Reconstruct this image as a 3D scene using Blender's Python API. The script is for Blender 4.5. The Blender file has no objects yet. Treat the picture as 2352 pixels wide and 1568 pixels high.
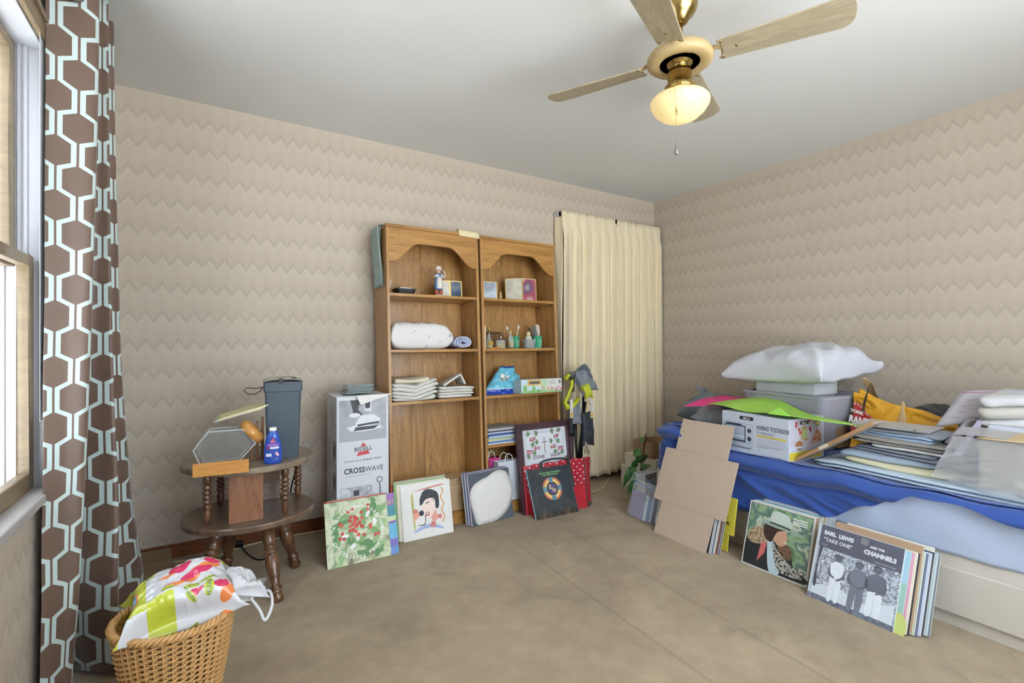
import bpy, bmesh, math, random
from mathutils import Vector, Matrix, noise as mn
R = math.radians
PI = math.pi
scn = bpy.context.scene
COL = scn.collection
random.seed(7)

# ------------------------------------------------------------------ camera, world, light
cam = bpy.data.cameras.new('camera'); cam_o = bpy.data.objects.new('camera', cam); COL.objects.link(cam_o)
cam.sensor_width = 36; cam.lens = 36 * 1112 / 2352; cam.clip_start = 0.02
cam_o.location = (0, 0, 1.145); cam_o.rotation_euler = (R(90), 0, R(-32.1))
scn.camera = cam_o
scn.view_settings.view_transform = 'Standard'; scn.view_settings.look = 'None'
scn.view_settings.gamma = 1; scn.view_settings.use_curve_mapping = False
scn.view_settings.exposure = 0.2
w = bpy.data.worlds.new('world'); scn.world = w; w.use_nodes = True
bg = w.node_tree.nodes['Background']; bg.inputs[0].default_value = (0.86, 0.93, 1.0, 1); bg.inputs[1].default_value = 1.0
_nt = w.node_tree; _tc = _nt.nodes.new('ShaderNodeTexCoord'); _sp = _nt.nodes.new('ShaderNodeSeparateXYZ'); _cr = _nt.nodes.new('ShaderNodeValToRGB')
_mr = _nt.nodes.new('ShaderNodeMapRange'); _mr.inputs[1].default_value = -1
_nt.links.new(_tc.outputs['Generated'], _sp.inputs[0]); _nt.links.new(_sp.outputs[2], _mr.inputs[0]); _nt.links.new(_mr.outputs[0], _cr.inputs[0])
_e = _cr.color_ramp.elements; _e[0].position = 0.42; _e[0].color = (9.8, 9.9, 10.0, 1); _e[1].position = 0.5; _e[1].color = (6.0, 6.5, 7.0, 1)   # lower half raised to brighten the ceiling, overcast sky above
_nt.links.new(_cr.outputs[0], bg.inputs[0])

def area(name, loc, rot, sx, sy, power, col=(1, 1, 1), portal=False):
    l = bpy.data.lights.new(name, 'AREA'); l.shape = 'RECTANGLE'; l.size = sx; l.size_y = sy
    l.energy = power; l.color = col
    if portal: l.cycles.is_portal = True
    o = bpy.data.objects.new(name, l); COL.objects.link(o); o.location = loc; o.rotation_euler = rot
    return o
# daylight comes through the left window and a fill opening added behind the camera
area('daylight_portal', (-0.60, 1.62, 1.38), (0, R(-90), 0), 1.4, 0.9, 1, portal=True)
area('daylight_portal.001', (1.30, -0.83, 1.37), (R(90), 0, 0), 2.3, 1.8, 1, portal=True)

# ------------------------------------------------------------------ materials
def lin(c):
    if isinstance(c, str):
        c = [int(c[i:i + 2], 16) / 255 for i in (0, 2, 4)]
    return tuple(x / 12.92 if x <= 0.04045 else ((x + 0.055) / 1.055) ** 2.4 for x in c[:3]) + (1,)
MATS = {}
def newmat(name):
    m = bpy.data.materials.new(name); m.use_nodes = True
    nt = m.node_tree; return m, nt, nt.nodes['Principled BSDF']
def nd(nt, typ, **kw):
    n = nt.nodes.new(typ)
    for k, v in kw.items():
        if k.startswith('i_'):
            key = k[2:]; key = int(key) if key.isdigit() else key
            n.inputs[key].default_value = v
        else: setattr(n, k, v)
    return n
def mth(nt, op, a, b=None, c=None):
    n = nt.nodes.new('ShaderNodeMath'); n.operation = op
    for i, x in enumerate((a, b, c)):
        if x is None: continue
        if isinstance(x, (int, float)): n.inputs[i].default_value = x
        else: nt.links.new(x, n.inputs[i])
    return n.outputs[0]
def mixc(nt, fac, a, b):
    n = nt.nodes.new('ShaderNodeMix'); n.data_type = 'RGBA'
    for i, x in ((0, fac), (6, a), (7, b)):
        if isinstance(x, (int, float)): n.inputs[i].default_value = x
        elif isinstance(x, tuple): n.inputs[i].default_value = x
        else: nt.links.new(x, n.inputs[i])
    return n.outputs[2]
def mat(name, col, rough=0.6, metal=0.0, var=0.06, scale=14, bump=0.0, bscale=None, spec=0.5, trans=0, ior=1.45, alpha=1, sheen=0, coat=0, emit=0, stretch=None):
    key = name
    if key in MATS: return MATS[key]
    m, nt, b = newmat(name)
    c = lin(col)
    b.inputs['Roughness'].default_value = rough; b.inputs['Metallic'].default_value = metal
    b.inputs['Specular IOR Level'].default_value = spec; b.inputs['IOR'].default_value = ior
    b.inputs['Transmission Weight'].default_value = trans; b.inputs['Alpha'].default_value = alpha
    b.inputs['Sheen Weight'].default_value = sheen; b.inputs['Coat Weight'].default_value = coat
    tc = nd(nt, 'ShaderNodeTexCoord'); src = tc.outputs['Object']
    if stretch:
        mp = nd(nt, 'ShaderNodeMapping'); mp.inputs['Scale'].default_value = stretch
        nt.links.new(src, mp.inputs[0]); src = mp.outputs[0]
    ns = nd(nt, 'ShaderNodeTexNoise', i_Scale=scale, i_Detail=5.0); nt.links.new(src, ns.inputs['Vector'])
    lo = tuple(x * (1 - var * 2) for x in c[:3]) + (1,); hi = tuple(min(1, x * (1 + var * 2)) for x in c[:3]) + (1,)
    out = mixc(nt, ns.outputs[0], lo, hi)
    nt.links.new(out, b.inputs['Base Color'])
    if emit:
        b.inputs['Emission Color'].default_value = c; b.inputs['Emission Strength'].default_value = emit
    if bump:
        n2 = nd(nt, 'ShaderNodeTexNoise', i_Scale=bscale or scale * 4, i_Detail=4.0); nt.links.new(src, n2.inputs['Vector'])
        bp = nd(nt, 'ShaderNodeBump', i_Strength=bump, i_Distance=0.01); nt.links.new(n2.outputs[0], bp.inputs['Height'])
        nt.links.new(bp.outputs[0], b.inputs['Normal'])
    MATS[key] = m
    return m
def ink(hexc, rough=0.55):
    return mat('print_' + hexc, hexc, rough, var=0.03, scale=30)
def wood(name, dark, light, stretch=(14, 14, 1.2), rough=0.4, dist=3.0, coat=0.15, wscale=2.2):
    if name in MATS: return MATS[name]
    m, nt, b = newmat(name)
    tc = nd(nt, 'ShaderNodeTexCoord'); mp = nd(nt, 'ShaderNodeMapping'); mp.inputs['Scale'].default_value = stretch
    nt.links.new(tc.outputs['Object'], mp.inputs[0])
    ns = nd(nt, 'ShaderNodeTexNoise', i_Scale=2.0, i_Detail=8.0, i_Distortion=1.5); nt.links.new(mp.outputs[0], ns.inputs['Vector'])
    wv = nd(nt, 'ShaderNodeTexNoise', i_Scale=0.6, i_Detail=2.0, i_Distortion=dist); nt.links.new(mp.outputs[0], wv.inputs['Vector'])
    rings = mth(nt, 'FRACT', mth(nt, 'MULTIPLY', wv.outputs[0], 16.0))
    rr = mth(nt, 'POWER', mth(nt, 'SUBTRACT', 1.0, mth(nt, 'ABSOLUTE', mth(nt, 'SUBTRACT', mth(nt, 'MULTIPLY', rings, 2.0), 1.0))), 2.0)
    f = mth(nt, 'ADD', mth(nt, 'MULTIPLY', ns.outputs[0], 0.75), mth(nt, 'MULTIPLY', rr, -0.14))
    cr = nd(nt, 'ShaderNodeValToRGB'); nt.links.new(f, cr.inputs[0])
    cr.color_ramp.elements[0].position = 0.1; cr.color_ramp.elements[0].color = lin(dark)
    cr.color_ramp.elements[1].position = 0.5; cr.color_ramp.elements[1].color = lin(light)
    nt.links.new(cr.outputs[0], b.inputs['Base Color'])
    b.inputs['Roughness'].default_value = rough; b.inputs['Coat Weight'].default_value = coat
    bp = nd(nt, 'ShaderNodeBump', i_Strength=0.12, i_Distance=0.003); nt.links.new(ns.outputs[0], bp.inputs['Height']); nt.links.new(bp.outputs[0], b.inputs['Normal'])
    MATS[name] = m; return m
def photo(name, cols, scale=30, rough=0.4, dist=0.5, det=3.0):
    """blotchy printed picture: a noise through a many-stop ramp"""
    if name in MATS: return MATS[name]
    m, nt, b = newmat(name)
    tc = nd(nt, 'ShaderNodeTexCoord')
    ns = nd(nt, 'ShaderNodeTexNoise', i_Scale=scale, i_Detail=det, i_Distortion=dist); nt.links.new(tc.outputs['Object'], ns.inputs['Vector'])
    cr = nd(nt, 'ShaderNodeValToRGB'); nt.links.new(ns.outputs[0], cr.inputs[0])
    n = len(cols); e = cr.color_ramp.elements
    e[0].position = 0.28; e[0].color = lin(cols[0]); e[1].position = 0.72; e[1].color = lin(cols[-1])
    for i in range(1, n - 1):
        x = e.new(0.28 + 0.44 * i / (n - 1)); x.color = lin(cols[i])
    nt.links.new(cr.outputs[0], b.inputs['Base Color']); b.inputs['Roughness'].default_value = rough
    MATS[name] = m; return m

def wallpaper(name, axis, zpeak, upeak, seam0):
    m, nt, b = newmat(name)
    tc = nd(nt, 'ShaderNodeTexCoord'); sp = nd(nt, 'ShaderNodeSeparateXYZ'); nt.links.new(tc.outputs['Object'], sp.inputs[0])
    u = sp.outputs[axis]; z = sp.outputs[2]
    P = 0.0703; V = 0.1495; A = 0.05
    # triangle wave: 0 at the peak, -A at the trough
    t = mth(nt, 'PINGPONG', mth(nt, 'SUBTRACT', u, upeak - 40 * P), P / 2)
    tri = mth(nt, 'MULTIPLY', t, -A / (P / 2))
    h = mth(nt, 'SUBTRACT', mth(nt, 'SUBTRACT', z, tri), zpeak - 40 * V)   # height above zigzag line
    fr = mth(nt, 'DIVIDE', mth(nt, 'MODULO', h, V), V)                      # 0 just above the line -> 1 just under the next
    cr = nd(nt, 'ShaderNodeValToRGB'); nt.links.new(fr, cr.inputs[0]); e = cr.color_ramp.elements
    e[0].position = 0.0; e[0].color = lin('b7ab9b'); e[1].position = 1.0; e[1].color = lin('baae9e')
    for p, c in ((0.05, 'b6aa9b'), (0.12, 'b9ad9d'), (0.19, 'bfb2a2'), (0.5, 'c2b5a5'), (0.90, 'c6baaa'), (0.96, 'c5b9a9')):
        x = e.new(p); x.color = lin(c)
    # faint brushed chevrons
    h2 = mth(nt, 'MODULO', mth(nt, 'MULTIPLY', h, 1 / 0.0335), 1.0)
    nz = nd(nt, 'ShaderNodeTexNoise', i_Scale=45.0, i_Detail=4.0, i_Distortion=0.6); nt.links.new(tc.outputs['Object'], nz.inputs['Vector'])
    f2 = mth(nt, 'MULTIPLY', mth(nt, 'MULTIPLY', mth(nt, 'SUBTRACT', h2, 0.5), nz.outputs[0]), 0.09)
    big = nd(nt, 'ShaderNodeTexNoise', i_Scale=1.3, i_Detail=2.0); nt.links.new(tc.outputs['Object'], big.inputs['Vector'])
    f3 = mth(nt, 'MULTIPLY', mth(nt, 'SUBTRACT', nz.outputs[0], 0.5), 0.10)
    f = mth(nt, 'ADD', mth(nt, 'ADD', f2, f3), mth(nt, 'MULTIPLY', mth(nt, 'SUBTRACT', big.outputs[0], 0.5), 0.12))
    # paper seams
    S = 0.546
    sm = mth(nt, 'MODULO', mth(nt, 'SUBTRACT', u, seam0 - 20 * S), S)
    sd = mth(nt, 'LESS_THAN', mth(nt, 'ABSOLUTE', mth(nt, 'SUBTRACT', sm, 0.002)), 0.0018)
    val = mth(nt, 'SUBTRACT', mth(nt, 'ADD', f, 1.0), mth(nt, 'MULTIPLY', sd, 0.13))
    hs = nd(nt, 'ShaderNodeVectorMath', operation='SCALE'); nt.links.new(cr.outputs[0], hs.inputs[0]); nt.links.new(val, hs.inputs['Scale'])
    nt.links.new(hs.outputs[0], b.inputs['Base Color']); b.inputs['Roughness'].default_value = 0.62
    b.inputs['Specular IOR Level'].default_value = 0.3
    bp = nd(nt, 'ShaderNodeBump', i_Strength=0.15, i_Distance=0.003); nt.links.new(nz.outputs[0], bp.inputs['Height']); nt.links.new(bp.outputs[0], b.inputs['Normal'])
    return m

def carpet():
    m, nt, b = newmat('worn_carpet')
    tc = nd(nt, 'ShaderNodeTexCoord'); O = tc.outputs['Object']
    a = nd(nt, 'ShaderNodeTexNoise', i_Scale=1.4, i_Detail=5.0, i_Roughness=0.6, i_Distortion=0.4); nt.links.new(O, a.inputs['Vector'])
    c = nd(nt, 'ShaderNodeTexNoise', i_Scale=320.0, i_Detail=3.0); nt.links.new(O, c.inputs['Vector'])
    d = nd(nt, 'ShaderNodeTexNoise', i_Scale=9.0, i_Detail=6.0, i_Roughness=0.65); nt.links.new(O, d.inputs['Vector'])
    st = nd(nt, 'ShaderNodeTexNoise', i_Scale=2.6, i_Detail=3.0, i_Distortion=1.2); nt.links.new(O, st.inputs['Vector'])
    f = mth(nt, 'ADD', mth(nt, 'ADD', mth(nt, 'MULTIPLY', a.outputs[0], 0.5), mth(nt, 'MULTIPLY', d.outputs[0], 0.28)), mth(nt, 'MULTIPLY', c.outputs[0], 0.26))
    cr = nd(nt, 'ShaderNodeValToRGB'); nt.links.new(f, cr.inputs[0]); e = cr.color_ramp.elements
    e[0].position = 0.36; e[0].color = lin('8a7963'); e[1].position = 0.66; e[1].color = lin('b5a387')
    stain = nd(nt, 'ShaderNodeValToRGB'); nt.links.new(st.outputs[0], stain.inputs[0]); e = stain.color_ramp.elements
    e[0].position = 0.58; e[0].color = (0, 0, 0, 1); e[1].position = 0.74; e[1].color = (0.42, 0.42, 0.42, 1)
    col = mixc(nt, stain.outputs[0], cr.outputs[0], lin('6f604f'))
    # dark specks
    vo = nd(nt, 'ShaderNodeTexVoronoi', i_Scale=6.5); nt.links.new(O, vo.inputs['Vector'])
    sp = mth(nt, 'LESS_THAN', vo.outputs['Distance'], 0.032)
    col = mixc(nt, mth(nt, 'MULTIPLY', sp, 0.45), col, lin('4f4438'))
    # two long pressed creases and a ring stain
    xyz = nd(nt, 'ShaderNodeSeparateXYZ'); nt.links.new(O, xyz.inputs[0]); X, Yy = xyz.outputs[0], xyz.outputs[1]
    wig = mth(nt, 'MULTIPLY', mth(nt, 'SUBTRACT', d.outputs[0], 0.5), 0.012)
    tot = None
    for (x0, y0, x1, y1) in ((1.483, 2.345, 1.42, 0.6), (1.858, 2.338, 1.78, 0.8)):
        k = (x1 - x0) / (y1 - y0)
        dx = mth(nt, 'ABSOLUTE', mth(nt, 'ADD', mth(nt, 'SUBTRACT', X, mth(nt, 'ADD', mth(nt, 'MULTIPLY', Yy, k), x0 - k * y0)), wig))
        line = mth(nt, 'MULTIPLY', mth(nt, 'SMOOTH_MIN', 1.0, mth(nt, 'MAXIMUM', mth(nt, 'SUBTRACT', 1.0, mth(nt, 'DIVIDE', dx, 0.014)), 0.0), 0.01), mth(nt, 'LESS_THAN', Yy, y0))
        tot = line if tot is None else mth(nt, 'ADD', tot, line)
    for (cx, cy, r) in ((1.76, 1.80, 0.20), (2.02, 1.45, 0.22)):
        q = mth(nt, 'SQRT', mth(nt, 'ADD', mth(nt, 'POWER', mth(nt, 'SUBTRACT', X, cx), 2.0), mth(nt, 'POWER', mth(nt, 'SUBTRACT', Yy, cy), 2.0)))
        q = mth(nt, 'ABSOLUTE', mth(nt, 'ADD', mth(nt, 'SUBTRACT', q, r), mth(nt, 'MULTIPLY', wig, 6.0)))
        q = mth(nt, 'MULTIPLY', mth(nt, 'MAXIMUM', mth(nt, 'SUBTRACT', 1.0, mth(nt, 'DIVIDE', q, 0.012)), 0.0), 0.4)
        tot = mth(nt, 'ADD', tot, q)
    tot = mth(nt, 'MINIMUM', tot, 1.0)
    col = mixc(nt, mth(nt, 'MULTIPLY', tot, 0.35), col, lin('7d6a54'))
    nt.links.new(col, b.inputs['Base Color']); b.inputs['Roughness'].default_value = 0.95; b.inputs['Specular IOR Level'].default_value = 0.1
    b.inputs['Sheen Weight'].default_value = 0.15
    hh = mth(nt, 'ADD', mth(nt, 'MULTIPLY', c.outputs[0], 0.5), mth(nt, 'ADD', mth(nt, 'MULTIPLY', d.outputs[0], 1.2), mth(nt, 'MULTIPLY', tot, 0.6)))
    bp = nd(nt, 'ShaderNodeBump', i_Strength=0.55, i_Distance=0.008); nt.links.new(hh, bp.inputs['Height']); nt.links.new(bp.outputs[0], b.inputs['Normal'])
    return m

def hexcloth():
    m, nt, b = newmat('hexagon_print_satin')
    uv = nd(nt, 'ShaderNodeUVMap'); sp = nd(nt, 'ShaderNodeSeparateXYZ'); nt.links.new(uv.outputs[0], sp.inputs[0])
    W, Pv = 0.1035, 0.175; s3 = math.sqrt(3)
    x = mth(nt, 'ADD', mth(nt, 'MULTIPLY', sp.outputs[0], s3 / W), 50 * s3); y = mth(nt, 'ADD', mth(nt, 'MULTIPLY', sp.outputs[1], 3 / Pv), 150.0)
    def cell(ox, oy):
        ax = mth(nt, 'SUBTRACT', mth(nt, 'MODULO', mth(nt, 'ADD', x, ox), s3), s3 / 2)
        ay = mth(nt, 'SUBTRACT', mth(nt, 'MODULO', mth(nt, 'ADD', y, oy), 3.0), 1.5)
        ax = mth(nt, 'ABSOLUTE', ax); ay = mth(nt, 'ABSOLUTE', ay)
        dg = mth(nt, 'ADD', mth(nt, 'MULTIPLY', ax, 0.5), mth(nt, 'MULTIPLY', ay, s3 / 2))
        return ax, dg, mth(nt, 'MAXIMUM', ax, dg)
    A_, B_ = cell(0, 0), cell(s3 / 2, 1.5)
    sel = mth(nt, 'LESS_THAN', A_[2], B_[2]); inv = mth(nt, 'SUBTRACT', 1.0, sel)
    pick = lambda k: mth(nt, 'ADD', mth(nt, 'MULTIPLY', A_[k], sel), mth(nt, 'MULTIPLY', B_[k], inv))
    ax = pick(0); d1 = mth(nt, 'SUBTRACT', s3 / 2, ax); d2 = mth(nt, 'SUBTRACT', s3 / 2, pick(1))
    near = mth(nt, 'LESS_THAN', d2, 0.11)
    light = mth(nt, 'MAXIMUM', mth(nt, 'LESS_THAN', d1, 0.265), near)
    slit = mth(nt, 'MAXIMUM', mth(nt, 'LESS_THAN', d1, 0.052), mth(nt, 'MULTIPLY', near, mth(nt, 'LESS_THAN', ax, 0.052)))
    band = mth(nt, 'MULTIPLY', light, mth(nt, 'SUBTRACT', 1.0, slit))
    ns = nd(nt, 'ShaderNodeTexNoise', i_Scale=5.0); nt.links.new(uv.outputs[0], ns.inputs['Vector'])
    brown = mixc(nt, ns.outputs[0], lin('5f4a3e'), lin('715a4c'))
    nt.links.new(mixc(nt, band, brown, lin('bccdcb')), b.inputs['Base Color'])
    b.inputs['Roughness'].default_value = 0.42; b.inputs['Sheen Weight'].default_value = 0.3; b.inputs['Specular IOR Level'].default_value = 0.45
    return m

# ------------------------------------------------------------------ mesh builder
class MB:
    def __init__(s): s.v = []; s.f = []; s.m = []; s.mats = []; s.uv = {}; s.sm = []; s.T = Matrix.Identity(4)
    def mi(s, m):
        if m not in s.mats: s.mats.append(m)
        return s.mats.index(m)
    def add(s, vs, fs, m, smooth=False, uvs=None):
        o = len(s.v); s.v += [tuple(s.T @ Vector(p)) for p in vs]
        k = s.mi(m) if not callable(m) else None
        for i, f in enumerate(fs):
            s.f.append(tuple(o + j for j in f)); s.m.append(k if k is not None else s.mi(m(i))); s.sm.append(smooth)
            if uvs: s.uv[len(s.f) - 1] = [uvs[j] for j in f]
        return s
    def box(s, x0, x1, y0, y1, z0, z1, m):
        vs = [(x, y, z) for x in (x0, x1) for y in (y0, y1) for z in (z0, z1)]
        return s.add(vs, [(0, 1, 3, 2), (4, 6, 7, 5), (0, 4, 5, 1), (2, 3, 7, 6), (0, 2, 6, 4), (1, 5, 7, 3)], m)
    def prism(s, pts, y0, y1, m, axis='y', smooth=False):
        """pts in (x,z) extruded along y (axis y) or (x,y) along z"""
        n = len(pts)
        if axis == 'y': vs = [(p[0], y0, p[1]) for p in pts] + [(p[0], y1, p[1]) for p in pts]
        elif axis == 'z': vs = [(p[0], p[1], y0) for p in pts] + [(p[0], p[1], y1) for p in pts]
        else: vs = [(y0, p[0], p[1]) for p in pts] + [(y1, p[0], p[1]) for p in pts]
        fs = [tuple(range(n)), tuple(range(2 * n - 1, n - 1, -1))] + [(i, i + n, (i + 1) % n + n, (i + 1) % n) for i in range(n)]
        return s.add(vs, fs, m, smooth)
    def flat(s, pts, m, y=0.0):
        return s.add([(p[0], y, p[1]) for p in pts], [tuple(range(len(pts)))], m)
    def rect(s, x0, x1, z0, z1, m, y=0.0): return s.flat([(x0, z0), (x1, z0), (x1, z1), (x0, z1)], m, y)
    def ell(s, cx, cz, rx, rz, m, y=0.0, rot=0, n=20, jit=0):
        pts = []
        for i in range(n):
            a = 2 * PI * i / n; k = 1 + random.uniform(-jit, jit); px, pz = rx * math.cos(a) * k, rz * math.sin(a) * k
            pts.append((cx + px * math.cos(rot) - pz * math.sin(rot), cz + px * math.sin(rot) + pz * math.cos(rot)))
        return s.flat(pts, m, y)
    def ring(s, cx, cz, r0, r1, m, y=0.0, n=32, a0=0, a1=2 * PI):
        vs = []; fs = []
        for i in range(n + 1):
            a = a0 + (a1 - a0) * i / n
            vs += [(cx + r0 * math.cos(a), y, cz + r0 * math.sin(a)), (cx + r1 * math.cos(a), y, cz + r1 * math.sin(a))]
        for i in range(n): fs.append((2 * i, 2 * i + 1, 2 * i + 3, 2 * i + 2))
        return s.add(vs, fs, m)
    def text(s, t, size, x, z, m, y=0.0, rot=0, sx=1.0, align='LEFT', bold=0.0):
        cu = bpy.data.curves.new('txt', 'FONT'); cu.body = t; cu.size = size; cu.align_x = align; cu.offset = bold; cu.resolution_u = 2
        o = bpy.data.objects.new('txt', cu); COL.objects.link(o)
        dg = bpy.context.evaluated_depsgraph_get(); me = bpy.data.meshes.new_from_object(o.evaluated_get(dg))
        c, sn = math.cos(rot), math.sin(rot)
        vs = []
        for v in me.vertices:
            px, pz = v.co.x * sx, v.co.y
            vs.append((x + px * c - pz * sn, y, z + px * sn + pz * c))
        s.add(vs, [tuple(p.vertices) for p in me.polygons], m)
        bpy.data.objects.remove(o); bpy.data.curves.remove(cu); bpy.data.meshes.remove(me)
        return s
    def tube(s, pts, r, m, n=8, caps=True, smooth=True):
        pts = [Vector(p) for p in pts]; N = len(pts); vs = []; fs = []
        rr = r if callable(r) else (lambda t: r)
        prev = None
        for i, p in enumerate(pts):
            d = (pts[min(i + 1, N - 1)] - pts[max(i - 1, 0)]).normalized()
            if prev is None:
                a = Vector((0, 0, 1)) if abs(d.z) < 0.9 else Vector((1, 0, 0)); u = d.cross(a).normalized()
            else:
                u = (prev - d * prev.dot(d)).normalized()
            prev = u; v = d.cross(u); q = rr(i / max(1, N - 1))
            for k in range(n):
                a = 2 * PI * k / n; vs.append(tuple(p + (u * math.cos(a) + v * math.sin(a)) * q))
        for i in range(N - 1):
            for k in range(n): fs.append((i * n + k, i * n + (k + 1) % n, (i + 1) * n + (k + 1) % n, (i + 1) * n + k))
        if caps: fs += [tuple(range(n - 1, -1, -1)), tuple((N - 1) * n + k for k in range(n))]
        return s.add(vs, fs, m, smooth)
    def lathe(s, prof, m, n=24, c=(0, 0, 0), caps=True, smooth=True, sx=1, sy=1):
        vs = []; fs = []
        for (r, z) in prof:
            for k in range(n):
                a = 2 * PI * k / n; vs.append((c[0] + r * sx * math.cos(a), c[1] + r * sy * math.sin(a), c[2] + z))
        N = len(prof)
        for i in range(N - 1):
            for k in range(n): fs.append((i * n + k, i * n + (k + 1) % n, (i + 1) * n + (k + 1) % n, (i + 1) * n + k))
        if caps: fs += [tuple(range(n - 1, -1, -1)), tuple((N - 1) * n + k for k in range(n))]
        return s.add(vs, fs, m, smooth)
    def grid(s, fn, nu, nv, m, smooth=True, uvfn=None, wrap=False):
        vs = [tuple(fn(i / nu, j / nv)) for j in range(nv + 1) for i in range(nu + 1)]
        uvs = [uvfn(i / nu, j / nv) for j in range(nv + 1) for i in range(nu + 1)] if uvfn else None
        fs = [(j * (nu + 1) + i, j * (nu + 1) + i + 1, (j + 1) * (nu + 1) + i + 1, (j + 1) * (nu + 1) + i) for j in range(nv) for i in range(nu)]
        if callable(m):
            mf = m; mm = lambda k: mf(((k % nu) + 0.5) / nu, ((k // nu) + 0.5) / nv)
        else: mm = m
        return s.add(vs, fs, mm, smooth, uvs)
    def cushion(s, w, d, h, m, nu=40, nv=30, seed=0, wr=0.01, pinch=0.12, fs=6.0, flatb=0.35, squash=None, e=2.6, q=0.6):
        """closed pillow form, centred at x,y, bottom near z=0"""
        def f(top):
            def g(u, v):
                a, b = 2 * u - 1, 2 * v - 1
                ex = 1 - pinch * (1 - b * b) * 0.0 - pinch * (a * a) * (1 - b * b) * 0.5
                ey = 1 - pinch * (b * b) * (1 - a * a)
                x = a * w / 2 * (1 - pinch * (1 - b * b) * (abs(a) ** 6)); y = b * d / 2 * (1 - pinch * (1 - a * a) * (abs(b) ** 6))
                t = max(0, (1 - abs(a) ** e)) ** q * max(0, (1 - abs(b) ** e)) ** q
                nz = mn.noise(Vector((x * fs + seed, y * fs, seed * 3.1))) + 0.5 * abs(mn.noise(Vector((x * fs * 2.7, y * fs * 2.3 + seed, seed))))
                z = h * (1 - flatb) * t + wr * nz * min(1, t * 3) if top else -h * flatb * t
                if squash: x, y, z = squash(x, y, z)
                return (x, y, z + h * flatb)
            return g
        s.grid(f(True), nu, nv, m); s.grid(lambda u, v: f(False)(1 - u, v), nu, nv, m if not callable(m) else (lambda u, v: m(1 - u, v)))
        return s
    def build(s, name, parent=None, bevel=0, loc=None, rot=None, seg=2, subd=0, solid=0):
        me = bpy.data.meshes.new(name); me.from_pydata(s.v, [], s.f)
        for m in s.mats: me.materials.append(m)
        me.polygons.foreach_set('material_index', s.m); me.polygons.foreach_set('use_smooth', s.sm)
        if s.uv:
            ul = me.uv_layers.new(name='UVMap')
            for p in me.polygons:
                if p.index in s.uv:
                    for li, q in zip(p.loop_indices, s.uv[p.index]): ul.data[li].uv = q
        bm = bmesh.new(); bm.from_mesh(me)
        bmesh.ops.remove_doubles(bm, verts=bm.verts, dist=1e-6)
        bmesh.ops.recalc_face_normals(bm, faces=bm.faces); bm.to_mesh(me); bm.free()
        o = bpy.data.objects.new(name, me); COL.objects.link(o)
        if parent: o.parent = parent
        if loc: o.location = loc
        if rot: o.rotation_euler = rot
        if bevel:
            b = o.modifiers.new('bevel', 'BEVEL'); b.width = bevel; b.segments = seg; b.limit_method = 'ANGLE'; b.angle_limit = R(35)
        if solid:
            so = o.modifiers.new('solid', 'SOLIDIFY'); so.thickness = solid; so.offset = 0
        if subd:
            sb = o.modifiers.new('subd', 'SUBSURF'); sb.levels = subd; sb.render_levels = subd
        return o
def tag(o, label=None, cat=None, group=None, kind=None):
    if label: o['label'] = label
    if cat: o['category'] = cat
    if group: o['group'] = group
    if kind: o['kind'] = kind
    return o
def thing(name, label, cat, loc=(0, 0, 0), rz=0, tilt=0, group=None, M=None):
    o = bpy.data.objects.new(name, None); o.empty_display_size = 0.05; COL.objects.link(o)
    if M is None: M = Matrix.Translation(loc) @ Matrix.Rotation(R(rz), 4, 'Z') @ Matrix.Rotation(R(-tilt), 4, 'X')
    o.matrix_world = M
    return tag(o, label, cat, group)
def struct(name, mb, **k): return tag(mb.build(name, **k), kind='structure')
def copy_tree(root, parent=None):
    c = root.copy(); COL.objects.link(c)
    if parent: c.parent = parent
    for ch in list(root.children): copy_tree(ch, c)
    return c

# ------------------------------------------------------------------ setting
XL, XR, YB, YF, HC = -0.45, 3.53, 3.13, -0.67, 2.44
T = 0.14
WP_B = wallpaper('zigzag_wallpaper_back', 0, 2.341, -0.345, 0.0876)
WP_R = wallpaper('zigzag_wallpaper_right', 1, 1.621, 1.475, 1.184)
WP_L = wallpaper('zigzag_wallpaper_left', 1, 1.60, 1.50, 1.0)
ceil_m = mat('ceiling_paint', 'dddddb', 0.85, var=0.015, scale=1.6, bump=0.05, bscale=90)
struct('floor', MB().box(XL - T, XR + T, YF - T, YB + T, -0.1, 0, carpet()))
struct('ceiling', MB().box(XL - T, XR + T, YF - T, YB + T, HC, HC + 0.1, ceil_m))
struct('wall_back', MB().box(XL - T, XR + T, YB, YB + T, 0, HC, WP_B))
struct('wall_right', MB().box(XR, XR + T, YF, YB, 0, HC, WP_R))
def wall_open(name, holes, axis, c0, c1, a0, a1, m):
    mb = MB(); cur = a0
    def bx(p, q, z0, z1):
        if axis == 'y': mb.box(c0, c1, p, q, z0, z1, m)
        else: mb.box(p, q, c0, c1, z0, z1, m)
    for (p, q, z0, z1) in sorted(holes):
        if p > cur: bx(cur, p, 0, HC)
        if z0 > 0: bx(p, q, 0, z0)
        bx(p, q, z1, HC); cur = q
    if cur < a1: bx(cur, a1, 0, HC)
    return struct(name, mb)
WY0, WY1, WZ0, WZ1 = 1.19, 2.135, 0.65, 2.09
W2Y0, W2Y1 = -0.42, 0.52
wall_open('wall_left', [(WY0, WY1, WZ0, WZ1)], 'y', XL - T, XL, YF, YB, WP_L)
wall_open('wall_front', [(0.15, 2.45, 0.45, 2.28)], 'x', YF - T, YF, XL, XR, WP_B)

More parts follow.
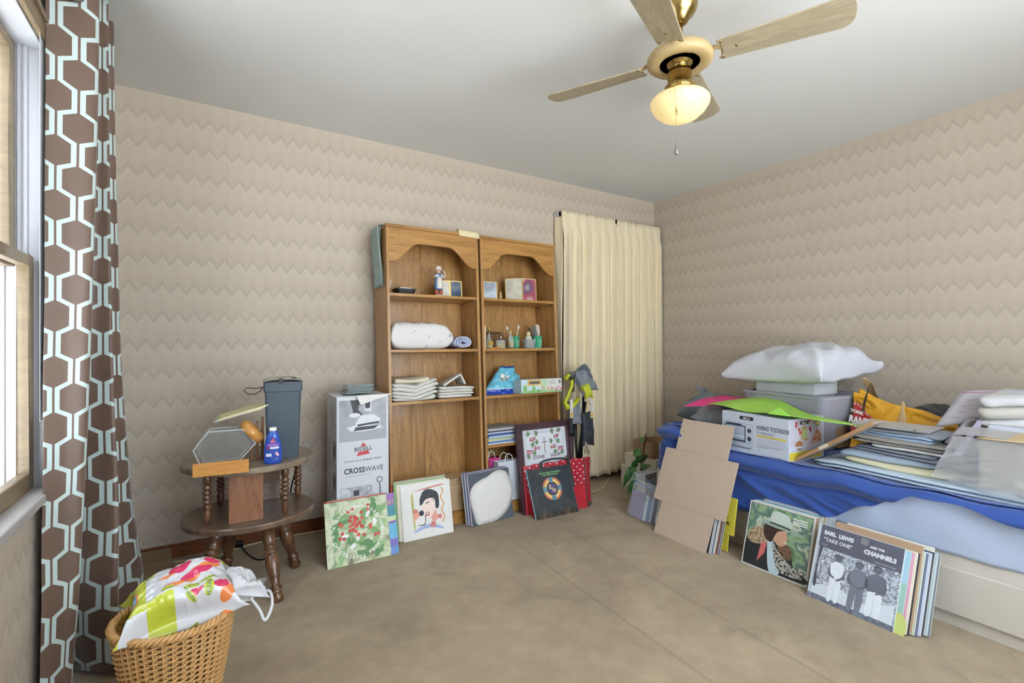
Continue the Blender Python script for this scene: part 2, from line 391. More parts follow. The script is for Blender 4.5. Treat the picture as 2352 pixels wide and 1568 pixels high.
vinyl = mat('white_vinyl', 'c0c1c5', 0.35, var=0.01)
tan_w = wood('weathered_window_wood', '75644d', '927d60', (3, 3, 12), 0.5)
trimw = wood('stained_trim_wood', '5a3018', '8a5230', (1.2, 14, 14), 0.4)
glass = mat('window_glass', 'f4f8fa', 0.02, trans=1.0, ior=1.02, var=0)
sill_w = mat('painted_sill', 'b5b0ae', 0.4, var=0.05, scale=10)
def dh_window(idx, y0, y1):
    fr = MB()
    xo = XL - T
    fr.box(xo, XL, y0, y0 + 0.012, WZ0 + 0.03, WZ1, vinyl); fr.box(xo, XL, y1 - 0.004, y1, WZ0 + 0.03, WZ1, vinyl)
    fr.box(xo, XL, y0, y1, WZ1 - 0.006, WZ1, vinyl)
    for xx in (-0.455, -0.492, -0.507, -0.545, -0.56): fr.box(xx - 0.004, xx + 0.004, y1 - 0.012, y1 - 0.004, WZ0 + 0.03, WZ1 - 0.006, vinyl)
    root = tag(fr.build('window_%d' % idx), kind='structure')
    def sash(x, z0, z1, m, nm, bot=0.05):
        s = MB()
        s.box(x - 0.03, x, y0 + 0.012, y0 + 0.06, z0, z1, m); s.box(x - 0.03, x, y1 - 0.06, y1 - 0.013, z0, z1, m)
        s.box(x - 0.03, x, y0 + 0.06, y1 - 0.06, z0, z0 + bot, m); s.box(x - 0.03, x, y0 + 0.06, y1 - 0.06, z1 - 0.035, z1, m)
        so = s.build(nm, root, bevel=0.004)
        g = MB().box(x - 0.018, x - 0.014, y0 + 0.055, y1 - 0.055, z0 + bot - 0.005, z1 - 0.03, glass); g.build('pane', so)
    sash(-0.472, 0.68, 1.415, tan_w, 'lower_sash', 0.055); sash(-0.515, 1.38, WZ1 - 0.006, tan_w, 'upper_sash', 0.035)
    st = MB().box(XL - 0.06, XL + 0.03, y0 - 0.05, y1 + 0.06, 0.65, 0.68, sill_w); st.build('window_stool', root, bevel=0.006)
    c = MB()
    c.box(XL, XL + 0.018, y0 - 0.07, y1 + 0.07, WZ1, WZ1 + 0.07, tan_w); c.box(XL, XL + 0.026, y0 - 0.07, y1 + 0.07, WZ1 + 0.05, WZ1 + 0.07, tan_w)
    c.box(XL, XL + 0.018, y1, y1 + 0.06, 0.68, WZ1, tan_w); c.box(XL, XL + 0.018, y0 - 0.06, y0, 0.68, WZ1, tan_w)
    c.build('casing', root, bevel=0.004)
    return root
dh_window(1, WY0, WY1)
r3 = MB()
for (a, b_, c, d) in ((0.15, 2.45, 0.45, 0.49), (0.15, 2.45, 2.24, 2.28), (0.15, 0.19, 0.49, 2.24), (2.41, 2.45, 0.49, 2.24), (0.90, 0.94, 0.49, 2.24), (1.66, 1.70, 0.49, 2.24)):
    r3.box(a, b_, YF - 0.1, YF - 0.04, c, d, vinyl)
w3 = tag(r3.build('window_2'), kind='structure')  # unseen window, added behind the camera to even out the daylight
for k, (a, b_) in enumerate(((0.19, 0.90), (0.94, 1.66), (1.70, 2.41))): MB().box(a, b_, YF - 0.072, YF - 0.068, 0.49, 2.24, glass).build('pane', w3)
# white board wall seen through the left window, added to cut its daylight
sd = MB(); sdm = mat('white_vertical_siding', 'c4c7cb', 0.6, var=0.03)
for k in range(34):
    y0_ = -1.2 + k * 0.16; sd.box(-1.95, -1.92, y0_, y0_ + 0.15, -0.1, 3.4, sdm)
sd.box(-2.0, -1.95, -1.2, 4.24, -0.1, 3.4, sdm)
struct('wall_outside', sd)
# baseboards
def bboard(name, x0, x1, y0, y1, ax):
    mb = MB()
    if ax == 'x': mb.box(x0, x1, y0, y1, 0, 0.062, trimw); mb.box(x0, x1, y0 + 0.004, y1, 0.062, 0.074, trimw)
    else: mb.box(x0, x1, y0, y1, 0, 0.074, trimw)
    struct(name, mb, bevel=0.003)
bboard('baseboard_back', XL, XR, YB - 0.013, YB, 'x')
bboard('baseboard_right', XR - 0.013, XR, YF, YB - 0.013, 'y')
bboard('baseboard_left', XL, XL + 0.013, YF, YB - 0.013, 'y')

# ------------------------------------------------------------------ ceiling fan
brass = mat('polished_brass', 'b39b62', 0.24, metal=1, var=0.03)
cream = mat('cream_painted_metal', 'b39c70', 0.4, var=0.02)
bladew = wood('bleached_blade_wood', '8c7f68', 'ac9f86', (3, 22, 22), 0.45)
fan = thing('ceiling_fan', 'four bladed brass and light wood ceiling fan with lit glass bowl', 'ceiling fan', (1.53, 1.23, 2.44))
MB().lathe([(0.064, 0), (0.066, -0.012), (0.062, -0.03), (0.05, -0.05), (0.036, -0.062), (0.03, -0.075), (0.018, -0.08)], brass, 32).build('canopy', fan)
MB().lathe([(0.011, -0.06), (0.011, -0.19)], brass, 16).build('downrod', fan)
MB().lathe([(0.02, -0.165), (0.05, -0.172), (0.09, -0.18), (0.112, -0.195), (0.122, -0.212), (0.120, -0.228), (0.108, -0.237), (0.08, -0.236), (0.074, -0.232)], cream, 48).build('motor_housing', fan)
MB().lathe([(0.076, -0.232), (0.07, -0.222), (0.05, -0.218), (0.046, -0.238), (0.03, -0.242), (0.026, -0.25), (0.041, -0.256), (0.044, -0.27), (0.044, -0.31), (0.052, -0.318), (0.054, -0.334), (0.04, -0.336)], brass, 36).build('switch_housing', fan)
bd = MB()
for rr_, zz in ((0.0545, -0.320), (0.0555, -0.330)):
    for k in range(40):
        a = 2 * PI * k / 40; bd.lathe([(0.0005, -0.0025), (0.0025, 0), (0.0005, 0.0025)], brass, 6, (rr_ * math.cos(a), rr_ * math.sin(a), zz), smooth=True)
bd.build('beaded_trim', fan)
def glow():
    m, nt, b = newmat('lit_opal_glass')
    b.inputs['Base Color'].default_value = lin('dccb98'); b.inputs['Roughness'].default_value = 0.25
    b.inputs['Emission Color'].default_value = lin('ffdc95')
    tc = nd(nt, 'ShaderNodeTexCoord'); sp = nd(nt, 'ShaderNodeSeparateXYZ'); nt.links.new(tc.outputs['Object'], sp.inputs[0])
    rim = mth(nt, 'MULTIPLY', mth(nt, 'ADD', sp.outputs[2], 0.46), 4.0)
    nt.links.new(mth(nt, 'ADD', 0.24, mth(nt, 'MULTIPLY', mth(nt, 'SUBTRACT', 0.5, rim), 0.5)), b.inputs['Emission Strength'])
    return m
MB().lathe([(0.046, -0.333), (0.052, -0.345), (0.076, -0.352), (0.082, -0.357), (0.1, -0.364), (0.11, -0.376), (0.108, -0.392), (0.094, -0.415), (0.07, -0.436), (0.04, -0.45), (0.012, -0.455), (0.001, -0.4555)], glow(), 48, caps=False).build('glass_bowl', fan)
def blade_mesh():
    b = MB(); L0, L1 = 0.135, 0.555; pts = []
    n = 10
    pts += [(L0, -0.040), (L0 + 0.008, -0.049)]
    for k in range(0, 25):
        t_ = -PI / 2 + PI * k / 24; c_, s_ = math.cos(t_), math.sin(t_)
        pts.append((L1 - 0.05 + 0.05 * abs(c_) ** 0.75, 0.066 * (abs(s_) ** 0.75) * (1 if s_ > 0 else -1)))
    pts += [(L0 + 0.008, 0.049), (L0, 0.040), (L0 + 0.014, 0.026), (L0 + 0.018, 0), (L0 + 0.014, -0.026)]
    b.prism(pts, -0.003, 0.003, bladew, axis='z'); return b
def iron_mesh():
    b = MB(); b.tube([(0.1, 0, 0.012), (0.125, 0, 0.018), (0.15, 0, 0.008), (0.18, 0, 0.005)], 0.008, cream, 8)
    b.box(0.145, 0.185, -0.035, 0.035, 0.003, 0.0065, cream)
    return b
bl0 = None
for k, a in enumerate((-64, 26, 116, 206)):
    if bl0 is None:
        bl = blade_mesh().build('blade', fan, bevel=0.0015); ir = iron_mesh().build('blade_iron', bl); bl0 = bl
        for (x, y) in ((0.15, -0.038), (0.15, 0.038), (0.2, 0)): MB().lathe([(0.004, -0.0052), (0.0055, -0.004), (0.0055, -0.003)], brass, 10, (x, y, 0)).build('screw', bl)
    else:
        bl = copy_tree(bl0, fan)
    bl.location = (0, 0, -0.222); bl.rotation_euler = (R(-12), 0, R(a))
def beads(pts, mb, r=0.0016, step=0.0046):
    for a, b_ in zip(pts[:-1], pts[1:]):
        a, b_ = Vector(a), Vector(b_); n = max(1, int((b_ - a).length / step))
        for i in range(n):
            p = a.lerp(b_, i / n); mb.lathe([(0.0003, -r), (r, 0), (0.0003, r)], brass, 5, tuple(p))
    return mb
ch = MB()
cx, cy = -0.085, -0.015
beads([(-0.046, -0.02, -0.318), (-0.085, -0.045, -0.355), (-0.097, -0.055, -0.385), (-0.093, -0.06, -0.46), (-0.093, -0.06, -0.585)], ch)
beads([(-0.05, 0.0, -0.33), (-0.1, -0.035, -0.372), (-0.112, -0.05, -0.4), (-0.096, -0.06, -0.45)], ch, 0.0012)
for k in range(5): ch.tube([(-0.093 + 0.006 * math.cos(q / 8 * 2 * PI + k), -0.06, -0.455 - 0.004 * k + 0.006 * math.sin(q / 8 * 2 * PI)) for q in range(9)], 0.0009, brass, 5)
pc = ch.build('pull_chain', fan)
MB().lathe([(0.002, 0), (0.005, -0.006), (0.0065, -0.02), (0.0075, -0.032), (0.006, -0.034)], mat('pewter', '9a9a94', 0.3, metal=0.8), 14, (-0.093, -0.06, -0.583)).build('chain_pull', pc)

# ------------------------------------------------------------------ brown curtain with hexagon print (left window)
hexm = hexcloth()
def curve_len(pts):
    L = [0]
    for a, b_ in zip(pts[:-1], pts[1:]): L.append(L[-1] + (Vector(b_) - Vector(a)).length)
    return L
def catmull(P, n):
    out = []; P = [Vector(p) for p in P]; Q = [P[0]] + P + [P[-1]]
    for i in range(len(P) - 1):
        a, b_, c, d = Q[i], Q[i + 1], Q[i + 2], Q[i + 3]
        for k in range(n):
            t = k / n
            out.append(0.5 * ((2 * b_) + (-a + c) * t + (2 * a - 5 * b_ + 4 * c - d) * t * t + (-a + 3 * b_ - 3 * c + d) * t ** 3))
    out.append(P[-1]); return out
def drape(name_, parent, top, bot, z1, z0, m, nv=40, sway=0.0, u0=0.0, ease=1.3, thick=0.0):
    """cloth between plan curves top and bot (same number of control points)"""
    A = catmull([(p[0], p[1], 0) for p in top], 9); B = catmull([(p[0], p[1], 0) for p in bot], 9)
    n = len(A) - 1; LA = curve_len(A); LB = curve_len(B); 
    def fn(u, v):
        i = int(round(u * n)); t = v ** ease
        p = A[i].lerp(B[i], t)
        z = z1 + (z0 - z1) * v
        q = mn.noise(Vector((p.x * 5, p.y * 5, z * 2.2))) * sway * t
        return (p.x + q, p.y + q * 0.6, z + (0.004 * math.sin(u * 37) if v > 0.99 else 0))
    def uvf(u, v):
        i = int(round(u * n)); return (u0 + 0.75 * LA[i] + 0.25 * LB[i], z1 + (z0 - z1) * v)
    mb = MB().grid(fn, n, nv, m, uvfn=uvf)
    return mb.build(name_, parent, solid=thick or 0.002)
c1 = thing('window_curtain', 'brown satin grommet curtain with pale blue hexagon print beside the left window', 'curtain', (0, 0, 0))
c1t = [(-.432,2.06),(-.38,2.085),(-.312,2.12),(-.35,2.18),(-.42,2.21),(-.405,2.26),(-.35,2.31),(-.315,2.32),(-.36,2.37),(-.42,2.39),(-.41,2.43),(-.355,2.45),(-.318,2.47),(-.37,2.52),(-.41,2.56),(-.355,2.60),(-.342,2.65)]
c1b = [(-.425,1.97),(-.39,2.0),(-.362,2.02),(-.40,2.10),(-.43,2.17),(-.40,2.225),(-.33,2.165),(-.255,2.125),(-.27,2.22),(-.38,2.36),(-.40,2.45),(-.335,2.52),(-.27,2.60),(-.232,2.66),(-.27,2.76),(-.36,2.82),(-.38,2.86)]
drape('panel', c1, c1t, c1b, 2.41, 0.012, hexm, 60, 0.012, 0.0785, ease=1.7)
gm = MB()
for (x, y, a) in ((-0.385, 1.925, 38), (-0.335, 1.975, 35)):
    pass
gm.T = Matrix.Translation((-0.370, 2.072, 2.272)) @ Matrix.Rotation(R(-58), 4, 'Z') @ Matrix.Rotation(R(90), 4, 'Y')
nk = mat('brushed_nickel', '8f8780', 0.3, metal=0.9)
prof = []
gm.tube([(0.026 * math.cos(a * PI / 12), 0.026 * math.sin(a * PI / 12), 0) for a in range(25)], 0.006, nk, 8, caps=False)
gm.T = gm.T @ Matrix.Translation((0, 0, 0.001))
gm.lathe([(0.0, 0), (0.022, 0.0005)], mat('grommet_hole_dark', '1c1716', 0.8), 20)
gm.build('grommet', c1)
rod = thing('curtain_rod', 'dark metal rod through the hexagon curtain above the left window', 'curtain rod', (-0.372, 1.0, 2.272))
MB().tube([(0, -0.1, 0), (0, 1.60, 0)], 0.011, mat('dark_rod', '3a3230', 0.4, metal=0.6), 14).build('rod', rod)
for yy in (-0.02, 1.50):
    MB().tube([(0, yy, 0), (-0.078, yy, 0)], 0.007, MATS['dark_rod'], 8).box(-0.078, -0.07, yy - 0.02, yy + 0.02, -0.03, 0.03, MATS['dark_rod']).build('bracket', rod)
for yy in (-0.13, 1.63): MB().lathe([(0.001, -0.03), (0.022, -0.01), (0.026, 0.0), (0.022, 0.01), (0.001, 0.03)], MATS['dark_rod'], 16, (0, yy, 0)).build('finial', rod)
# sheer white lining edge seen between jamb and print
ln = MB().grid(lambda u, v: (-0.436 - 0.006 * math.sin(u * 6), 2.02 + 0.16 * u, 2.2 - 1.3 * v), 8, 30, mat('sheer_lining', 'e4e9ef', 0.8, var=0.01))
ln.build('lining', c1, solid=0.001)

# ------------------------------------------------------------------ cream pinch-pleat drapes in the corner
creamc = mat('cream_drapery_weave', 'e6d7b8', 0.85, var=0.03, scale=2, bump=0.08, bscale=300, sheen=0.15)
def pleated(root, x0, x1, npl, seed, flare=0.0, z0=0.035, z0b=None):
    rnd = random.Random(seed); n = npl * 16
    W = x1 - x0
    def fn(u, v):
        z = 2.185 + (z0 - 2.185) * v
        if z0b is not None: z = 2.185 + ((z0 + (z0b - z0) * u) - 2.185) * v
        ph = u * npl
        fr = ph - math.floor(ph)
        hd = max(0.0, min(1.0, (v - 0.045) / 0.05))
        # header: sharp pinches; body: rounded folds
        pin = (math.exp(-((fr - 0.5) / 0.05) ** 2) + 0.7 * math.exp(-((fr - 0.36) / 0.04) ** 2)) * 0.026
        n1 = mn.noise(Vector((math.floor(ph + 0.5) * 1.7 + seed, 0.3, 0)))
        amp = 0.050 * (0.8 + 0.5 * n1)
        ph2 = ph + 0.16 * math.sin(ph * 1.9 + seed) * v + 0.10 * mn.noise(Vector((u * 2, v * 1.1, seed))) * v
        fold = (0.5 - 0.5 * math.cos(2 * PI * ph2)) ** 0.8 * amp + 0.006 * math.sin(2 * PI * ph2 * 2 + seed) * (0.4 + 0.6 * v)
        y = 3.03 - (pin * (1 - hd) + (fold + 0.010) * hd)
        x = x0 + W * u + flare * (u - 0.5) * v + 0.012 * math.sin(2 * PI * ph2 + 0.8) * hd
        if v > 0.955: y -= 0.002
        return (x, y, z)
    root_p = MB().grid(fn, n, 56, creamc).build('panel', root, solid=0.003)
    return root_p
c2 = thing('drapery', 'faded cream pinch pleat drapes hanging in the corner beside the bookcases', 'curtain', (0, 0, 0))
pleated(c2, 2.37, 2.96, 6, 3, 0.03, 0.035, 0.045); pleated(c2, 2.94, 3.50, 6, 9, 0.03, 0.05, 0.10)
MB().box(2.36, 3.5, 3.045, 3.06, 2.14, 2.175, vinyl).box(2.36, 2.375, 3.045, YB, 2.14, 2.175, vinyl).box(3.485, 3.5, 3.045, YB, 2.14, 2.175, vinyl).build('traverse_rod', c2)
# returned edge at the left end
MB().grid(lambda u, v: (2.365 + 0.015 * v + 0.008 * math.sin(v * 9 + u * 4), 3.03 + 0.09 * u, 2.185 - 2.14 * v), 6, 40, creamc).build('return_edge', c2, solid=0.003)

# ------------------------------------------------------------------ bookcases
oak = wood('golden_oak_veneer', '8c6034', 'bd9056', (9, 9, 0.9), 0.38)
oakh = wood('golden_oak_horizontal', '8a5e2c', 'bd8d4c', (0.9, 9, 9), 0.38)
LEAN = 3.3
CASES = []
def bookcase(x0, W, label, shelves):
    r = thing('bookcase', label, 'bookcase', (x0, 2.745, 0.0145), 0, LEAN, 'oak bookcases against the back wall')
    D, Hh, t = 0.25, 1.84, 0.018
    MB().box(0, t, 0, D, 0, Hh - t, oak).build('side_panel', r, bevel=0.0015)
    MB().box(W - t, W, 0, D, 0, Hh - t, oak).build('side_panel', r, bevel=0.0015)
    MB().box(t, W * 0.5 - 0.001, D - 0.008, D - 0.002, 0.05, Hh - t, oak).box(W * 0.5 + 0.001, W - t, D - 0.008, D - 0.002, 0.05, Hh - t, oak).box(W * 0.36, W * 0.36 + 0.004, D - 0.0095, D - 0.008, 0.05, Hh - t, oakh).build('back_panel', r)
    MB().box(-0.006, W + 0.006, -0.008, D, Hh - t, Hh, oakh).build('top_panel', r, bevel=0.003)
    pts = [(t, Hh - t), (t, Hh - 0.225)]
    for k in range(1, 25):
        u = k / 24; xx = t + (W - 2 * t) * u
        e = min(u, 1 - u) * 2
        s_ = 0.5 - 0.5 * math.cos(PI * min(1, max(0, (e - 0.06) / 0.6)))
        pts.append((xx, Hh - 0.225 + 0.122 * s_))
    pts.append((W - t, Hh - t))
    pts = [pts[0]] + pts[1:]
    MB().prism(pts, 0.002, 0.018, oakh).build('valance', r, bevel=0.001)
    for z in shelves: MB().box(t, W - t, 0.004, D - 0.01, z - 0.018, z, oakh).build('shelf', r, bevel=0.0015)
    MB().box(t, W - t, 0.004, D - 0.01, 0.045, 0.063, oakh).build('bottom_shelf', r)
    MB().box(t, W - t, 0.008, 0.024, -0.012, 0.045, oakh).build('kick_board', r)
    pm = mat('shelf_pin_steel', '6f6a60', 0.4, metal=0.8)
    for z in shelves:
        for x in (t + 0.005, W - t - 0.005):
            for y in (0.03, 0.2): MB().box(x - 0.005, x + 0.005, y, y + 0.01, z - 0.03, z - 0.0185, pm).build('shelf_pin', r)
    CASES.append(r); return r
caseL = bookcase(0.898, 0.62, 'left golden oak bookcase holding folded linens, figurine at its top', [0.772, 1.085, 1.425])
caseR = bookcase(1.534, 0.62, 'right golden oak bookcase with picture frames and toiletries', [0.448, 0.772, 1.085, 1.425])
bpy.context.view_layer.update()
def on(case, x, y, z, rz=0):
    return case.matrix_world @ Matrix.Translation((x, y, z)) @ Matrix.Rotation(R(rz), 4, 'Z')

# ------------------------------------------------------------------ bed
lin_w = mat('pale_blue_white_sheet', 'bccae4', 0.8, var=0.02, scale=5, bump=0.1, bscale=18)
blue = mat('royal_blue_sheet', '2a4d9a', 0.75, var=0.08, scale=4, bump=0.05, bscale=200, sheen=0.3)
laminate = mat('off_white_laminate', 'cfc8be', 0.45, var=0.015)
bedr = thing('bed', 'captain style twin bed with off white drawer base along the right wall', 'bed', (2.54, 0.30, 0))
MB().box(0, 0.985, 0, 1.93, 0.05, 0.30, laminate).build('bed_base', bedr, bevel=0.004)
MB().box(0.006, 0.98, 0.01, 1.92, 0, 0.048, laminate).build('plinth', bedr)
for (a, b_) in ((0.02, 0.93), (0.95, 1.88)):
    d = MB().box(-0.016, 0.0, a, b_, 0.055, 0.238, laminate).build('drawer', bedr, bevel=0.005, seg=3)
MB().box(0.0, 0.98, 0.0, 1.93, 0.30, 0.49, lin_w).build('mattress', bedr, bevel=0.04, seg=4)
def interp(t, P):
    if t <= P[0][0]: return P[0][1]
    for (a, x), (b_, y) in zip(P[:-1], P[1:]):
        if t <= b_:
            k = (t - a) / (b_ - a); k = k * k * (3 - 2 * k); return x + (y - x) * k
    return P[-1][1]
def wr(x, y, z, f, a): return a * mn.noise(Vector((x * f, y * f, z * f)))
def white_side(u, v):
    y = 0.3 + 1.2 * u; z = 0.502 - 0.215 * v
    return (2.538 - 0.01 * math.sin(v * 3) + wr(0, y, z, 7, 0.012) + wr(3, y * 2, z, 4, 0.006), y, z + wr(1, y, 0, 5, 0.008) * v)
fs_ = MB().grid(white_side, 60, 14, lin_w)
fs_.grid(lambda u, v: (2.538 + 0.9 * v, 0.3 + 1.2 * u, 0.502 + wr(v * 3, u * 3, 0, 2, 0.006)), 30, 10, lin_w)
tag(fs_.build('fitted_sheet', solid=0.003), 'pale blue white sheet hanging over the bed side at right', 'sheet')
# blue sheet: top and side in one cloth
ZB = [(0.3, 0.46), (0.50, 0.472), (0.687, 0.505), (0.82, 0.50), (0.90, 0.455), (0.986, 0.41), (1.157, 0.313), (1.374, 0.25), (1.62, 0.215), (2.0, 0.22), (2.3, 0.22)]
def hump(x, y): 
    return 0.085 * max(0, min(1, (y - 1.78) / 0.22)) ** 1.0 * (1 if y < 2.05 else max(0, 1 - ((y - 2.05) / 0.24) ** 2) ** 0.5 if y < 2.29 else 0)
def path(s):
    """edge of the bed in plan: along the side, round the far corner, along the end"""
    y0, y1, x0, r_ = 0.3, 2.20, 2.515, 0.09
    L1 = y1 - r_ - y0; L2 = r_ * PI / 2
    if s < L1: return (x0, y0 + s, -1, 0)
    if s < L1 + L2:
        a = (s - L1) / r_; return (x0 + r_ - r_ * math.cos(a), y1 - r_ + r_ * math.sin(a), -math.cos(a), math.sin(a))
    return (x0 + r_ + (s - L1 - L2), y1 + 0.04 * min(1, (s - L1 - L2) / 0.1), 0, 1)
LT = (2.20 - 0.09 - 0.3) + 0.09 * PI / 2 + 0.8
def blue_side(u, v):
    x, y, nx, ny = path(u * LT); yy = min(y, 2.2)
    zt = 0.515 + hump(x, yy) + wr(1, y, 0, 4, 0.01); zb = interp(y if nx < -0.3 else 2.2, ZB)
    rim = max(0, 1 - v * 9)
    z = zt + (zb - zt) * v
    out = 0.012 * math.sin(min(1, v * 4) * PI / 2)
    # rolled hem along the top edge
    dv = v * (zt - zb)
    k_ = min(1, max(0, dv - 0.05) * 12)
    out += 0.065 * (0.30 - abs(mn.noise(Vector((y * 1.3 + x, z * 9 - y * 2.4, 7))))) * k_ + 0.024 * (0.25 - abs(mn.noise(Vector((y * 3.2, z * 19 - y * 5.5, 2))))) * k_
    roll = (0.036 + 0.014 * mn.noise(Vector((y * 6, 2, 0)))) * math.exp(-((dv - 0.035 - 0.012 * mn.noise(Vector((y * 5, 0, 5)))) / 0.028) ** 2)
    out += roll - 0.02 * rim ** 2
    out -= 0.022 * math.exp(-((dv - 0.085 - 0.012 * mn.noise(Vector((y * 5, 0, 5)))) / 0.012) ** 2)
    out += 0.007 * abs(mn.noise(Vector((y * 22, 3, 1)))) * math.exp(-((dv - 0.075) / 0.03) ** 2)
    out = max(out, 0.0)
    z += 0.014 * (mn.noise(Vector((y * 7, x * 7, 2.5))) + 0.6) * max(0, 1 - v * 5)
    return (x + nx * out, y + ny * out, z)
bs = MB().grid(blue_side, 300, 60, blue)
def blue_top(u, v):
    x, y, nx, ny = path(u * LT)
    px, py = 3.47, max(0.3, min(y, 2.12))
    if nx > -0.3: py = 2.1; px = max(x, 2.7)
    sx_ = x - nx * 0.02; sy_ = y - ny * 0.02
    X_ = sx_ + (px - sx_) * v; Y_ = sy_ + (py - sy_) * v
    z = 0.515 + hump(X_, min(Y_, 2.2)) * (1 - 0.3 * v) + wr(X_, Y_, 0, 6, 0.010) * min(1, v * 5) + wr(X_ * 2, Y_ * 2, 4, 7, 0.004) - 0.0 + wr(1, y, 0, 4, 0.01) * (1 - min(1, v * 5)) + 0.014 * (mn.noise(Vector((y * 7, x * 7, 2.5))) + 0.6) * max(0, 1 - v * 9)
    return (X_, Y_, z)
bs.grid(blue_top, 220, 30, blue)
tag(bs.build('flat_sheet', solid=0.002), 'rumpled royal blue sheet covering the top and side of the bed', 'sheet')

# ------------------------------------------------------------------ helpers for printed covers and stacks
def leaf(mb, x, z, L, W, rot, m, y):
    pts = []
    n = 6
    for side in (1, -1):
        rng = range(n + 1) if side == 1 else range(n, -1, -1)
        for i in rng:
            t = i / n; hw = W / 2 * math.sin(PI * t) ** 0.8 * (1.0 if i % 2 else 0.62)
            px, pz = (t - 0.5) * L, side * hw
            pts.append((x + px * math.cos(rot) - pz * math.sin(rot), z + px * math.sin(rot) + pz * math.cos(rot)))
    return mb.flat(pts, m, y)
def arc_text(mb, s_, cx, cz, r, a0, step, size, m, y, inside=False):
    for i, ch_ in enumerate(s_):
        if ch_ == ' ': continue
        a = a0 - step * i if not inside else a0 + step * i
        rot = a - PI / 2 if not inside else a + PI / 2
        mb.text(ch_, size, cx + r * math.cos(a), cz + r * math.sin(a), m, y, rot, align='CENTER', bold=0.0004)
ORD = ['first', 'second', 'third', 'fourth', 'fifth', 'sixth', 'seventh', 'eighth', 'ninth', 'tenth', 'eleventh', 'twelfth', 'thirteenth', 'fourteenth']
inner = mat('sleeve_cardboard_edge', 'd9d3c4', 0.7)
def sleeve(M, w_, h_, t_, col, label, art=None, group=None, name='record_sleeve', cat='record', plastic=False, edge=None):
    r = thing(name, label, cat, group=group, M=M)
    MB().box(0, w_, 0, t_, 0, h_, ink(col)).build('sleeve_board', r, bevel=0.0012)
    MB().box(w_ - 0.001, w_ + 0.0006, 0.0012, t_ - 0.0008, 0.004, h_ - 0.004, edge or inner).build('opening_edge', r)
    if art:
        a = MB(); art(a, w_, h_); a.build('printed_cover', r)
    if plastic:
        MB().box(-0.003, w_ + 0.006, -0.0016, -0.0014, -0.0, h_ + 0.006, clearp).build('plastic_sleeve', r)
    return r
def clear(name, col, rough, alpha):
    m, nt, b = newmat(name)
    for l in list(nt.links):
        pass
    tr = nt.nodes.new('ShaderNodeBsdfTransparent'); _c = lin(col); tr.inputs[0].default_value = tuple(0.7 + 0.3 * v_ for v_ in _c[:3]) + (1,)
    mx = nt.nodes.new('ShaderNodeMixShader'); out = nt.nodes['Material Output']
    b.inputs['Base Color'].default_value = lin(col); b.inputs['Roughness'].default_value = rough
    lw = nt.nodes.new('ShaderNodeLayerWeight'); lw.inputs[0].default_value = 0.35
    f = mth(nt, 'ADD', mth(nt, 'MULTIPLY', lw.outputs['Facing'], 0.45), alpha)
    nt.links.new(f, mx.inputs[0]); nt.links.new(tr.outputs[0], mx.inputs[1]); nt.links.new(b.outputs[0], mx.inputs[2]); nt.links.new(mx.outputs[0], out.inputs[0])
    return m
clearp = clear('clear_plastic_film', 'eef2f4', 0.15, 0.10)
hazep = clear('hazy_plastic_film', 'd6d8da', 0.3, 0.26)
def stackM(org, ang, tilt, du, dn, dz=0):
    return Matrix.Translation(org) @ Matrix.Rotation(R(ang), 4, 'Z') @ Matrix.Translation((du, dn, dz)) @ Matrix.Rotation(R(-tilt), 4, 'X')
def stack(org, ang, tilt, front, items, group, where):
    """front: dict of the front sleeve; items: (du, dz, w, h, t, colour hex, colour word, plastic)"""
    ct = 1 / math.cos(R(tilt)); dn = 0
    sleeve(stackM(org, ang, tilt, 0, 0), front['w'], front['h'], front['t'], front['col'], front['label'], front.get('art'), group, plastic=front.get('plastic', False))
    dn = (front['t'] + 0.001) * ct
    for k, (du, dz, w_, h_, t_, c, word, pl) in enumerate(items):
        sleeve(stackM(org, ang, tilt - 0.25 * k * 0, du, dn, dz), w_, h_, t_, c, '%s record sleeve, %s behind the %s' % (word, ORD[k], where), None, group, plastic=pl)
        dn += (t_ + 0.0012) * ct

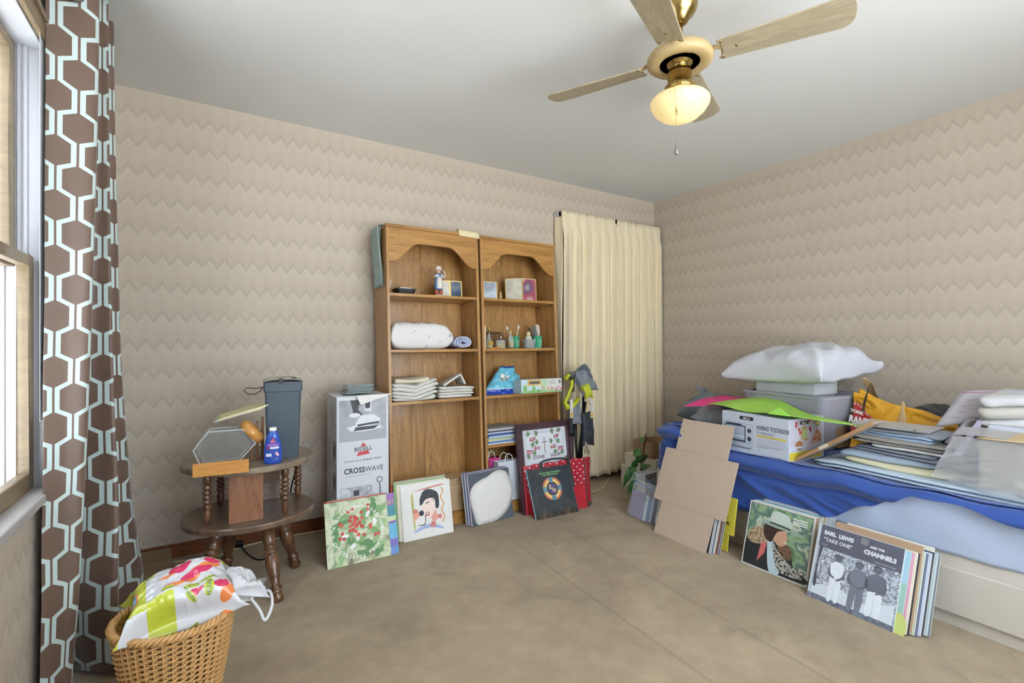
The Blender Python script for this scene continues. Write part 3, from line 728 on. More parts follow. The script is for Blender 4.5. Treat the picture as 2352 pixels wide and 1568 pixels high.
# ---- art for the front covers (generic pictures; lettering as on the real sleeves)
W_ = ink('f0efea')
def art_holly(a, w, h):
    a.rect(0.001, w - 0.001, 0.001, h - 0.001, photo('holly_backdrop', ['5c6f4c', '8ba06e', 'c9cfae', 'a2ad7e', '6b5a44'], 14), -0.0004)
    rnd = random.Random(5)
    g = [ink('7fa36a'), ink('5f8a56'), ink('96b581')]
    for k in range(26):
        x, z = rnd.uniform(0.04, w - 0.04), rnd.uniform(0.04, h - 0.04)
        leaf(a, x, z, rnd.uniform(0.07, 0.11), rnd.uniform(0.035, 0.05), rnd.uniform(0, 6.3), g[k % 3], -0.0005 - 0.00001 * k)
    for k in range(5):
        a.ell(rnd.uniform(0.07, 0.26), rnd.uniform(0.07, 0.26), 0.02, 0.012, ink('e6e6e0'), -0.0009, rnd.uniform(0, 3), 8, 0.2)
    for k in range(42):
        q = k / 42; x = w / 2 + rnd.gauss(-0.005, 0.028); z = h * 0.56 + rnd.gauss(0.01, 0.035)
        if k % 5 == 0: x, z = rnd.choice([(0.09, 0.2), (0.08, 0.14), (0.25, 0.19), (0.26, 0.11), (0.23, 0.27)]); x += rnd.gauss(0, .01); z += rnd.gauss(0, .01)
        a.ell(x, z, 0.0085, 0.0085, ink('c23c38') if k % 3 else ink('d8544a'), -0.001 - 0.00001 * k, n=12)
    arc_text(a, 'A CHRISTMAS TREASURY', w / 2, h / 2 - 0.005, 0.118, R(163), R(8.6), 0.022, W_, -0.0018)
    arc_text(a, 'OF CLASSICS FROM AVON', w / 2, h / 2 - 0.005, 0.134, R(199), R(8.1), 0.022, W_, -0.0018, inside=True)
    for ang in (181, -1): a.text('*', 0.04, w / 2 + 0.126 * math.cos(R(ang)), h / 2 - 0.03, W_, -0.0018, align='CENTER')
def art_stripe(a, w, h):
    a.rect(0.001, w - 0.001, h * 0.80, h - 0.001, ink('9d6bb0'), -0.0004); a.rect(0.001, w - 0.001, h * 0.62, h * 0.80, ink('4f8fa0'), -0.0004)
    a.rect(0.001, w - 0.001, h * 0.54, h * 0.62, ink('c9d9a6'), -0.0004); a.rect(0.001, w - 0.001, h * 0.50, h * 0.54, ink('8f66b4'), -0.0004)
    a.rect(0.001, w - 0.001, h * 0.25, h * 0.50, ink('6ab4d8'), -0.0004); a.rect(0.001, w - 0.001, h * 0.13, h * 0.25, ink('7f74c0'), -0.0004); a.rect(0.001, w - 0.001, 0.001, h * 0.13, ink('6690cc'), -0.0004)
    a.text('DAS', 0.03, w - 0.004, h * 0.83, ink('d4d46a'), -0.0006, align='RIGHT')
    a.text('S', 0.03, w - 0.004, h * 0.83, ink('d4d46a'), -0.0006, align='RIGHT')
    rnd = random.Random(3)
    for k in range(14): a.ell(rnd.uniform(w * .8, w - .005), rnd.uniform(0.01, h * .5), 0.0015, 0.0015, W_, -0.0006, n=6)
def art_singer(a, w, h):
    """loose marker drawing of a generic singer with a microphone"""
    f0 = a.flat
    def fl(pts, m, y=0.0):
        if 5 <= len(pts) < 20: c_ = catmull([(x, z, 0) for x, z in list(pts) + [pts[0]]], 4)[:-1]; pts = [(v_.x, v_.y) for v_ in c_]
        return f0(pts, m, y)
    a.flat = fl
    k_ = ink('3b3c44'); pk = ink('e4a392'); rd = ink('d2837a'); sk = ink('f1dcd4')
    X = lambda x: x * w; Z = lambda z: z * h
    a.flat([(X(.26), Z(.855)), (X(.82), Z(.90)), (X(.82), Z(.925)), (X(.5), Z(.90)), (X(.26), Z(.862))], rd, -0.0005)
    a.flat([(X(.22), Z(.20)), (X(.245), Z(.20)), (X(.235), Z(.78)), (X(.20), Z(.80)), (X(.195), Z(.6))], ink('b7b564'), -0.0005)
    for i in range(26):
        t0 = i / 26; t1 = (i + 1) / 26
        f = lambda t: (0.80 + 0.028 * math.sin(t * 17), 0.86 - 0.64 * t)
        (x0, z0), (x1, z1) = f(t0), f(t1)
        a.flat([(X(x0), Z(z0)), (X(x0 + .028), Z(z0)), (X(x1 + .028), Z(z1)), (X(x1), Z(z1))], ink('dfa66c'), -0.0005)
    pts = []
    for i in range(13): t = i / 12; pts.append((X(.22 + .58 * t), Z(.15 + .10 * math.sin(PI * t) - .02 * t)))
    for i in range(13): t = 1 - i / 12; pts.append((X(.22 + .58 * t), Z(.12 + .055 * math.sin(PI * t) - .02 * t)))
    a.flat(pts, ink('a0b2da'), -0.0005)
    a.flat([(X(.40), Z(.62)), (X(.46), Z(.72)), (X(.58), Z(.74)), (X(.68), Z(.66)), (X(.66), Z(.46)), (X(.57), Z(.34)), (X(.46), Z(.36)), (X(.40), Z(.46))], sk, -0.0006)
    a.flat([(X(.36), Z(.70)), (X(.42), Z(.82)), (X(.52), Z(.87)), (X(.66), Z(.83)), (X(.74), Z(.74)), (X(.74), Z(.52)), (X(.67), Z(.50)), (X(.66), Z(.66)), (X(.56), Z(.70)), (X(.46), Z(.67)), (X(.40), Z(.60)), (X(.36), Z(.60))], k_, -0.0008)
    a.flat([(X(.47), Z(.62)), (X(.55), Z(.64)), (X(.55), Z(.62)), (X(.47), Z(.605))], k_, -0.001); a.flat([(X(.58), Z(.65)), (X(.65), Z(.66)), (X(.65), Z(.645))], k_, -0.001)
    a.ell(X(.50), Z(.42), X(.045), Z(.035), ink('a9524e'), -0.001, 0.3); a.ell(X(.50), Z(.425), X(.032), Z(.014), W_, -0.0012, 0.3)
    a.ell(X(.38), Z(.45), X(.05), Z(.05), k_, -0.0013); a.flat([(X(.22), Z(.50)), (X(.33), Z(.48)), (X(.34), Z(.40)), (X(.22), Z(.32))], pk, -0.0007)
    a.ell(X(.26), Z(.50), X(.045), Z(.04), rd, -0.0009, jit=0.2)
    a.flat([(X(.56), Z(.34)), (X(.66), Z(.48)), (X(.72), Z(.32)), (X(.62), Z(.24))], pk, -0.00065)
    a.ell(X(.60), Z(.22), X(.06), Z(.05), rd, -0.0012, n=12, jit=0.25); a.ell(X(.74), Z(.34), X(.05), Z(.05), rd, -0.0009, n=12, jit=0.3)
    a.flat([(X(.30), Z(.24)), (X(.44), Z(.24)), (X(.46), Z(.40)), (X(.445), Z(.40)), (X(.43), Z(.255)), (X(.30), Z(.25))], k_, -0.0009)
def art_emblem(a, w, h):
    """dark cover: title lines, ring emblem, skyline along the foot"""
    a.rect(0.001, w - 0.001, 0.001, h - 0.001, photo('night_sky_print', ['2d3438', '3c4347', '2f373d', '46484c', '363e44'], 7, 0.3), -0.0004)
    g = ink('8fd08a')
    a.text('Electric Light Orchestra', 0.0172, w / 2 + 0.005, h * 0.875, g, -0.0008, align='CENTER', bold=0.0003); a.text('A NEW WORLD RECORD', 0.0115, w / 2 + 0.005, h * 0.83, g, -0.0008, align='CENTER', bold=0.0003)
    cx, cz = w * 0.50, h * 0.555
    R1 = 0.076
    cols = ['d98f6a', '7fb4cf'] * 4
    for i in range(8):
        a0 = i * PI / 4 + 0.0 - (0.26 if i % 2 else 0.52) / 1; a1 = i * PI / 4 + (0.26 if i % 2 else 0.52)
        if i % 2 == 0:
            for (r0, r1, c) in ((0.044, 0.052, 'd9b45c'), (0.052, 0.060, 'e8dc9a'), (0.060, 0.068, 'dd8f5a'), (0.068, R1, 'c96f5c')):
                a.ring(cx, cz, r0, r1, ink(c), -0.0007, 10, i * PI / 4 + PI / 4 - .5, i * PI / 4 + PI / 4 + .5)
        else: a.ring(cx, cz, 0.044, R1 - 0.003, ink('86b6c8'), -0.0006, 8, (i + 1) * PI / 4 - .36, (i + 1) * PI / 4 + .36)
    for i in range(4): a.ring(cx, cz, 0.042, R1 - 0.002, ink('86b6c8'), -0.0006, 8, i * PI / 2 - .32, i * PI / 2 + .32)
    a.ring(cx, cz, 0.036, 0.042, ink('2b2a35'), -0.0008, 32); a.ell(cx, cz, 0.036, 0.036, ink('5b4e80'), -0.00075, n=28)
    a.text('E', 0.038, cx - 0.016, cz + 0.0, ink('e6cf92'), -0.001, align='CENTER', bold=0.0008); a.text('L', 0.036, cx + 0.003, cz - 0.014, ink('e6cf92'), -0.0012, align='CENTER', bold=0.0008); a.text('O', 0.034, cx + 0.016, cz - 0.024, ink('e6cf92'), -0.001, align='CENTER', bold=0.0008)
    rnd = random.Random(2)
    for k in range(7): a.ell(rnd.choice((0.05, 0.27)) + rnd.uniform(-.02, .02), rnd.uniform(h * .4, h * .62), 0.014, 0.0015, ink('6d7377'), -0.0006, rnd.uniform(-.2, .2), 8)
    x = 0.003
    while x < w - 0.01:
        bw = rnd.uniform(0.004, 0.010); bh = rnd.uniform(0.012, 0.032) * (1.5 if rnd.random() < .12 else 1)
        a.rect(x, x + bw, 0.002, bh, ink(rnd.choice(['1d1c1b', '2a2622', '4a3d2c', '5c4a33'])), -0.0009 - rnd.random() * 0.0002); x += bw * 0.8
    for cx_ in (w * .20, w * .76):
        for q in range(4): a.rect(cx_ - 0.016 + 0.003 * q, cx_ + 0.016 - 0.003 * q, 0.002 + 0.013 * q, 0.012 + 0.013 * q, ink('6a543a'), -0.0013)
def art_hat(a, w, h):
    """generic portrait in profile: pale hat, fur collar, scarf, foliage behind"""
    f0 = a.flat
    def fl(pts, m, y=0.0):
        if 5 <= len(pts) < 20: c_ = catmull([(x, z, 0) for x, z in list(pts) + [pts[0]]], 4)[:-1]; pts = [(v_.x, v_.y) for v_ in c_]
        return f0(pts, m, y)
    a.flat = fl
    X = lambda x: x * w; Z = lambda z: z * h
    a.rect(0.001, w - 0.001, 0.001, h - 0.001, ink('dcdcdc'), -0.0004); a.rect(0.006, w - 0.006, 0.006, h - 0.006, ink('2c3434'), -0.0005)
    a.rect(0.008, w - 0.008, 0.008, h - 0.008, photo('garden_bokeh', ['2e4436', '5f7f5c', '93ad86', '4a6d68', 'c3cdb6', '3c5a44'], 11, 0.35, 0.12), -0.0006)
    fur = photo('fur_collar_print', ['6b5440', '8d745a', 'c2ab8c', '54402f'], 60)
    a.flat([(X(.03), Z(.03)), (X(.03), Z(.42)), (X(.22), Z(.46)), (X(.40), Z(.50)), (X(.55), Z(.42)), (X(.72), Z(.36)), (X(.80), Z(.20)), (X(.95), Z(.13)), (X(.95), Z(.03))], ink('24272b'), -0.0008)
    a.flat([(X(.04), Z(.40)), (X(.08), Z(.56)), (X(.22), Z(.64)), (X(.36), Z(.60)), (X(.38), Z(.46)), (X(.26), Z(.38)), (X(.12), Z(.36))], fur, -0.001)
    a.ell(X(.64), Z(.38), X(.10), Z(.12), photo('fur_collar_dark', ['4a3626', '7a5c42', '2e2218'], 50), -0.001, 0.5, 14, 0.15)
    a.flat([(X(.24), Z(.10)), (X(.27), Z(.40)), (X(.36), Z(.42)), (X(.34), Z(.26))], ink('c96a66'), -0.0012)
    a.flat([(X(.36), Z(.44)), (X(.42), Z(.50)), (X(.56), Z(.30)), (X(.60), Z(.04)), (X(.44), Z(.04))], ink('b9cbd4'), -0.0013)
    a.flat([(X(.44), Z(.46)), (X(.54), Z(.36)), (X(.74), Z(.22)), (X(.93), Z(.18)), (X(.93), Z(.08)), (X(.70), Z(.06)), (X(.56), Z(.10)), (X(.46), Z(.36))], photo('scarf_print', ['1f2226', '23262a', 'c8c4b8', '26292d'], 80), -0.0014)
    a.flat([(X(.40), Z(.66)), (X(.60), Z(.68)), (X(.645), Z(.60)), (X(.665), Z(.555)), (X(.64), Z(.54)), (X(.645), Z(.50)), (X(.60), Z(.45)), (X(.54), Z(.44)), (X(.44), Z(.50)), (X(.40), Z(.56))], ink('c49a82'), -0.0012)
    a.flat([(X(.28), Z(.70)), (X(.62), Z(.70)), (X(.50), Z(.64)), (X(.46), Z(.56)), (X(.42), Z(.46)), (X(.34), Z(.48)), (X(.28), Z(.58))], ink('3a2a22'), -0.0015)
    a.ell(X(.62), Z(.515), X(.025), Z(.007), W_, -0.0015)
    a.flat([(X(.36), Z(.74)), (X(.37), Z(.88)), (X(.44), Z(.935)), (X(.60), Z(.92)), (X(.66), Z(.86)), (X(.68), Z(.72))], ink('c3cdc6'), -0.0016)
    a.flat([(X(.22), Z(.725)), (X(.30), Z(.765)), (X(.60), Z(.75)), (X(.86), Z(.69)), (X(.84), Z(.665)), (X(.64), Z(.68)), (X(.40), Z(.69))], ink('93a79a'), -0.0018)
    a.flat([(X(.36), Z(.755)), (X(.68), Z(.73)), (X(.68), Z(.71)), (X(.36), Z(.735))], ink('33302c'), -0.002)
    for q in range(3): a.rect(X(.70), X(.91), Z(.885 - .035 * q), Z(.905 - .035 * q), ink('d8ddd6'), -0.0016)
def art_group(a, w, h):
    f0 = a.flat
    def fl(pts, m, y=0.0):
        if 5 <= len(pts) < 12: c_ = catmull([(x, z, 0) for x, z in list(pts) + [pts[0]]], 4)[:-1]; pts = [(v_.x, v_.y) for v_ in c_]
        return f0(pts, m, y)
    a.flat = fl
    X = lambda x: x * w; Z = lambda z: z * h
    dk = ink('5f6070')
    a.rect(0.001, w - 0.001, 0.001, h - 0.001, ink('c9d2de'), -0.0004)
    a.rect(X(.035), w - 0.001, Z(.06), Z(.70), photo('grey_orchard_print', ['4c4f5c', '8f97a6', 'c9d3e0', '6b7080', 'dfe6ee', '595c68'], 34, 0.4, 0.25, 6), -0.0005)
    a.rect(X(.035), w - 0.001, Z(.695), h - 0.002, dk, -0.0007); a.rect(X(.0), w - 0.001, Z(.0), Z(.065), photo('scuffed_band_print', ['5a5f70', '5f6476', '7d8596', '565b6c'], 60, 0.5, 0.1), -0.0007)
    a.rect(X(.035), X(.042), Z(.0), Z(1) - 0.002, ink('aab2c0'), -0.0009)
    f0([(X(.04), Z(.06)), (X(.04), Z(.18)), (X(.35), Z(.26)), (X(.6), Z(.16)), (X(.98), Z(.30)), (X(.98), Z(.06))], ink('d5dee9'), -0.0006)
    t = ink('d8dee6')
    a.text('EARL  LEWIS', 0.0225, X(.085), Z(.875), t, -0.001, sx=0.95, bold=0.0016); a.text('"TAKE ONE"', 0.021, X(.09), Z(.785), t, -0.001, sx=1.0, bold=0.0006)
    a.text('AND THE', 0.012, X(.715), Z(.880), t, -0.001, bold=0.0008, align='CENTER'); a.text('CHANNELS', 0.0235, X(.755), Z(.79), t, -0.001, sx=0.97, bold=0.0016, align='CENTER')
    a.text('and the Soft Rock Band', 0.008, X(.94), Z(.72), t, -0.001, align='RIGHT'); a.text('No. 302', 0.007, X(.075), Z(.725), t, -0.001)
    sk = ink('6a6d7a'); lt = ink('e4ebf3'); mid = ink('7b808f')
    # three standing figures, simplified
    def fig(cx, top, shirt, trousers, wd):
        a.ell(X(cx), Z(top), X(.042), Z(.045), sk, -0.0012, n=14); a.ell(X(cx), Z(top + .015), X(.05), Z(.04), ink('4a4c58'), -0.0011, n=12, jit=.1)
        a.flat([(X(cx - wd), Z(top - .10)), (X(cx - .03), Z(top - .05)), (X(cx + .03), Z(top - .05)), (X(cx + wd), Z(top - .10)), (X(cx + wd * .8), Z(top - .28)), (X(cx - wd * .8), Z(top - .28))], shirt, -0.0010)
        a.flat([(X(cx - wd * .75), Z(top - .28)), (X(cx + wd * .75), Z(top - .28)), (X(cx + wd * .7), Z(top - .54)), (X(cx + .01), Z(top - .54)), (X(cx), Z(top - .34)), (X(cx - .02), Z(top - .55)), (X(cx - wd * .8), Z(top - .55))], trousers, -0.0011)
        a.flat([(X(cx + wd), Z(top - .10)), (X(cx + wd * 1.15), Z(top - .22)), (X(cx + .02), Z(top - .29)), (X(cx + .01), Z(top - .27)), (X(cx + wd * .85), Z(top - .21))], sk, -0.0013)
        a.flat([(X(cx - wd), Z(top - .10)), (X(cx - wd * 1.2), Z(top - .23)), (X(cx - .02), Z(top - .27)), (X(cx - .02), Z(top - .25)), (X(cx - wd * .8), Z(top - .21))], sk, -0.0013)
    fig(.31, .61, lt, lt, .085); fig(.56, .61, mid, mid, .10); fig(.76, .63, ink('6f7382'), lt, .10)
    a.flat([(X(.06), Z(.70)), (X(.10), Z(.70)), (X(.07), Z(.45)), (X(.09), Z(.2)), (X(.05), Z(.2))], ink('4e525e'), -0.0009)

# ---- left stack: holly cover
GA = 'records leaning on the tall vacuum box'
stack((0.505, 2.546, 0), -1.1, 18.5, dict(w=0.326, h=0.318, t=0.0045, col='6d8060', label='record sleeve with green holly and red berries, circular Christmas lettering', art=art_holly), [], GA, '')
for k, (du, dn, lab) in enumerate(((0.042, 0.007, 'blue and purple striped record sleeve directly behind the holly cover'), (0.058, 0.013, 'second blue and purple striped record sleeve behind the holly cover'))):
    sleeve(stackM((0.505, 2.546, 0), -1.1, 18.5, du, dn), 0.315, 0.315, 0.0035, '6ab4d8', lab, art_stripe, GA, edge=ink('3d3a58'))
for k, (du, dz, c, word) in enumerate(((0.012, 0.004, 'c9562f', 'orange edged'), (0.02, 0.006, 'b8b0a2', 'grey'), (0.004, 0.003, 'a8423c', 'dark red'), (0.03, 0.0, '7f93a8', 'dusty blue'))):
    sleeve(stackM((0.505, 2.546, 0), -1.1, 18.5, du, 0.019 + 0.006 * k, dz), 0.315, 0.315, 0.0042, c, '%s record sleeve at the back of the holly cover stack, by the vacuum box' % word, None, GA)

# ---- white cover with singer
GB = 'records leaning on the left bookcase, left group'
stack((0.942, 2.662, 0), -1.1, 12.5, dict(w=0.31, h=0.312, t=0.0055, col='e4e3df', label='white record sleeve with marker drawing of a singer, front of its group', art=art_singer), [
    (-0.022, 0.004, 0.315, 0.315, 0.004, 'd9d2bf', 'cream', False), (-0.036, 0.006, 0.315, 0.318, 0.006, '84b070', 'bright green', False),
    (-0.03, 0.016, 0.315, 0.315, 0.004, 'c4b98c', 'tan', True), (-0.05, 0.0, 0.315, 0.315, 0.004, 'a83a32', 'red', False)], GB, 'white singer cover')

# ---- dark sleeve with loose white inner sleeves in front
GC = 'records leaning on the bookcases, middle group'
stack((1.383, 2.655, 0), 4.5, 11.5, dict(w=0.315, h=0.315, t=0.004, col='555d66', label='slate grey record sleeve behind the loose white paper inner sleeves'), [
    (-0.008, 0.002, 0.315, 0.315, 0.004, 'b9a9b6', 'pale mauve', False), (-0.014, 0.006, 0.315, 0.315, 0.004, '3f4f77', 'navy', False), (-0.02, 0.008, 0.315, 0.315, 0.005, 'c7c3bb', 'off white', False),
    (-0.028, 0.010, 0.315, 0.315, 0.003, '48567a', 'slate blue', False), (-0.032, 0.008, 0.315, 0.315, 0.003, 'd6d1c2', 'ivory', False)], GC, 'slate grey sleeve')
papw = mat('white_paper', 'dedcd8', 0.7, var=0.02, scale=12, bump=0.06, bscale=30)
def inner_sleeve(dn, ds, lab, rot):
    r = thing('inner_sleeve', lab, 'paper sleeve', group='loose white inner sleeves before the slate grey sleeve', M=stackM((1.383, 2.655, 0), 4.5, 11.5, 0, dn))
    key = [(0.045, 0.0), (0.17, 0.004), (0.25, 0.04), (0.30, 0.10), (0.325, 0.165), (0.312, 0.23), (0.285, 0.285), (0.24, 0.306), (0.19, 0.302), (0.13, 0.275), (0.085, 0.262), (0.03, 0.235), (0.0, 0.19), (0.004, 0.12), (0.02, 0.06), (0.03, 0.02)]
    c_ = [Vector((x, z, 0)) for x, z in key]; c_ = catmull(c_ + [c_[0]], 5)[:-1]
    pts = [(0.16 + (p.x - 0.16) * ds + rot * (p.y - .15), max(0.001, 0.003 + 0.15 + (p.y - 0.15) * ds - rot * (p.x - .16))) for p in c_]
    mb = MB(); n = len(pts); vs = [(0.16, -0.012, 0.15)]; fs = []
    for ring_, (k, yy) in enumerate(((0.4, -0.011), (0.8, -0.007), (1.0, -0.003))):
        for i, p in enumerate(pts): vs.append((0.16 + (p[0] - .16) * k, yy + 0.002 * mn.noise(Vector((p[0] * 20, p[1] * 20, k * 3))), 0.15 + (p[1] - .15) * k))
    for i in range(n): fs.append((0, 1 + i, 1 + (i + 1) % n))
    for q in range(2):
        for i in range(n): fs.append((1 + q * n + i, 1 + (q + 1) * n + i, 1 + (q + 1) * n + (i + 1) % n, 1 + q * n + (i + 1) % n))
    mb.add(vs, fs, papw, True).build('paper', r, solid=0.0012)
inner_sleeve(-0.003, 1.0, 'rounded white paper inner sleeve, front most of the loose pair', 0.0)
inner_sleeve(0.0, 1.02, 'white paper inner sleeve peeking out behind the front paper sleeve', 0.05)

# ---- emblem cover
GD = 'records leaning on the red tote bag'
stack((1.781, 2.538, 0), -2.5, 23.5, dict(w=0.335, h=0.318, t=0.004, col='3a4145', label='black record sleeve with round rainbow emblem and green title', art=art_emblem), [(-0.006, 0.001, 0.33, 0.315, 0.004, '7fa3b2', 'teal edged', False)], GD, 'round emblem cover')

# ---- hat portrait stack at the bed
GE = 'records leaning on the bed, left group'
stack((2.345, 1.499, 0), -88.4, 17, dict(w=0.319, h=0.32, t=0.004, col='dadada', label='record sleeve with portrait of a person in pale hat and scarf', art=art_hat), [
    (0.006, 0.004, .315, .315, .004, 'c8b79c', 'beige', False), (0.012, 0.003, .315, .315, .004, '8d7b66', 'brown', False), (0.010, 0.007, .315, .315, .004, 'ded8cc', 'ivory', False), (0.016, 0.004, .315, .315, .004, 'c0a98a', 'kraft', False),
    (0.018, 0.010, .315, .315, .005, '5f9cc0', 'sky blue', False), (0.024, 0.006, .315, .315, .004, 'ccc6ba', 'light grey', False), (0.03, 0.008, .315, .315, .005, 'a58d6c', 'tan', False),
    (0.05, 0.018, .32, .31, .003, 'cdd6dc', 'plastic wrapped grey', True), (0.064, 0.014, .32, .31, .003, 'c5d0d8', 'plastic wrapped pale', True)], GE, 'hat portrait cover')
# ---- three men stack
GF = 'records leaning on the bed, right group'
stack((2.291, 1.147, 0), -91.6, 20, dict(w=0.33, h=0.325, t=0.004, col='c9d2de', label='grey record sleeve with three men outdoors and bold block lettering', art=art_group), [
    (0.035, 0.004, .315, .315, .004, '9fc9c8', 'pale turquoise', False), (0.045, 0.002, .315, .315, .004, 'd9a9bd', 'pink', False), (0.052, 0.004, .315, .315, .003, 'e2dccb', 'cream', False),
    (0.058, 0.002, .315, .315, .004, '3d3c44', 'black', False), (0.06, 0.016, .32, .33, .004, 'b3977b', 'brown cardboard', False), (0.07, 0.006, .315, .315, .006, 'c9d0bf', 'pale sage', False),
    (0.078, 0.003, .315, .315, .004, '6b7693', 'dusty navy', False), (0.086, 0.008, .315, .315, .006, 'c0cbe0', 'light blue', False), (0.092, 0.012, .315, .315, .004, '3f4552', 'charcoal', False),
    (0.09, 0.024, .315, .32, .003, 'ddd9d2', 'white edged', False), (0.10, 0.010, .315, .315, .005, 'b9cdd2', 'pale teal', False), (0.106, 0.006, .315, .315, .004, '7d8791', 'steel grey', False)], GF, 'three men cover')
tp = MB().box(0.175, 0.205, -0.003, 0.035, 0.315, 0.3165, clearp).box(0.175, 0.205, -0.0032, -0.003, 0.29, 0.316, clearp)
for o_ in [o for o in bpy.data.objects if o.get('label', '').startswith('grey record sleeve with three men')]: tp.build('tape', o_)
# album behind gets colour blocks
def art_seaside(a, w, h):
    a.rect(w * .8, w - .001, h * .6, h - .001, ink('a9cfe6'), -0.0004); a.rect(w * .8, w - .001, 0.001, h * .6, ink('9dc6bd'), -0.0004); a.ell(w * .96, h * .08, .03, .05, ink('c9d67e'), -0.0006)
for o_ in [o for o in bpy.data.objects if o.get('label', '').startswith('pale turquoise record')]:
    a_ = MB(); art_seaside(a_, .315, .315); a_.build('printed_cover', o_)

# ---- records and cardboard left of the hat stack
for k, (c, word, du) in enumerate((('3b3f49', 'black', 0.05), ('b9bfc6', 'light grey', 0.058), ('54698c', 'denim blue', 0.064), ('cfcabf', 'ivory', 0.07), ('7a5b54', 'brown red', 0.085), ('49587c', 'indigo', 0.09))):
    sleeve(stackM((2.288, 2.016, 0), -90, 18, du, 0.007 * k, 0), 0.315, 0.315, 0.005, c, '%s record sleeve tucked behind the cut brown cardboard' % word, None, 'records behind the cut cardboard')
kraft = mat('kraft_cardboard', 'c4b09c', 0.75, var=0.03, scale=6, bump=0.04, bscale=60)
cb = thing('cardboard_sheet', 'large flat brown cardboard with notched corners leaning on the bed', 'cardboard', M=stackM((2.27, 2.016, 0), -90, 20, 0, 0))
MB().prism([(0.023, .706), (0.371, .707), (0.373, .513), (0.44, .513), (0.433, .193), (0.366, .19), (0.359, 0), (0, 0), (0.007, .19), (-.058, .191), (-.053, .512), (0.02, .514)], 0, 0.004, kraft).build('board', cb, bevel=0.0008)
MB().box(0.023, 0.371, -0.0006, 0.0, 0.512, 0.514, mat('cardboard_crease', 'a98c70', 0.8)).box(0.007, 0.366, -0.0006, 0, 0.191, 0.193, MATS['cardboard_crease']).build('crease', cb)
yel = mat('yellow_mailer', 'dfd04c', 0.45, var=0.02)
for (org, du, z, lab, h_) in (((2.392, 2.0, 0), 0.10, 0.0, 'yellow padded mailer standing on the floor behind the cardboard', 0.235), ((2.405, 2.0, 0.0), 0.13, 0.09, 'yellow padded mailer, upper of the two beside the hat portrait records', 0.20)):
    r = thing('mailer', lab, 'envelope', group='yellow padded mailers', M=stackM(org, -90, 10, du, 0, z))
    MB().box(0, 0.29, 0, 0.007, 0, h_, yel).build('pouch', r, bevel=0.003)
    m_ = MB(); m_.text('m', 0.035, 0.232, 0.05, ink('2b2b22'), -0.0006, bold=0.001); m_.text('rt', 0.016, 0.235, 0.085, ink('2b2b22'), -0.0006, bold=0.0005); m_.build('lettering', r)

# ---- ziplock bag of cards
zb = thing('zip_bag', 'clear zip top bag of cards with blue seal leaning near the cardboard', 'plastic bag', M=stackM((2.33, 2.325, 0.0), -93, 14, 0, 0))
bagm = MB()
def zbag(side):
    def f(u, v):
        x = -0.005 + 0.265 * u + 0.02 * v; z = 0.245 * v
        t = 0.034 * (1 - v) ** 0.6 * min(1, v * 8 + .3) * (math.sin(PI * u) ** 0.3 if 0 < u < 1 else 0) + 0.002
        return (x, 0.03 + side * t + 0.006 * mn.noise(Vector((x * 30, z * 25, side))), z)
    return f
bagm.grid(zbag(-1), 26, 22, clearp).grid(zbag(1), 26, 22, clearp).build('pouch', zb)
MB().tube([(0.012, 0.026, 0.232), (0.09, 0.03, 0.222), (0.18, 0.03, 0.212), (0.27, 0.026, 0.205)], 0.0035, ink('3d6cc8'), 6).tube([(0.11, 0.04, 0.262), (0.19, 0.042, 0.228), (0.275, 0.04, 0.215)], 0.003, ink('4a78d0'), 6).build('zip_seal', zb)
cards = [('8f86a8', 'mauve'), ('c6d6dc', 'pale mint'), ('6e7fa6', 'blue'), ('a9b4cc', 'grey blue'), ('4f5670', 'dark blue'), ('cfd6e0', 'white')]
for k, (c, wd) in enumerate(cards):
    r = thing('postcard', '%s card inside the clear zip top bag' % wd, 'card', group='cards in the zip top bag', M=stackM((2.338, 2.30, 0.004), -93, 14, 0.0 + 0.018 * k, 0.006 + 0.008 * k))
    MB().box(0, 0.125, 0, 0.005, 0, 0.165 - 0.004 * k, ink(c)).build('board', r)
    if k == 1:
        m_ = MB().ell(0.10, 0.13, 0.015, 0.02, ink('8db06a'), -0.0006, jit=.2).rect(-0.02, 0.055, 0.10, 0.145, W_, -0.001); m_.text('Tea & treats', 0.011, -0.015, 0.125, ink('3a4660'), -0.0016); m_.text('from Emily', 0.010, -0.012, 0.108, ink('3a4660'), -0.0016); m_.build('label', r)

# ------------------------------------------------------------------ framed cross stitch
plum = wood('dark_plum_frame_wood', '3c2a30', '5a3f46', (6, 6, 6), 0.3)
fr = thing('framed_embroidery', 'dark wood frame with embroidered cross and grape vines, leaning on right bookcase', 'picture frame', M=stackM((1.757, 2.668, 0), 0, 8.5, 0, 0))
FW, FH = 0.46, 0.59
f_ = MB()
for (a, b_, yf) in ((0, 0.016, -0.012), (0.016, 0.036, -0.006), (0.036, 0.046, -0.010)):
    f_.box(a, FW - a, yf, 0.012, FH - b_, FH - a, plum).box(a, FW - a, yf, 0.012, a, b_, plum).box(a, b_, yf, 0.012, b_, FH - b_, plum).box(FW - b_, FW - a, yf, 0.012, b_, FH - b_, plum)
f_.build('moulding', fr, bevel=0.0025)
canv = mat('white_aida_cloth', 'dcdde3', 0.8, var=0.02, bump=0.1, bscale=500)
MB().box(0.044, FW - 0.044, 0.004, 0.010, 0.044, FH - 0.044, canv).build('backing', fr)
em = MB(); gl_, rl_, vl_, st_ = ink('557f45'), ink('a83348'), ink('6b4a5a'), ink('8a7a6a')
rnd = random.Random(11)
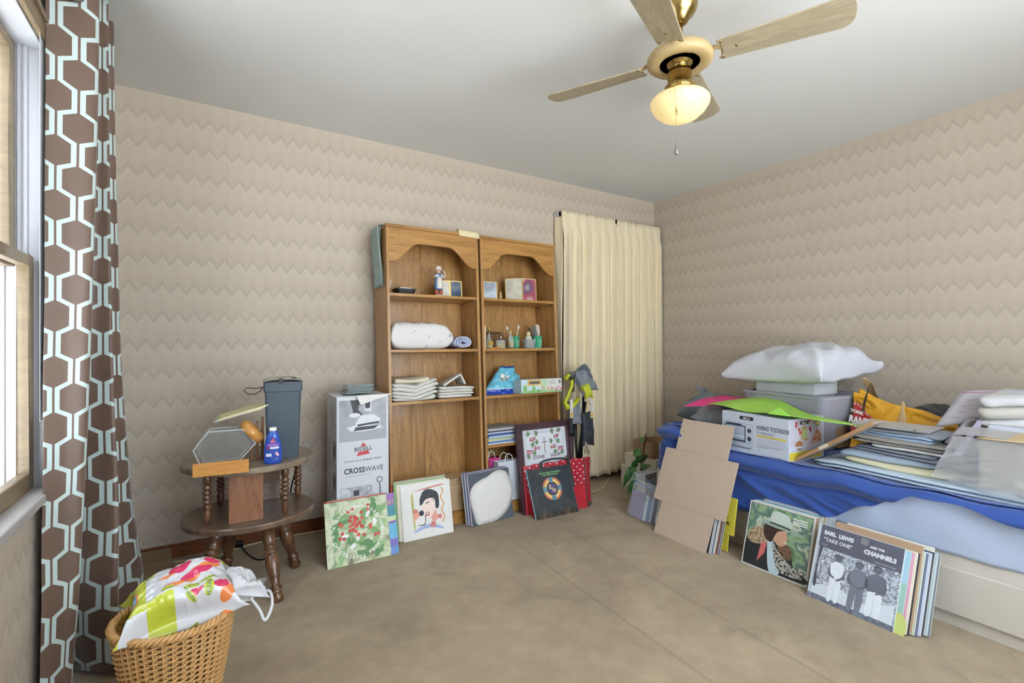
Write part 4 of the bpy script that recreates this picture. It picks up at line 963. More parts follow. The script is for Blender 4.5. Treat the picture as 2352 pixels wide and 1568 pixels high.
def vine(cx, cz, s_):
    for (dx, dz) in ((-.055, .07), (0.03, .075), (-.03, 0.0), (0.03, .01), (0.0, -.06), (-.065, -.075)):
        x, z = cx + dx * s_, cz + dz; b0 = rnd.uniform(0, 6.3)
        for k3 in (-0.9, 0, 0.9): leaf(em, x + 0.008 * math.cos(b0 + k3), z + 0.008 * math.sin(b0 + k3), 0.036, 0.020, b0 + k3, gl_, 0.0034)
    for (dx, dz) in ((-.02, .035), (0.02, -.03), (-.055, -.05)):
        for k in range(26): em.ell(cx + dx * s_ + rnd.uniform(-.022, .022), cz + dz + rnd.uniform(-.013, .013), .0045, .0045, rl_, 0.0031 - .00001 * k, n=7)
    em.tube([(cx - 0.04 * s_, 0.003, cz - .1), (cx - .02 * s_, 0.003, cz - .01), (cx + 0.01 * s_, 0.003, cz + .05), (cx + .03 * s_, 0.003, cz + .11)], 0.0012, st_, 5)
vine(0.145, 0.445, .8); vine(0.315, 0.445, -.8)
em.rect(.224, .230, .375, .485, vl_, .0034).rect(.203, .252, .449, .455, vl_, .0032)
em.text('OTHE', 0.034, .125, .343, vl_, 0.0033, sx=1.05, bold=0.001); em.text('HAW', 0.034, .27, .343, vl_, 0.0033, sx=1.05, bold=0.001)
for k in range(22):
    x = 0.075 + k * 0.0145; em.ring(x, FH - .075, .006, .0075, vl_, .0034, 8, 0, PI)
for k in range(32):
    z = 0.07 + k * 0.0145; em.ring(.072, z, .005, .0065, vl_, .0034, 8, PI / 2, 3 * PI / 2); em.ring(FW - .072, z, .005, .0065, vl_, .0034, 8, -PI / 2, PI / 2)
em.build('embroidery', fr)
MB().box(0.04, FW - 0.04, -0.003, -0.001, 0.04, FH - 0.04, clear('picture_glazing', 'f6f8f8', 0.05, 0.0)).build('glazing', fr)

# ------------------------------------------------------------------ red tote bag
tote = thing('tote_bag', 'red insulated tote bag printed with small white dots behind emblem record', 'bag', M=stackM((1.80, 2.572, 0), -2, 20.5, 0, 0))
redp = mat('red_tote_vinyl', 'b52a36', 0.35, var=0.04, scale=6, bump=0.15, bscale=8)
dkl = mat('printed_dark_line', '7c2230', 0.4); dot = mat('printed_white_dot', 'dcc8cc', 0.45)
def tote_m(u, v):
    x = u * 0.62; z = v * 0.36
    if z < 0.17: return redp
    gx, gz = (x / 0.024) % 1, (z / 0.024) % 1
    if ((gx - .5) ** 2 + (gz - .5) ** 2) < 0.06 and (int(x / .024) + int(z / .024)) % 2: return dot
    if gx < 0.10 or gz < 0.10: return dkl
    return redp
def tote_f(u, v):
    # perimeter walk: left gusset, front, right gusset
    z = 0.335 * v
    Wt = 0.43 + 0.06 * v
    s_ = u * 0.62
    if s_ < 0.06: x, y = -0.0 - 0.02 * v, (0.06 - s_) * (1 - 0.8 * v)
    elif s_ < 0.06 + 0.42: x, y = (s_ - 0.06) / 0.42 * Wt, 0.0
    else:
        q = (s_ - 0.48) / 0.14; x, y = Wt + q * 0.095 * (0.7 + .3 * v), 0.0 + q * (0.085 - 0.04 * v)
    x += -0.01 * v
    y += 0.006 * mn.noise(Vector((x * 12, z * 9, 1))) + 0.006 * math.sin(v * PI)
    if v > .9 and .1 < u < .75: z += 0.004 * math.sin(u * 40)
    return (x, y, z)
MB().grid(tote_f, 300, 150, tote_m).build('front_panel', tote, solid=0.002)
def tote_b(u, v):
    x = -0.03 + 0.56 * u; z = 0.33 * v
    return (x, 0.075 - 0.062 * v + 0.02 * u * (1 - v) + 0.004 * mn.noise(Vector((x * 9, z * 9, 4))), z)
MB().grid(tote_b, 30, 16, redp).build('back_panel', tote, solid=0.002)
MB().grid(lambda u, v: (-0.01 + 0.5 * u, 0.004 + 0.07 * v, 0.325 - 0.02 * math.sin(PI * v)), 12, 6, mat('tote_zip_cloth', '8b2630', 0.7)).build('zip_top', tote)
blk = mat('black_webbing', '34353a', 0.6)
for x in (0.095, 0.325): MB().box(x, x + 0.026, -0.004, -0.001, 0.15, 0.335, blk).build('strap', tote)
MB().tube([(0.105, -0.002, 0.335), (0.15, 0.02, 0.352), (0.22, 0.02, 0.358), (0.30, 0.01, 0.352), (0.338, -0.002, 0.335)], 0.006, blk, 8).tube([(0.335, 0.0, 0.335), (0.345, 0.01, 0.36), (0.365, 0.03, 0.362), (0.375, 0.04, 0.34)], 0.008, blk, 8).build('handle', tote)
MB().tube([tote_f(0.77, v_ / 14) for v_ in range(0, 15)], 0.0032, blk, 6).tube([(0.43, -0.003, 0.008), (0.475, 0.015, 0.02), (0.49, 0.05, 0.03)], 0.004, blk, 6).build('piping', tote)

# ------------------------------------------------------------------ folded stroller
stl = thing('folded_stroller', 'folded grey and lime umbrella stroller standing between bookcase and drapes', 'stroller', (2.30, 2.80, 0))
greyf = mat('grey_stroller_fabric', '7d8389', 0.75, var=0.05, scale=20, bump=0.1, bscale=60); lime = mat('lime_fabric', 'b5bb2c', 0.6, var=0.04)
dkf = mat('dark_stroller_fabric', '2f3239', 0.6, var=0.08); blkm = mat('black_metal_tube', '1f2124', 0.3, metal=0.4)
ft = MB()
for (x0, y0, x1, y1) in ((-0.045, -0.05, -0.005, 0.02), (-0.015, -0.06, 0.035, 0.03), (0.03, -0.04, -0.02, 0.0), (0.055, 0.0, 0.02, 0.04), (0.0, -0.07, 0.05, -0.05), (-0.03, -0.02, 0.06, -0.06)):
    tt = MB().tube([(x0, y0, 0.03), ((x0 + x1) / 2, (y0 + y1) / 2, 0.35), (x1, y1, 0.70)], 0.0085, blkm, 10); tt.build('frame_tube', stl)
MB().tube([(0.085, 0.04, 0.20), (0.11, 0.03, 0.6), (0.115, 0.02, 0.85), (0.09, 0.01, 0.93)], 0.009, blkm, 10).build('frame_tube', stl)
for x, y in ((-0.045, -0.05), (0.035, -0.05), (-0.02, 0.05), (0.06, 0.05)):
    mb = MB(); mb.T = Matrix.Translation((x, y, 0.055)) @ Matrix.Rotation(R(90), 4, 'Y'); mb.lathe([(0.02, -0.012), (0.053, -0.01), (0.055, 0), (0.053, 0.01), (0.02, 0.012)], mat('grey_wheel_rubber', '55575b', 0.6), 24); mb.build('wheel', stl)
# hood: a folded half dome of cloth
def hood(u, v):
    a = PI * (0.02 + 0.96 * u); b_ = v
    rx, rz = 0.092 * (1 - 0.12 * b_), 0.145 * (1 - 0.35 * b_)
    x = 0.035 + 0.03 * b_ - rx * math.cos(a); z = 0.835 + rz * math.sin(a) ** 0.8 - 0.07 * (1 - math.sin(a)) - 0.02 * b_
    y = -0.07 + 0.11 * b_ + 0.012 * mn.noise(Vector((x * 30, z * 30, b_ * 3)))
    return (x, y, z)
MB().grid(hood, 40, 14, greyf).build('hood', stl, solid=0.006)
mb = MB(); mb.T = Matrix.Translation((0.055, -0.02, 0.84)) @ Matrix.Rotation(R(60), 4, 'X') @ Matrix.Rotation(R(15), 4, 'Z')
mb.cushion(0.18, 0.22, 0.07, greyf, seed=3, wr=0.02, fs=22, pinch=0.25).build('hood_cloth', stl)
MB().tube([(-0.135, -0.06, 0.875), (-0.11, -0.07, 0.895), (-0.085, -0.075, 0.87), (-0.08, -0.075, 0.83), (-0.11, -0.07, 0.76), (-0.135, -0.06, 0.71), (-0.12, -0.07, 0.675), (-0.08, -0.08, 0.685), (-0.02, -0.08, 0.73)], lambda t: 0.013 + 0.012 * math.exp(-((t - 0.1) / 0.1) ** 2) + 0.012 * math.exp(-((t - 0.8) / 0.13) ** 2), lime, 12).build('grip', stl)
mb = MB(); mb.T = Matrix.Translation((-0.11, -0.097, 0.882)) @ Matrix.Rotation(R(75), 4, 'X'); mb.lathe([(0.014, -0.004), (0.0135, 0.003), (0.009, 0.006), (0.001, 0.006)], blkm, 18).build('grip_cap', stl)
mb = MB(); mb.T = Matrix.Translation((0.03, -0.09, 0.785)) @ Matrix.Rotation(R(80), 4, 'X') @ Matrix.Rotation(R(20), 4, 'Z'); mb.cushion(0.09, 0.13, 0.035, lime, seed=5, wr=0.014, fs=30, pinch=0.5).build('lime_lining', stl)
MB().tube([(0.08, -0.09, 0.735), (0.095, -0.09, 0.74), (0.10, -0.09, 0.73)], 0.009, lime, 8).build('lime_tab', stl)
mb = MB(); mb.T = Matrix.Translation((0.07, -0.04, 0.5)) @ Matrix.Rotation(R(84), 4, 'X'); mb.cushion(0.12, 0.27, 0.06, dkf, seed=8, wr=0.012, fs=20).build('seat_pouch', stl)
mb = MB(); mb.T = Matrix.Translation((-0.03, -0.03, 0.62)) @ Matrix.Rotation(R(82), 4, 'X'); mb.cushion(0.13, 0.2, 0.04, greyf, seed=12, wr=0.014, fs=20, pinch=.3).build('seat_cloth', stl)
tagm = mat('care_tag_white', 'cfcbc2', 0.6)
for (x, zt, zb, yy) in ((-0.105, 0.73, 0.49, -0.10), (0.10, 0.71, 0.50, -0.085)):
    s_ = MB().box(x - 0.012, x + 0.012, yy, yy + 0.003, zb, zt - 0.08, blk).build('harness_strap', stl)
    MB().box(x - 0.013, x + 0.013, yy - 0.001, yy + 0.003, zt - 0.13, zt, tagm).box(x - 0.009, x + 0.009, yy - 0.0015, yy - 0.001, zt - 0.125, zt - 0.09, ink('d0a63a')).build('care_tag', s_)
    MB().box(x - 0.018, x + 0.018, yy - 0.004, yy + 0.008, zb - 0.02, zb, blkm).build('buckle', s_)
MB().tube([(0.03, -0.1, 0.76), (0.06, -0.11, 0.73), (0.07, -0.11, 0.70), (0.055, -0.11, 0.69)], 0.008, tagm, 6).build('white_strap', stl)
MB().tube([(0.05, -0.085, 0.47), (0.035, -0.09, 0.40), (0.03, -0.09, 0.33)], 0.007, mat('beige_plastic', '9c9384', 0.5), 8).tube([(0.035, -0.09, 0.44), (0.05, -0.09, 0.38), (0.065, -0.09, 0.32)], 0.006, MATS['beige_plastic'], 8).build('latch_lever', stl)

# ------------------------------------------------------------------ side table
dark = wood('dark_stained_table_wood', '4a372c', '7a6352', (3, 12, 12), 0.3, coat=0.3)
darkv = wood('dark_turned_wood', '3a251a', '7a5238', (12, 12, 3), 0.28, coat=0.4)
redw = wood('reddish_table_plank', '6b4330', '9c6c4c', (12, 12, 2), 0.4)
dusty = wood('worn_dusty_top', '655548', '94856f', (3, 9, 9), 0.35, coat=0.2)
tb = thing('side_table', 'round two tier dark wood end table with turned legs beside the hexagon curtain', 'table', (0.172, 2.625, 0))
def disc(z0, z1, a, b_, m, nm):
    n = 64
    mb = MB().lathe([(0.985, z0), (1.0, z0 + 0.006), (1.0, z1 - 0.008), (0.985, z1 - 0.001), (0.955, z1), (0.02, z1), (0.0, z1)], m, n, caps=False, sx=a, sy=b_, smooth=False)
    mb.lathe([(0.985, z0), (0.0, z0)], m, n, caps=False, sx=a, sy=b_, smooth=False)
    return mb.build(nm, tb, bevel=0.002)
disc(0.567, 0.595, 0.282, 0.25, dusty, 'table_top'); disc(0.315, 0.345, 0.282, 0.25, dark, 'lower_shelf')
spk = MB(); rnd = random.Random(77); spm = mat('paint_speck', 'c9c2b6', 0.7)
for k in range(70):
    a = rnd.uniform(PI, 2 * PI) - 0.2; zz = rnd.choice((0.318, 0.57)) + rnd.uniform(0, 0.022)
    spk.lathe([(0.0003, -0.001), (rnd.uniform(0.0008, 0.0018), 0), (0.0003, 0.001)], spm, 5, (0.2825 * math.cos(a), 0.2505 * math.sin(a), zz))
for k in range(60):
    a = rnd.uniform(0, 2 * PI); r_ = rnd.uniform(0.3, .95); spk.lathe([(rnd.uniform(0.001, 0.002), 0), (0.0002, 0.0005)], spm, 5, (0.28 * r_ * math.cos(a), 0.25 * r_ * math.sin(a), 0.3452))
tag(spk.build('paint_specks', tb), kind='stuff')
def spindle(x, y):
    pr = [(0.011, 0.345), (0.014, 0.36), (0.017, 0.385), (0.012, 0.40)]
    z = 0.405
    for k in range(5): pr += [(0.012, z), (0.019, z + 0.007), (0.019, z + 0.013), (0.012, z + 0.02)]; z += 0.021
    pr += [(0.013, 0.512), (0.019, 0.53), (0.018, 0.545), (0.012, 0.567)]
    MB().lathe(pr, darkv, 20, (x, y, 0)).build('spindle', tb)
for (x, y) in ((-0.176, -0.10), (0.132, -0.145), (0.22, 0.085), (-0.12, 0.17)): spindle(x, y)
MB().box(-0.097, 0.038, -0.18, -0.157, 0.345, 0.567, redw).build('divider', tb, bevel=0.002)
MB().box(-0.02, 0.14, 0.10, 0.12, 0.345, 0.567, dark).build('divider', tb, bevel=0.002)
def tleg(x0, y0, x1, y1):
    A_ = Vector((x0, y0, 0.318)); B_ = Vector((x1, y1, 0.0)); d = A_ - B_; L = d.length
    q = d.normalized().to_track_quat('Z', 'Y').to_matrix().to_4x4()
    mb = MB(); mb.T = Matrix.Translation(B_) @ q
    pr = [(0.016, 0.0), (0.024, 0.006), (0.027, 0.018), (0.020, 0.032), (0.022, 0.036), (0.027, 0.042), (0.022, 0.048), (0.022, 0.052), (0.028, 0.058), (0.022, 0.065), (0.017, 0.075), (0.022, 0.10), (0.029, 0.14), (0.031, 0.17), (0.026, 0.195),
          (0.024, 0.20), (0.031, 0.207), (0.031, 0.213), (0.024, 0.22), (0.024, 0.224), (0.030, 0.230), (0.030, 0.236), (0.023, 0.243), (0.026, 0.26), (0.028, L)]
    pr = [(r, min(z, L)) for r, z in pr]
    mb.lathe(pr, darkv, 22); mb.build('leg', tb)
for (x0, y0, x1, y1) in ((0.055, -0.13, 0.088, -0.275), (0.12, 0.05, 0.207, 0.045), (-0.07, 0.12, -0.095, 0.215), (-0.13, -0.06, -0.21, -0.11)): tleg(x0, y0, x1, y1)

# items on the table
navy = mat('slate_plastic', '48525e', 0.38, var=0.03, bump=0.03, bscale=200)
bn = thing('storage_canister', 'tall slate grey plastic canister with domed clear lid on the side table', 'canister', (0.303, 2.555, 0.595), -5)
bnm = MB()
def tapered(mb, w0, d0, w1, d1, z0, z1, m, r=0.012, n=5):
    def rr(w, d, z):
        out = []
        for cxs, cys, a0 in ((1, 1, 0), (-1, 1, 90), (-1, -1, 180), (1, -1, 270)):
            for k in range(n + 1):
                a = R(a0 + 90 * k / n); out.append((cxs * (w / 2 - r) + r * math.cos(a), cys * (d / 2 - r) + r * math.sin(a), z))
        return out
    a, b_ = rr(w0, d0, z0), rr(w1, d1, z1); N = len(a)
    mb.add(a + b_, [tuple(range(N - 1, -1, -1)), tuple(N + i for i in range(N))] + [(i, (i + 1) % N, N + (i + 1) % N, N + i) for i in range(N)], m)
    return mb
tapered(bnm, 0.135, 0.115, 0.155, 0.135, 0, 0.325, navy).build('body', bn, bevel=0.002)
b2 = MB(); tapered(b2, 0.165, 0.145, 0.166, 0.146, 0.315, 0.362, navy); b2.build('collar', bn, bevel=0.003)
def dome(u, v):
    a, b_ = 2 * u - 1, 2 * v - 1
    return (a * 0.084, b_ * 0.075, 0.362 + 0.022 * (1 - a * a) ** 0.7 * (1 - 0.4 * b_ * b_))
smoke = mat('grey_translucent_lid', '9b958b', 0.25, var=0.02)
MB().grid(dome, 20, 14, smoke).build('lid', bn, solid=0.003)
MB().box(-0.02, 0.0, -0.077, -0.06, 0.352, 0.379, mat('lid_catch_black', '2a2c2e', 0.4)).box(0.035, 0.055, -0.06, -0.04, 0.374, 0.381, MATS['lid_catch_black']).build('catch', bn, bevel=0.001)
MB().tube([(-0.083, -0.02, 0.335), (-0.12, -0.025, 0.332), (-0.15, -0.02, 0.336), (-0.163, -0.02, 0.325), (-0.15, -0.02, 0.308), (-0.12, -0.02, 0.303), (-0.095, -0.02, 0.318), (-0.084, -0.02, 0.338)], 0.0022, mat('dark_cord', '3a322c', 0.6), 7).build('loop_cord', bn)

bt = thing('cleaner_bottle', 'blue cleaning solution bottle with white cap on the side table', 'bottle', (0.248, 2.432, 0.595), -6)
bl_ = mat('blue_bottle_plastic', '2f55b8', 0.25, var=0.02, coat=0.3)
prof_b = [(0.030, 0), (0.036, 0.004), (0.0375, 0.02), (0.037, 0.05), (0.034, 0.085), (0.028, 0.115), (0.020, 0.137), (0.015, 0.144), (0.0145, 0.148)]
MB().lathe(prof_b, bl_, 32, sy=0.62, smooth=True).build('body', bt)
MB().lathe([(0.0145, 0.146), (0.0155, 0.148), (0.0155, 0.160), (0.014, 0.162)], W_, 20).build('cap', bt)
lb = MB()
def onb(x, z, off=0.0006):
    r = 0.0375
    for (ra, za), (rb, zb_) in zip(prof_b[:-1], prof_b[1:]):
        if za <= z <= zb_: r = ra + (rb - ra) * (z - za) / max(1e-6, zb_ - za)
    return -0.62 * math.sqrt(max(1e-7, r * r - x * x)) - off
def curved(mb, pts_fn, nx, nz, m, off):
    return mb.grid(lambda u, v: (lambda p: (p[0], onb(p[0], p[1], off), p[1]))(pts_fn(u, v)), nx, nz, m)
curved(lb, lambda u, v: ((2 * u - 1) * (0.030 - 0.018 * max(0, v - .45)), 0.012 + 0.105 * v), 12, 14, ink('2747a0'), 0.0005)
curved(lb, lambda u, v: ((2 * u - 1) * 0.025, 0.078 + 0.014 * v), 8, 3, ink('7b4fb5'), 0.001)
curved(lb, lambda u, v: (-0.012 + 0.036 * u, 0.068 + 0.009 * v), 8, 2, ink('d9dbe8'), 0.001)
curved(lb, lambda u, v: (-0.026 + 0.014 * u, 0.068 + 0.009 * v), 4, 2, ink('8d3048'), 0.001)
curved(lb, lambda u, v: (-0.028 + 0.022 * u, 0.035 + 0.013 * v), 6, 2, ink('d9dbe8'), 0.001)
curved(lb, lambda u, v: ((2 * u - 1) * 0.009 * (1 - v), 0.104 + 0.012 * v), 6, 4, ink('cc3a4c'), 0.001)
curved(lb, lambda u, v: ((2 * u - 1) * 0.010, 0.095 + 0.004 * v), 6, 2, ink('cc3a4c'), 0.001)
lb.text('BISSELL', 0.0062, 0, 0.0995, W_, -0.0222, align='CENTER'); lb.text('Multi-Surface', 0.0058, 0, 0.0826, W_, -0.0245, align='CENTER')
for (x, z) in ((0.013, 0.05), (0.019, 0.047), (0.016, 0.042), (0.021, 0.04)): lb.ell(x, z, 0.004, 0.0045, ink('e5b8c6'), -0.0262 + x * 0.15, n=8, jit=.2)
lb.text('2X', 0.007, 0.014, 0.022, W_, -0.0250, align='CENTER'); lb.build('label', bt)

# glass jar tipped in its wooden stand
honey = wood('honey_pine', 'b57a3e', 'd3994f', (2, 14, 14), 0.35)
stn = thing('jar_stand', 'honey pine stand board in front of the tipped glass jar on side table', 'jar stand', (-0.056, 2.385, 0.583), -5)
MB().box(0, 0.205, 0, 0.012, 0, 0.056, honey).build('front_board', stn, bevel=0.002)
MB().box(0.0, 0.205, 0.012, 0.10, 0.013, 0.019, honey).build('base_board', stn, bevel=0.001)
jar = thing('glass_jar', 'hexagonal clear glass jar with round wooden lid lying tipped on side table', 'jar', (-0.055, 2.465, 0.605), -4)
jg = clear('thick_clear_glass', 'e3e6e6', 0.04, 0.05)
hx = [(0.03, 0.0), (0.165, 0.005), (0.235, 0.085), (0.185, 0.150), (0.055, 0.150), (0.0, 0.075)]
MB().prism(hx, 0, 0.10, jg).prism([(0.10 + (x - .1) * .9, 0.076 + (z - .076) * .88) for x, z in hx], 0.012, 0.088, jg)    .build('body', jar, bevel=0.006)
eg = clear('glass_edge_highlight', 'eef2f2', 0.05, 0.55)  # pale tubes stand in for bright highlights along the jar's edges
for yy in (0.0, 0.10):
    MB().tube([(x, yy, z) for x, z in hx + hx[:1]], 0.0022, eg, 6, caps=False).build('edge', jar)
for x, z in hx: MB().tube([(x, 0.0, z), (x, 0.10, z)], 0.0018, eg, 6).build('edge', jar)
mb = MB(); mb.T = Matrix.Translation((0.198, 0.05, 0.110)) @ Matrix.Rotation(R(50), 4, 'Y')
mb.lathe([(0.050, 0.0), (0.052, 0.004), (0.050, 0.010), (0.046, 0.014)], jg, 28); mb.build('neck', jar)
mb = MB(); mb.T = Matrix.Translation((0.198, 0.05, 0.110)) @ Matrix.Rotation(R(50), 4, 'Y')
mb.lathe([(0.052, 0.012), (0.060, 0.016), (0.063, 0.030), (0.060, 0.044), (0.045, 0.054), (0.001, 0.057)], honey, 30); mb.build('lid', jar)
rk = thing('wooden_rack', 'slatted brown wooden rack behind the jar lid on the side table', 'rack', (0.165, 2.545, 0.60), -4)
for k in range(3):
    MB().box(0.022 * k, 0.022 * k + 0.012, 0, 0.07, 0.0 + 0.0, 0.15 + 0.018 * k, redw).build('slat', rk, bevel=0.002)
MB().box(0, 0.06, 0, 0.07, -0.004, 0.002, redw).build('base', rk)
env = [('cdbf9c', 'tan'), ('b7cbd6', 'pale blue'), ('d9d184', 'pale yellow'), ('e0d9c8', 'ivory'), ('d5cf9c', 'straw')]
for k, (c, wd) in enumerate(env):
    M_ = Matrix.Translation((0.02 + 0.008 * k, 2.50 - 0.006 * k, 0.787 + 0.0045 * k)) @ Matrix.Rotation(R(-3 + 2 * k), 4, 'Z') @ Matrix.Rotation(R(-14), 4, 'Y')
    r = thing('envelope', '%s paper %s in the pile resting on the glass jar' % (wd, 'lowest' if k == 0 else 'topmost' if k == 4 else 'in the middle'), 'envelope', group='papers on the jar', M=M_)
    MB().box(0, 0.19, 0, 0.12, 0, 0.0042, ink(c)).build('paper', r)
    if k == 4: MB().box(0.15, 0.152, 0, 0.12, 0.003, 0.0036, ink('5c5246')).box(0.165, 0.185, 0.01, 0.11, 0.003, 0.0035, ink('9fb0cf')).build('flap', r)

# ------------------------------------------------------------------ things round the table foot
cord = mat('cream_cable', 'cbb994', 0.5)
r = thing('cable', 'cream cable lying along the baseboard behind the side table', 'cable', (0, 0, 0.006))
pts = catmull([(-0.36, 3.05, 0), (-0.15, 3.05, 0), (0.0, 3.0, 0), (0.13, 3.06, 0), (0.26, 3.09, 0), (0.40, 3.10, 0), (0.60, 3.08, 0), (0.80, 3.10, 0)], 6)
MB().tube(pts, 0.005, cord, 8).build('cord', r)
r = thing('power_cord', 'black plug and cord on the carpet under the side table', 'cable', (0, 0, 0.006))
MB().tube(catmull([(0.15, 3.08, 0.01), (0.185, 2.93, 0), (0.23, 2.84, 0), (0.28, 2.88, 0), (0.31, 3.02, 0.0)], 6), 0.004, blkm, 8).build('cord', r)
MB().box(0.125, 0.165, 3.06, 3.10, 0.0, 0.028, blkm).build('plug', r, bevel=0.005)
r = thing('power_cord', 'black cord hanging behind the table top near the canister', 'cable', (0, 0, 0))
MB().tube(catmull([(0.39, 2.86, 0.57), (0.41, 2.87, 0.50), (0.40, 2.88, 0.42), (0.38, 2.9, 0.30), (0.36, 2.95, 0.01)], 6), 0.004, blkm, 8).build('cord', r)
r = thing('cable', 'cream cable on the carpet below the cream drapes', 'cable', (0, 0, 0.006))
MB().tube(catmull([(2.35, 2.78, 0), (2.55, 2.80, 0), (2.72, 2.90, 0), (2.83, 3.0, 0), (2.82, 3.06, 0.04)], 6), 0.005, cord, 8).build('cord', r)
nb = thing('notebook', 'white paper pad on the carpet under the side table', 'notebook', (0.10, 2.66, 0.002), -22)
MB().box(0, 0.15, -0.20, 0.0, 0, 0.004, papw).box(0.001, 0.149, -0.199, -0.001, 0.0042, 0.007, papw).build('pages', nb)
gp = thing('glass_sheet', 'glass sheet with painted brown reflection lying against the baseboard beside the hexagon curtain', 'glass sheet', (0, 0, 0))
tg = clear('brown_reflection_glass', 'a58d72', 0.05, 0.30)  # brown colour stands in for the reflected baseboard and floor
MB().add([(-0.30, 2.70, 0.006), (-0.128, 2.76, 0.006), (-0.168, 3.10, 0.065), (-0.36, 3.10, 0.065), (-0.30, 2.70, 0.010), (-0.128, 2.76, 0.010), (-0.168, 3.10, 0.069), (-0.36, 3.10, 0.069)],
         [(0, 3, 2, 1), (4, 5, 6, 7), (0, 1, 5, 4), (1, 2, 6, 5), (2, 3, 7, 6), (3, 0, 4, 7)], tg).build('pane', gp)

# ------------------------------------------------------------------ wicker basket with shopping bag
wick = mat('honey_wicker', 'c79a62', 0.5, var=0.12, scale=40)
bk = thing('wicker_basket', 'round honey wicker basket on the carpet at lower left', 'basket', (-0.085, 1.83, 0))
def brad(z): return 0.105 + 0.052 * (z / 0.30) ** 0.8
NST = 40
for_w = MB()
rows = 36
for rw in range(rows):
    z = 0.012 + rw * (0.288 / rows); rr_ = brad(z); P_ = []
    for k in range(NST * 4 + 1):
        a = 2 * PI * k / (NST * 4); off = 0.0045 * math.cos(a * NST / 2 + rw * PI)
        P_.append(((rr_ + off) * math.cos(a), (rr_ + off) * math.sin(a), z + 0.0022 * math.sin(a * NST / 2 + rw * PI)))
    for_w.tube(P_, 0.0034, wick, 6, caps=False)
for_w.build('woven_side', bk)
stv = MB()
for k in range(NST):
    a = 2 * PI * (k) / NST; stv.tube([(brad(z) * math.cos(a), brad(z) * math.sin(a), z) for z in (0.004, 0.1, 0.2, 0.3)], 0.0032, wick, 5)
stv.build('stakes', bk)
rm = MB()
for q in range(3):
    P_ = []
    for k in range(121):
        a = 2 * PI * k / 120; ph = a * 22 + q * 2 * PI / 3
        rr_ = brad(0.3) + 0.008 * math.cos(ph); P_.append((rr_ * math.cos(a), rr_ * math.sin(a), 0.303 + 0.008 * math.sin(ph)))
    rm.tube(P_, 0.0055, wick, 6, caps=False)
rm.build('braided_rim', bk)
MB().lathe([(0.0, 0.004), (0.105, 0.004), (0.105, 0.012), (0.0, 0.012)], wick, 30, caps=False).build('base', bk)

bagw = mat('glossy_bag_white', 'cfcfd3', 0.22, var=0.02, scale=8, coat=0.3); bl1, bl2, bl3, bl4, bl5, bl6 = [mat(n, c, 0.22, coat=0.3, var=0.03) for n, c in (('bag_print_magenta', 'cf3060'), ('bag_print_orange', 'e2824a'), ('bag_print_lime', 'bcc440'), ('bag_print_green', '7f9468'), ('bag_print_blue', '4a94c8'), ('bag_print_grey', '8d8f92'))]
def inel(x, z, cx, cz, rx, rz, rot):
    c, s_ = math.cos(rot), math.sin(rot); dx, dz = x - cx, z - cz
    u, v = dx * c + dz * s_, -dx * s_ + dz * c
    return (u / (rx * 1.35)) ** 2 + (v / (rz * 1.3)) ** 2 < 1
VEG = [(0.60, 0.30, .05, .03, .6, 0), (0.90, 0.30, .06, .02, 1.2, 1), (0.56, 0.24, .02, .07, .3, 2), (0.70, 0.48, .06, .02, .5, 2), (0.42, 0.86, .065, .035, .5, 0), (0.50, 0.71, .075, .042, .5, 0), (0.62, 0.60, .10, .028, .3, 0), (0.80, 0.34, .05, .05, 1.1, 0), (0.76, 0.74, .055, .03, .2, 0), (.93, .52, .03, .025, 0, 0),
       (0.50, 0.50, .12, .03, .45, 1), (0.70, 0.66, .10, .025, .35, 1), (0.83, 0.20, .033, .11, -.25, 1), (0.42, 0.64, .07, .014, .4, 1), (0.9, 0.42, .02, .06, 0, 1),
       (0.32, 0.82, .09, .022, .5, 2), (0.70, 0.90, .07, .025, .2, 2), (0.70, 0.32, .028, .11, -.1, 2), (0.86, .78, .06, .02, .1, 2), (0.90, 0.50, .025, .08, .1, 2), (.40, .42, .04, .03, .3, 2), (.57, .40, .05, .035, .5, 2), (.36, .93, .09, .02, .3, 2)]
def bag_m(u, v):
    x, z = u, v ** 0.6
    for cx, cz, rx, rz, rot, k in VEG:
        if k == 2 and inel(x, z, cx, cz, rx, rz, rot):
            c, s_ = math.cos(rot), math.sin(rot); q = (x - cx) * (c if rx > rz else -s_) + (z - cz) * (s_ if rx > rz else c)
            p = (q / 0.034) % 1; lat = abs(-(x - cx) * s_ + (z - cz) * c) if rx > rz else abs((x - cx) * c + (z - cz) * s_)
            if abs(p - .5) < .36 and lat < min(rx, rz) * 0.62: return bl4
            return bl3
    for cx, cz, rx, rz, rot, k in VEG:
        if k < 2 and inel(x, z, cx, cz, rx, rz, rot): return (bl1, bl2)[k]
    if 0.86 < x < 0.92 and 0.80 < z < 0.90: return bl6 if int(x * 260) % 2 else bagw
    if x < 0.235:
        if 0.07 < x < 0.17 and 0.42 < z < 0.62:
            if 0.085 < x < 0.155 and 0.45 < z < 0.59: return bagw if (0.47 < z < 0.50 or (0.10 < x < 0.14 and .53 < z < .56)) else bl5
            return bl2
        return bl3 if z > 0.25 or x < 0.04 else bagw
    if 0.24 < x < 0.44 and z < 0.36: return bl3
    return bagw
gb = thing('shopping_bag', 'stuffed white plastic shopping bag printed with vegetables in the wicker basket', 'bag', (0, 0, 0), M=Matrix.Translation((-0.062, 1.832, 0.272)) @ Matrix.Rotation(R(4), 4, 'Z') @ Matrix.Rotation(R(-4), 4, 'Y'))
mb = MB()
mb.cushion(0.335, 0.285, 0.155, bag_m, nu=260, nv=200, seed=21, wr=0.022, fs=12, pinch=0.42, flatb=0.3)
mb.build('sack', gb)
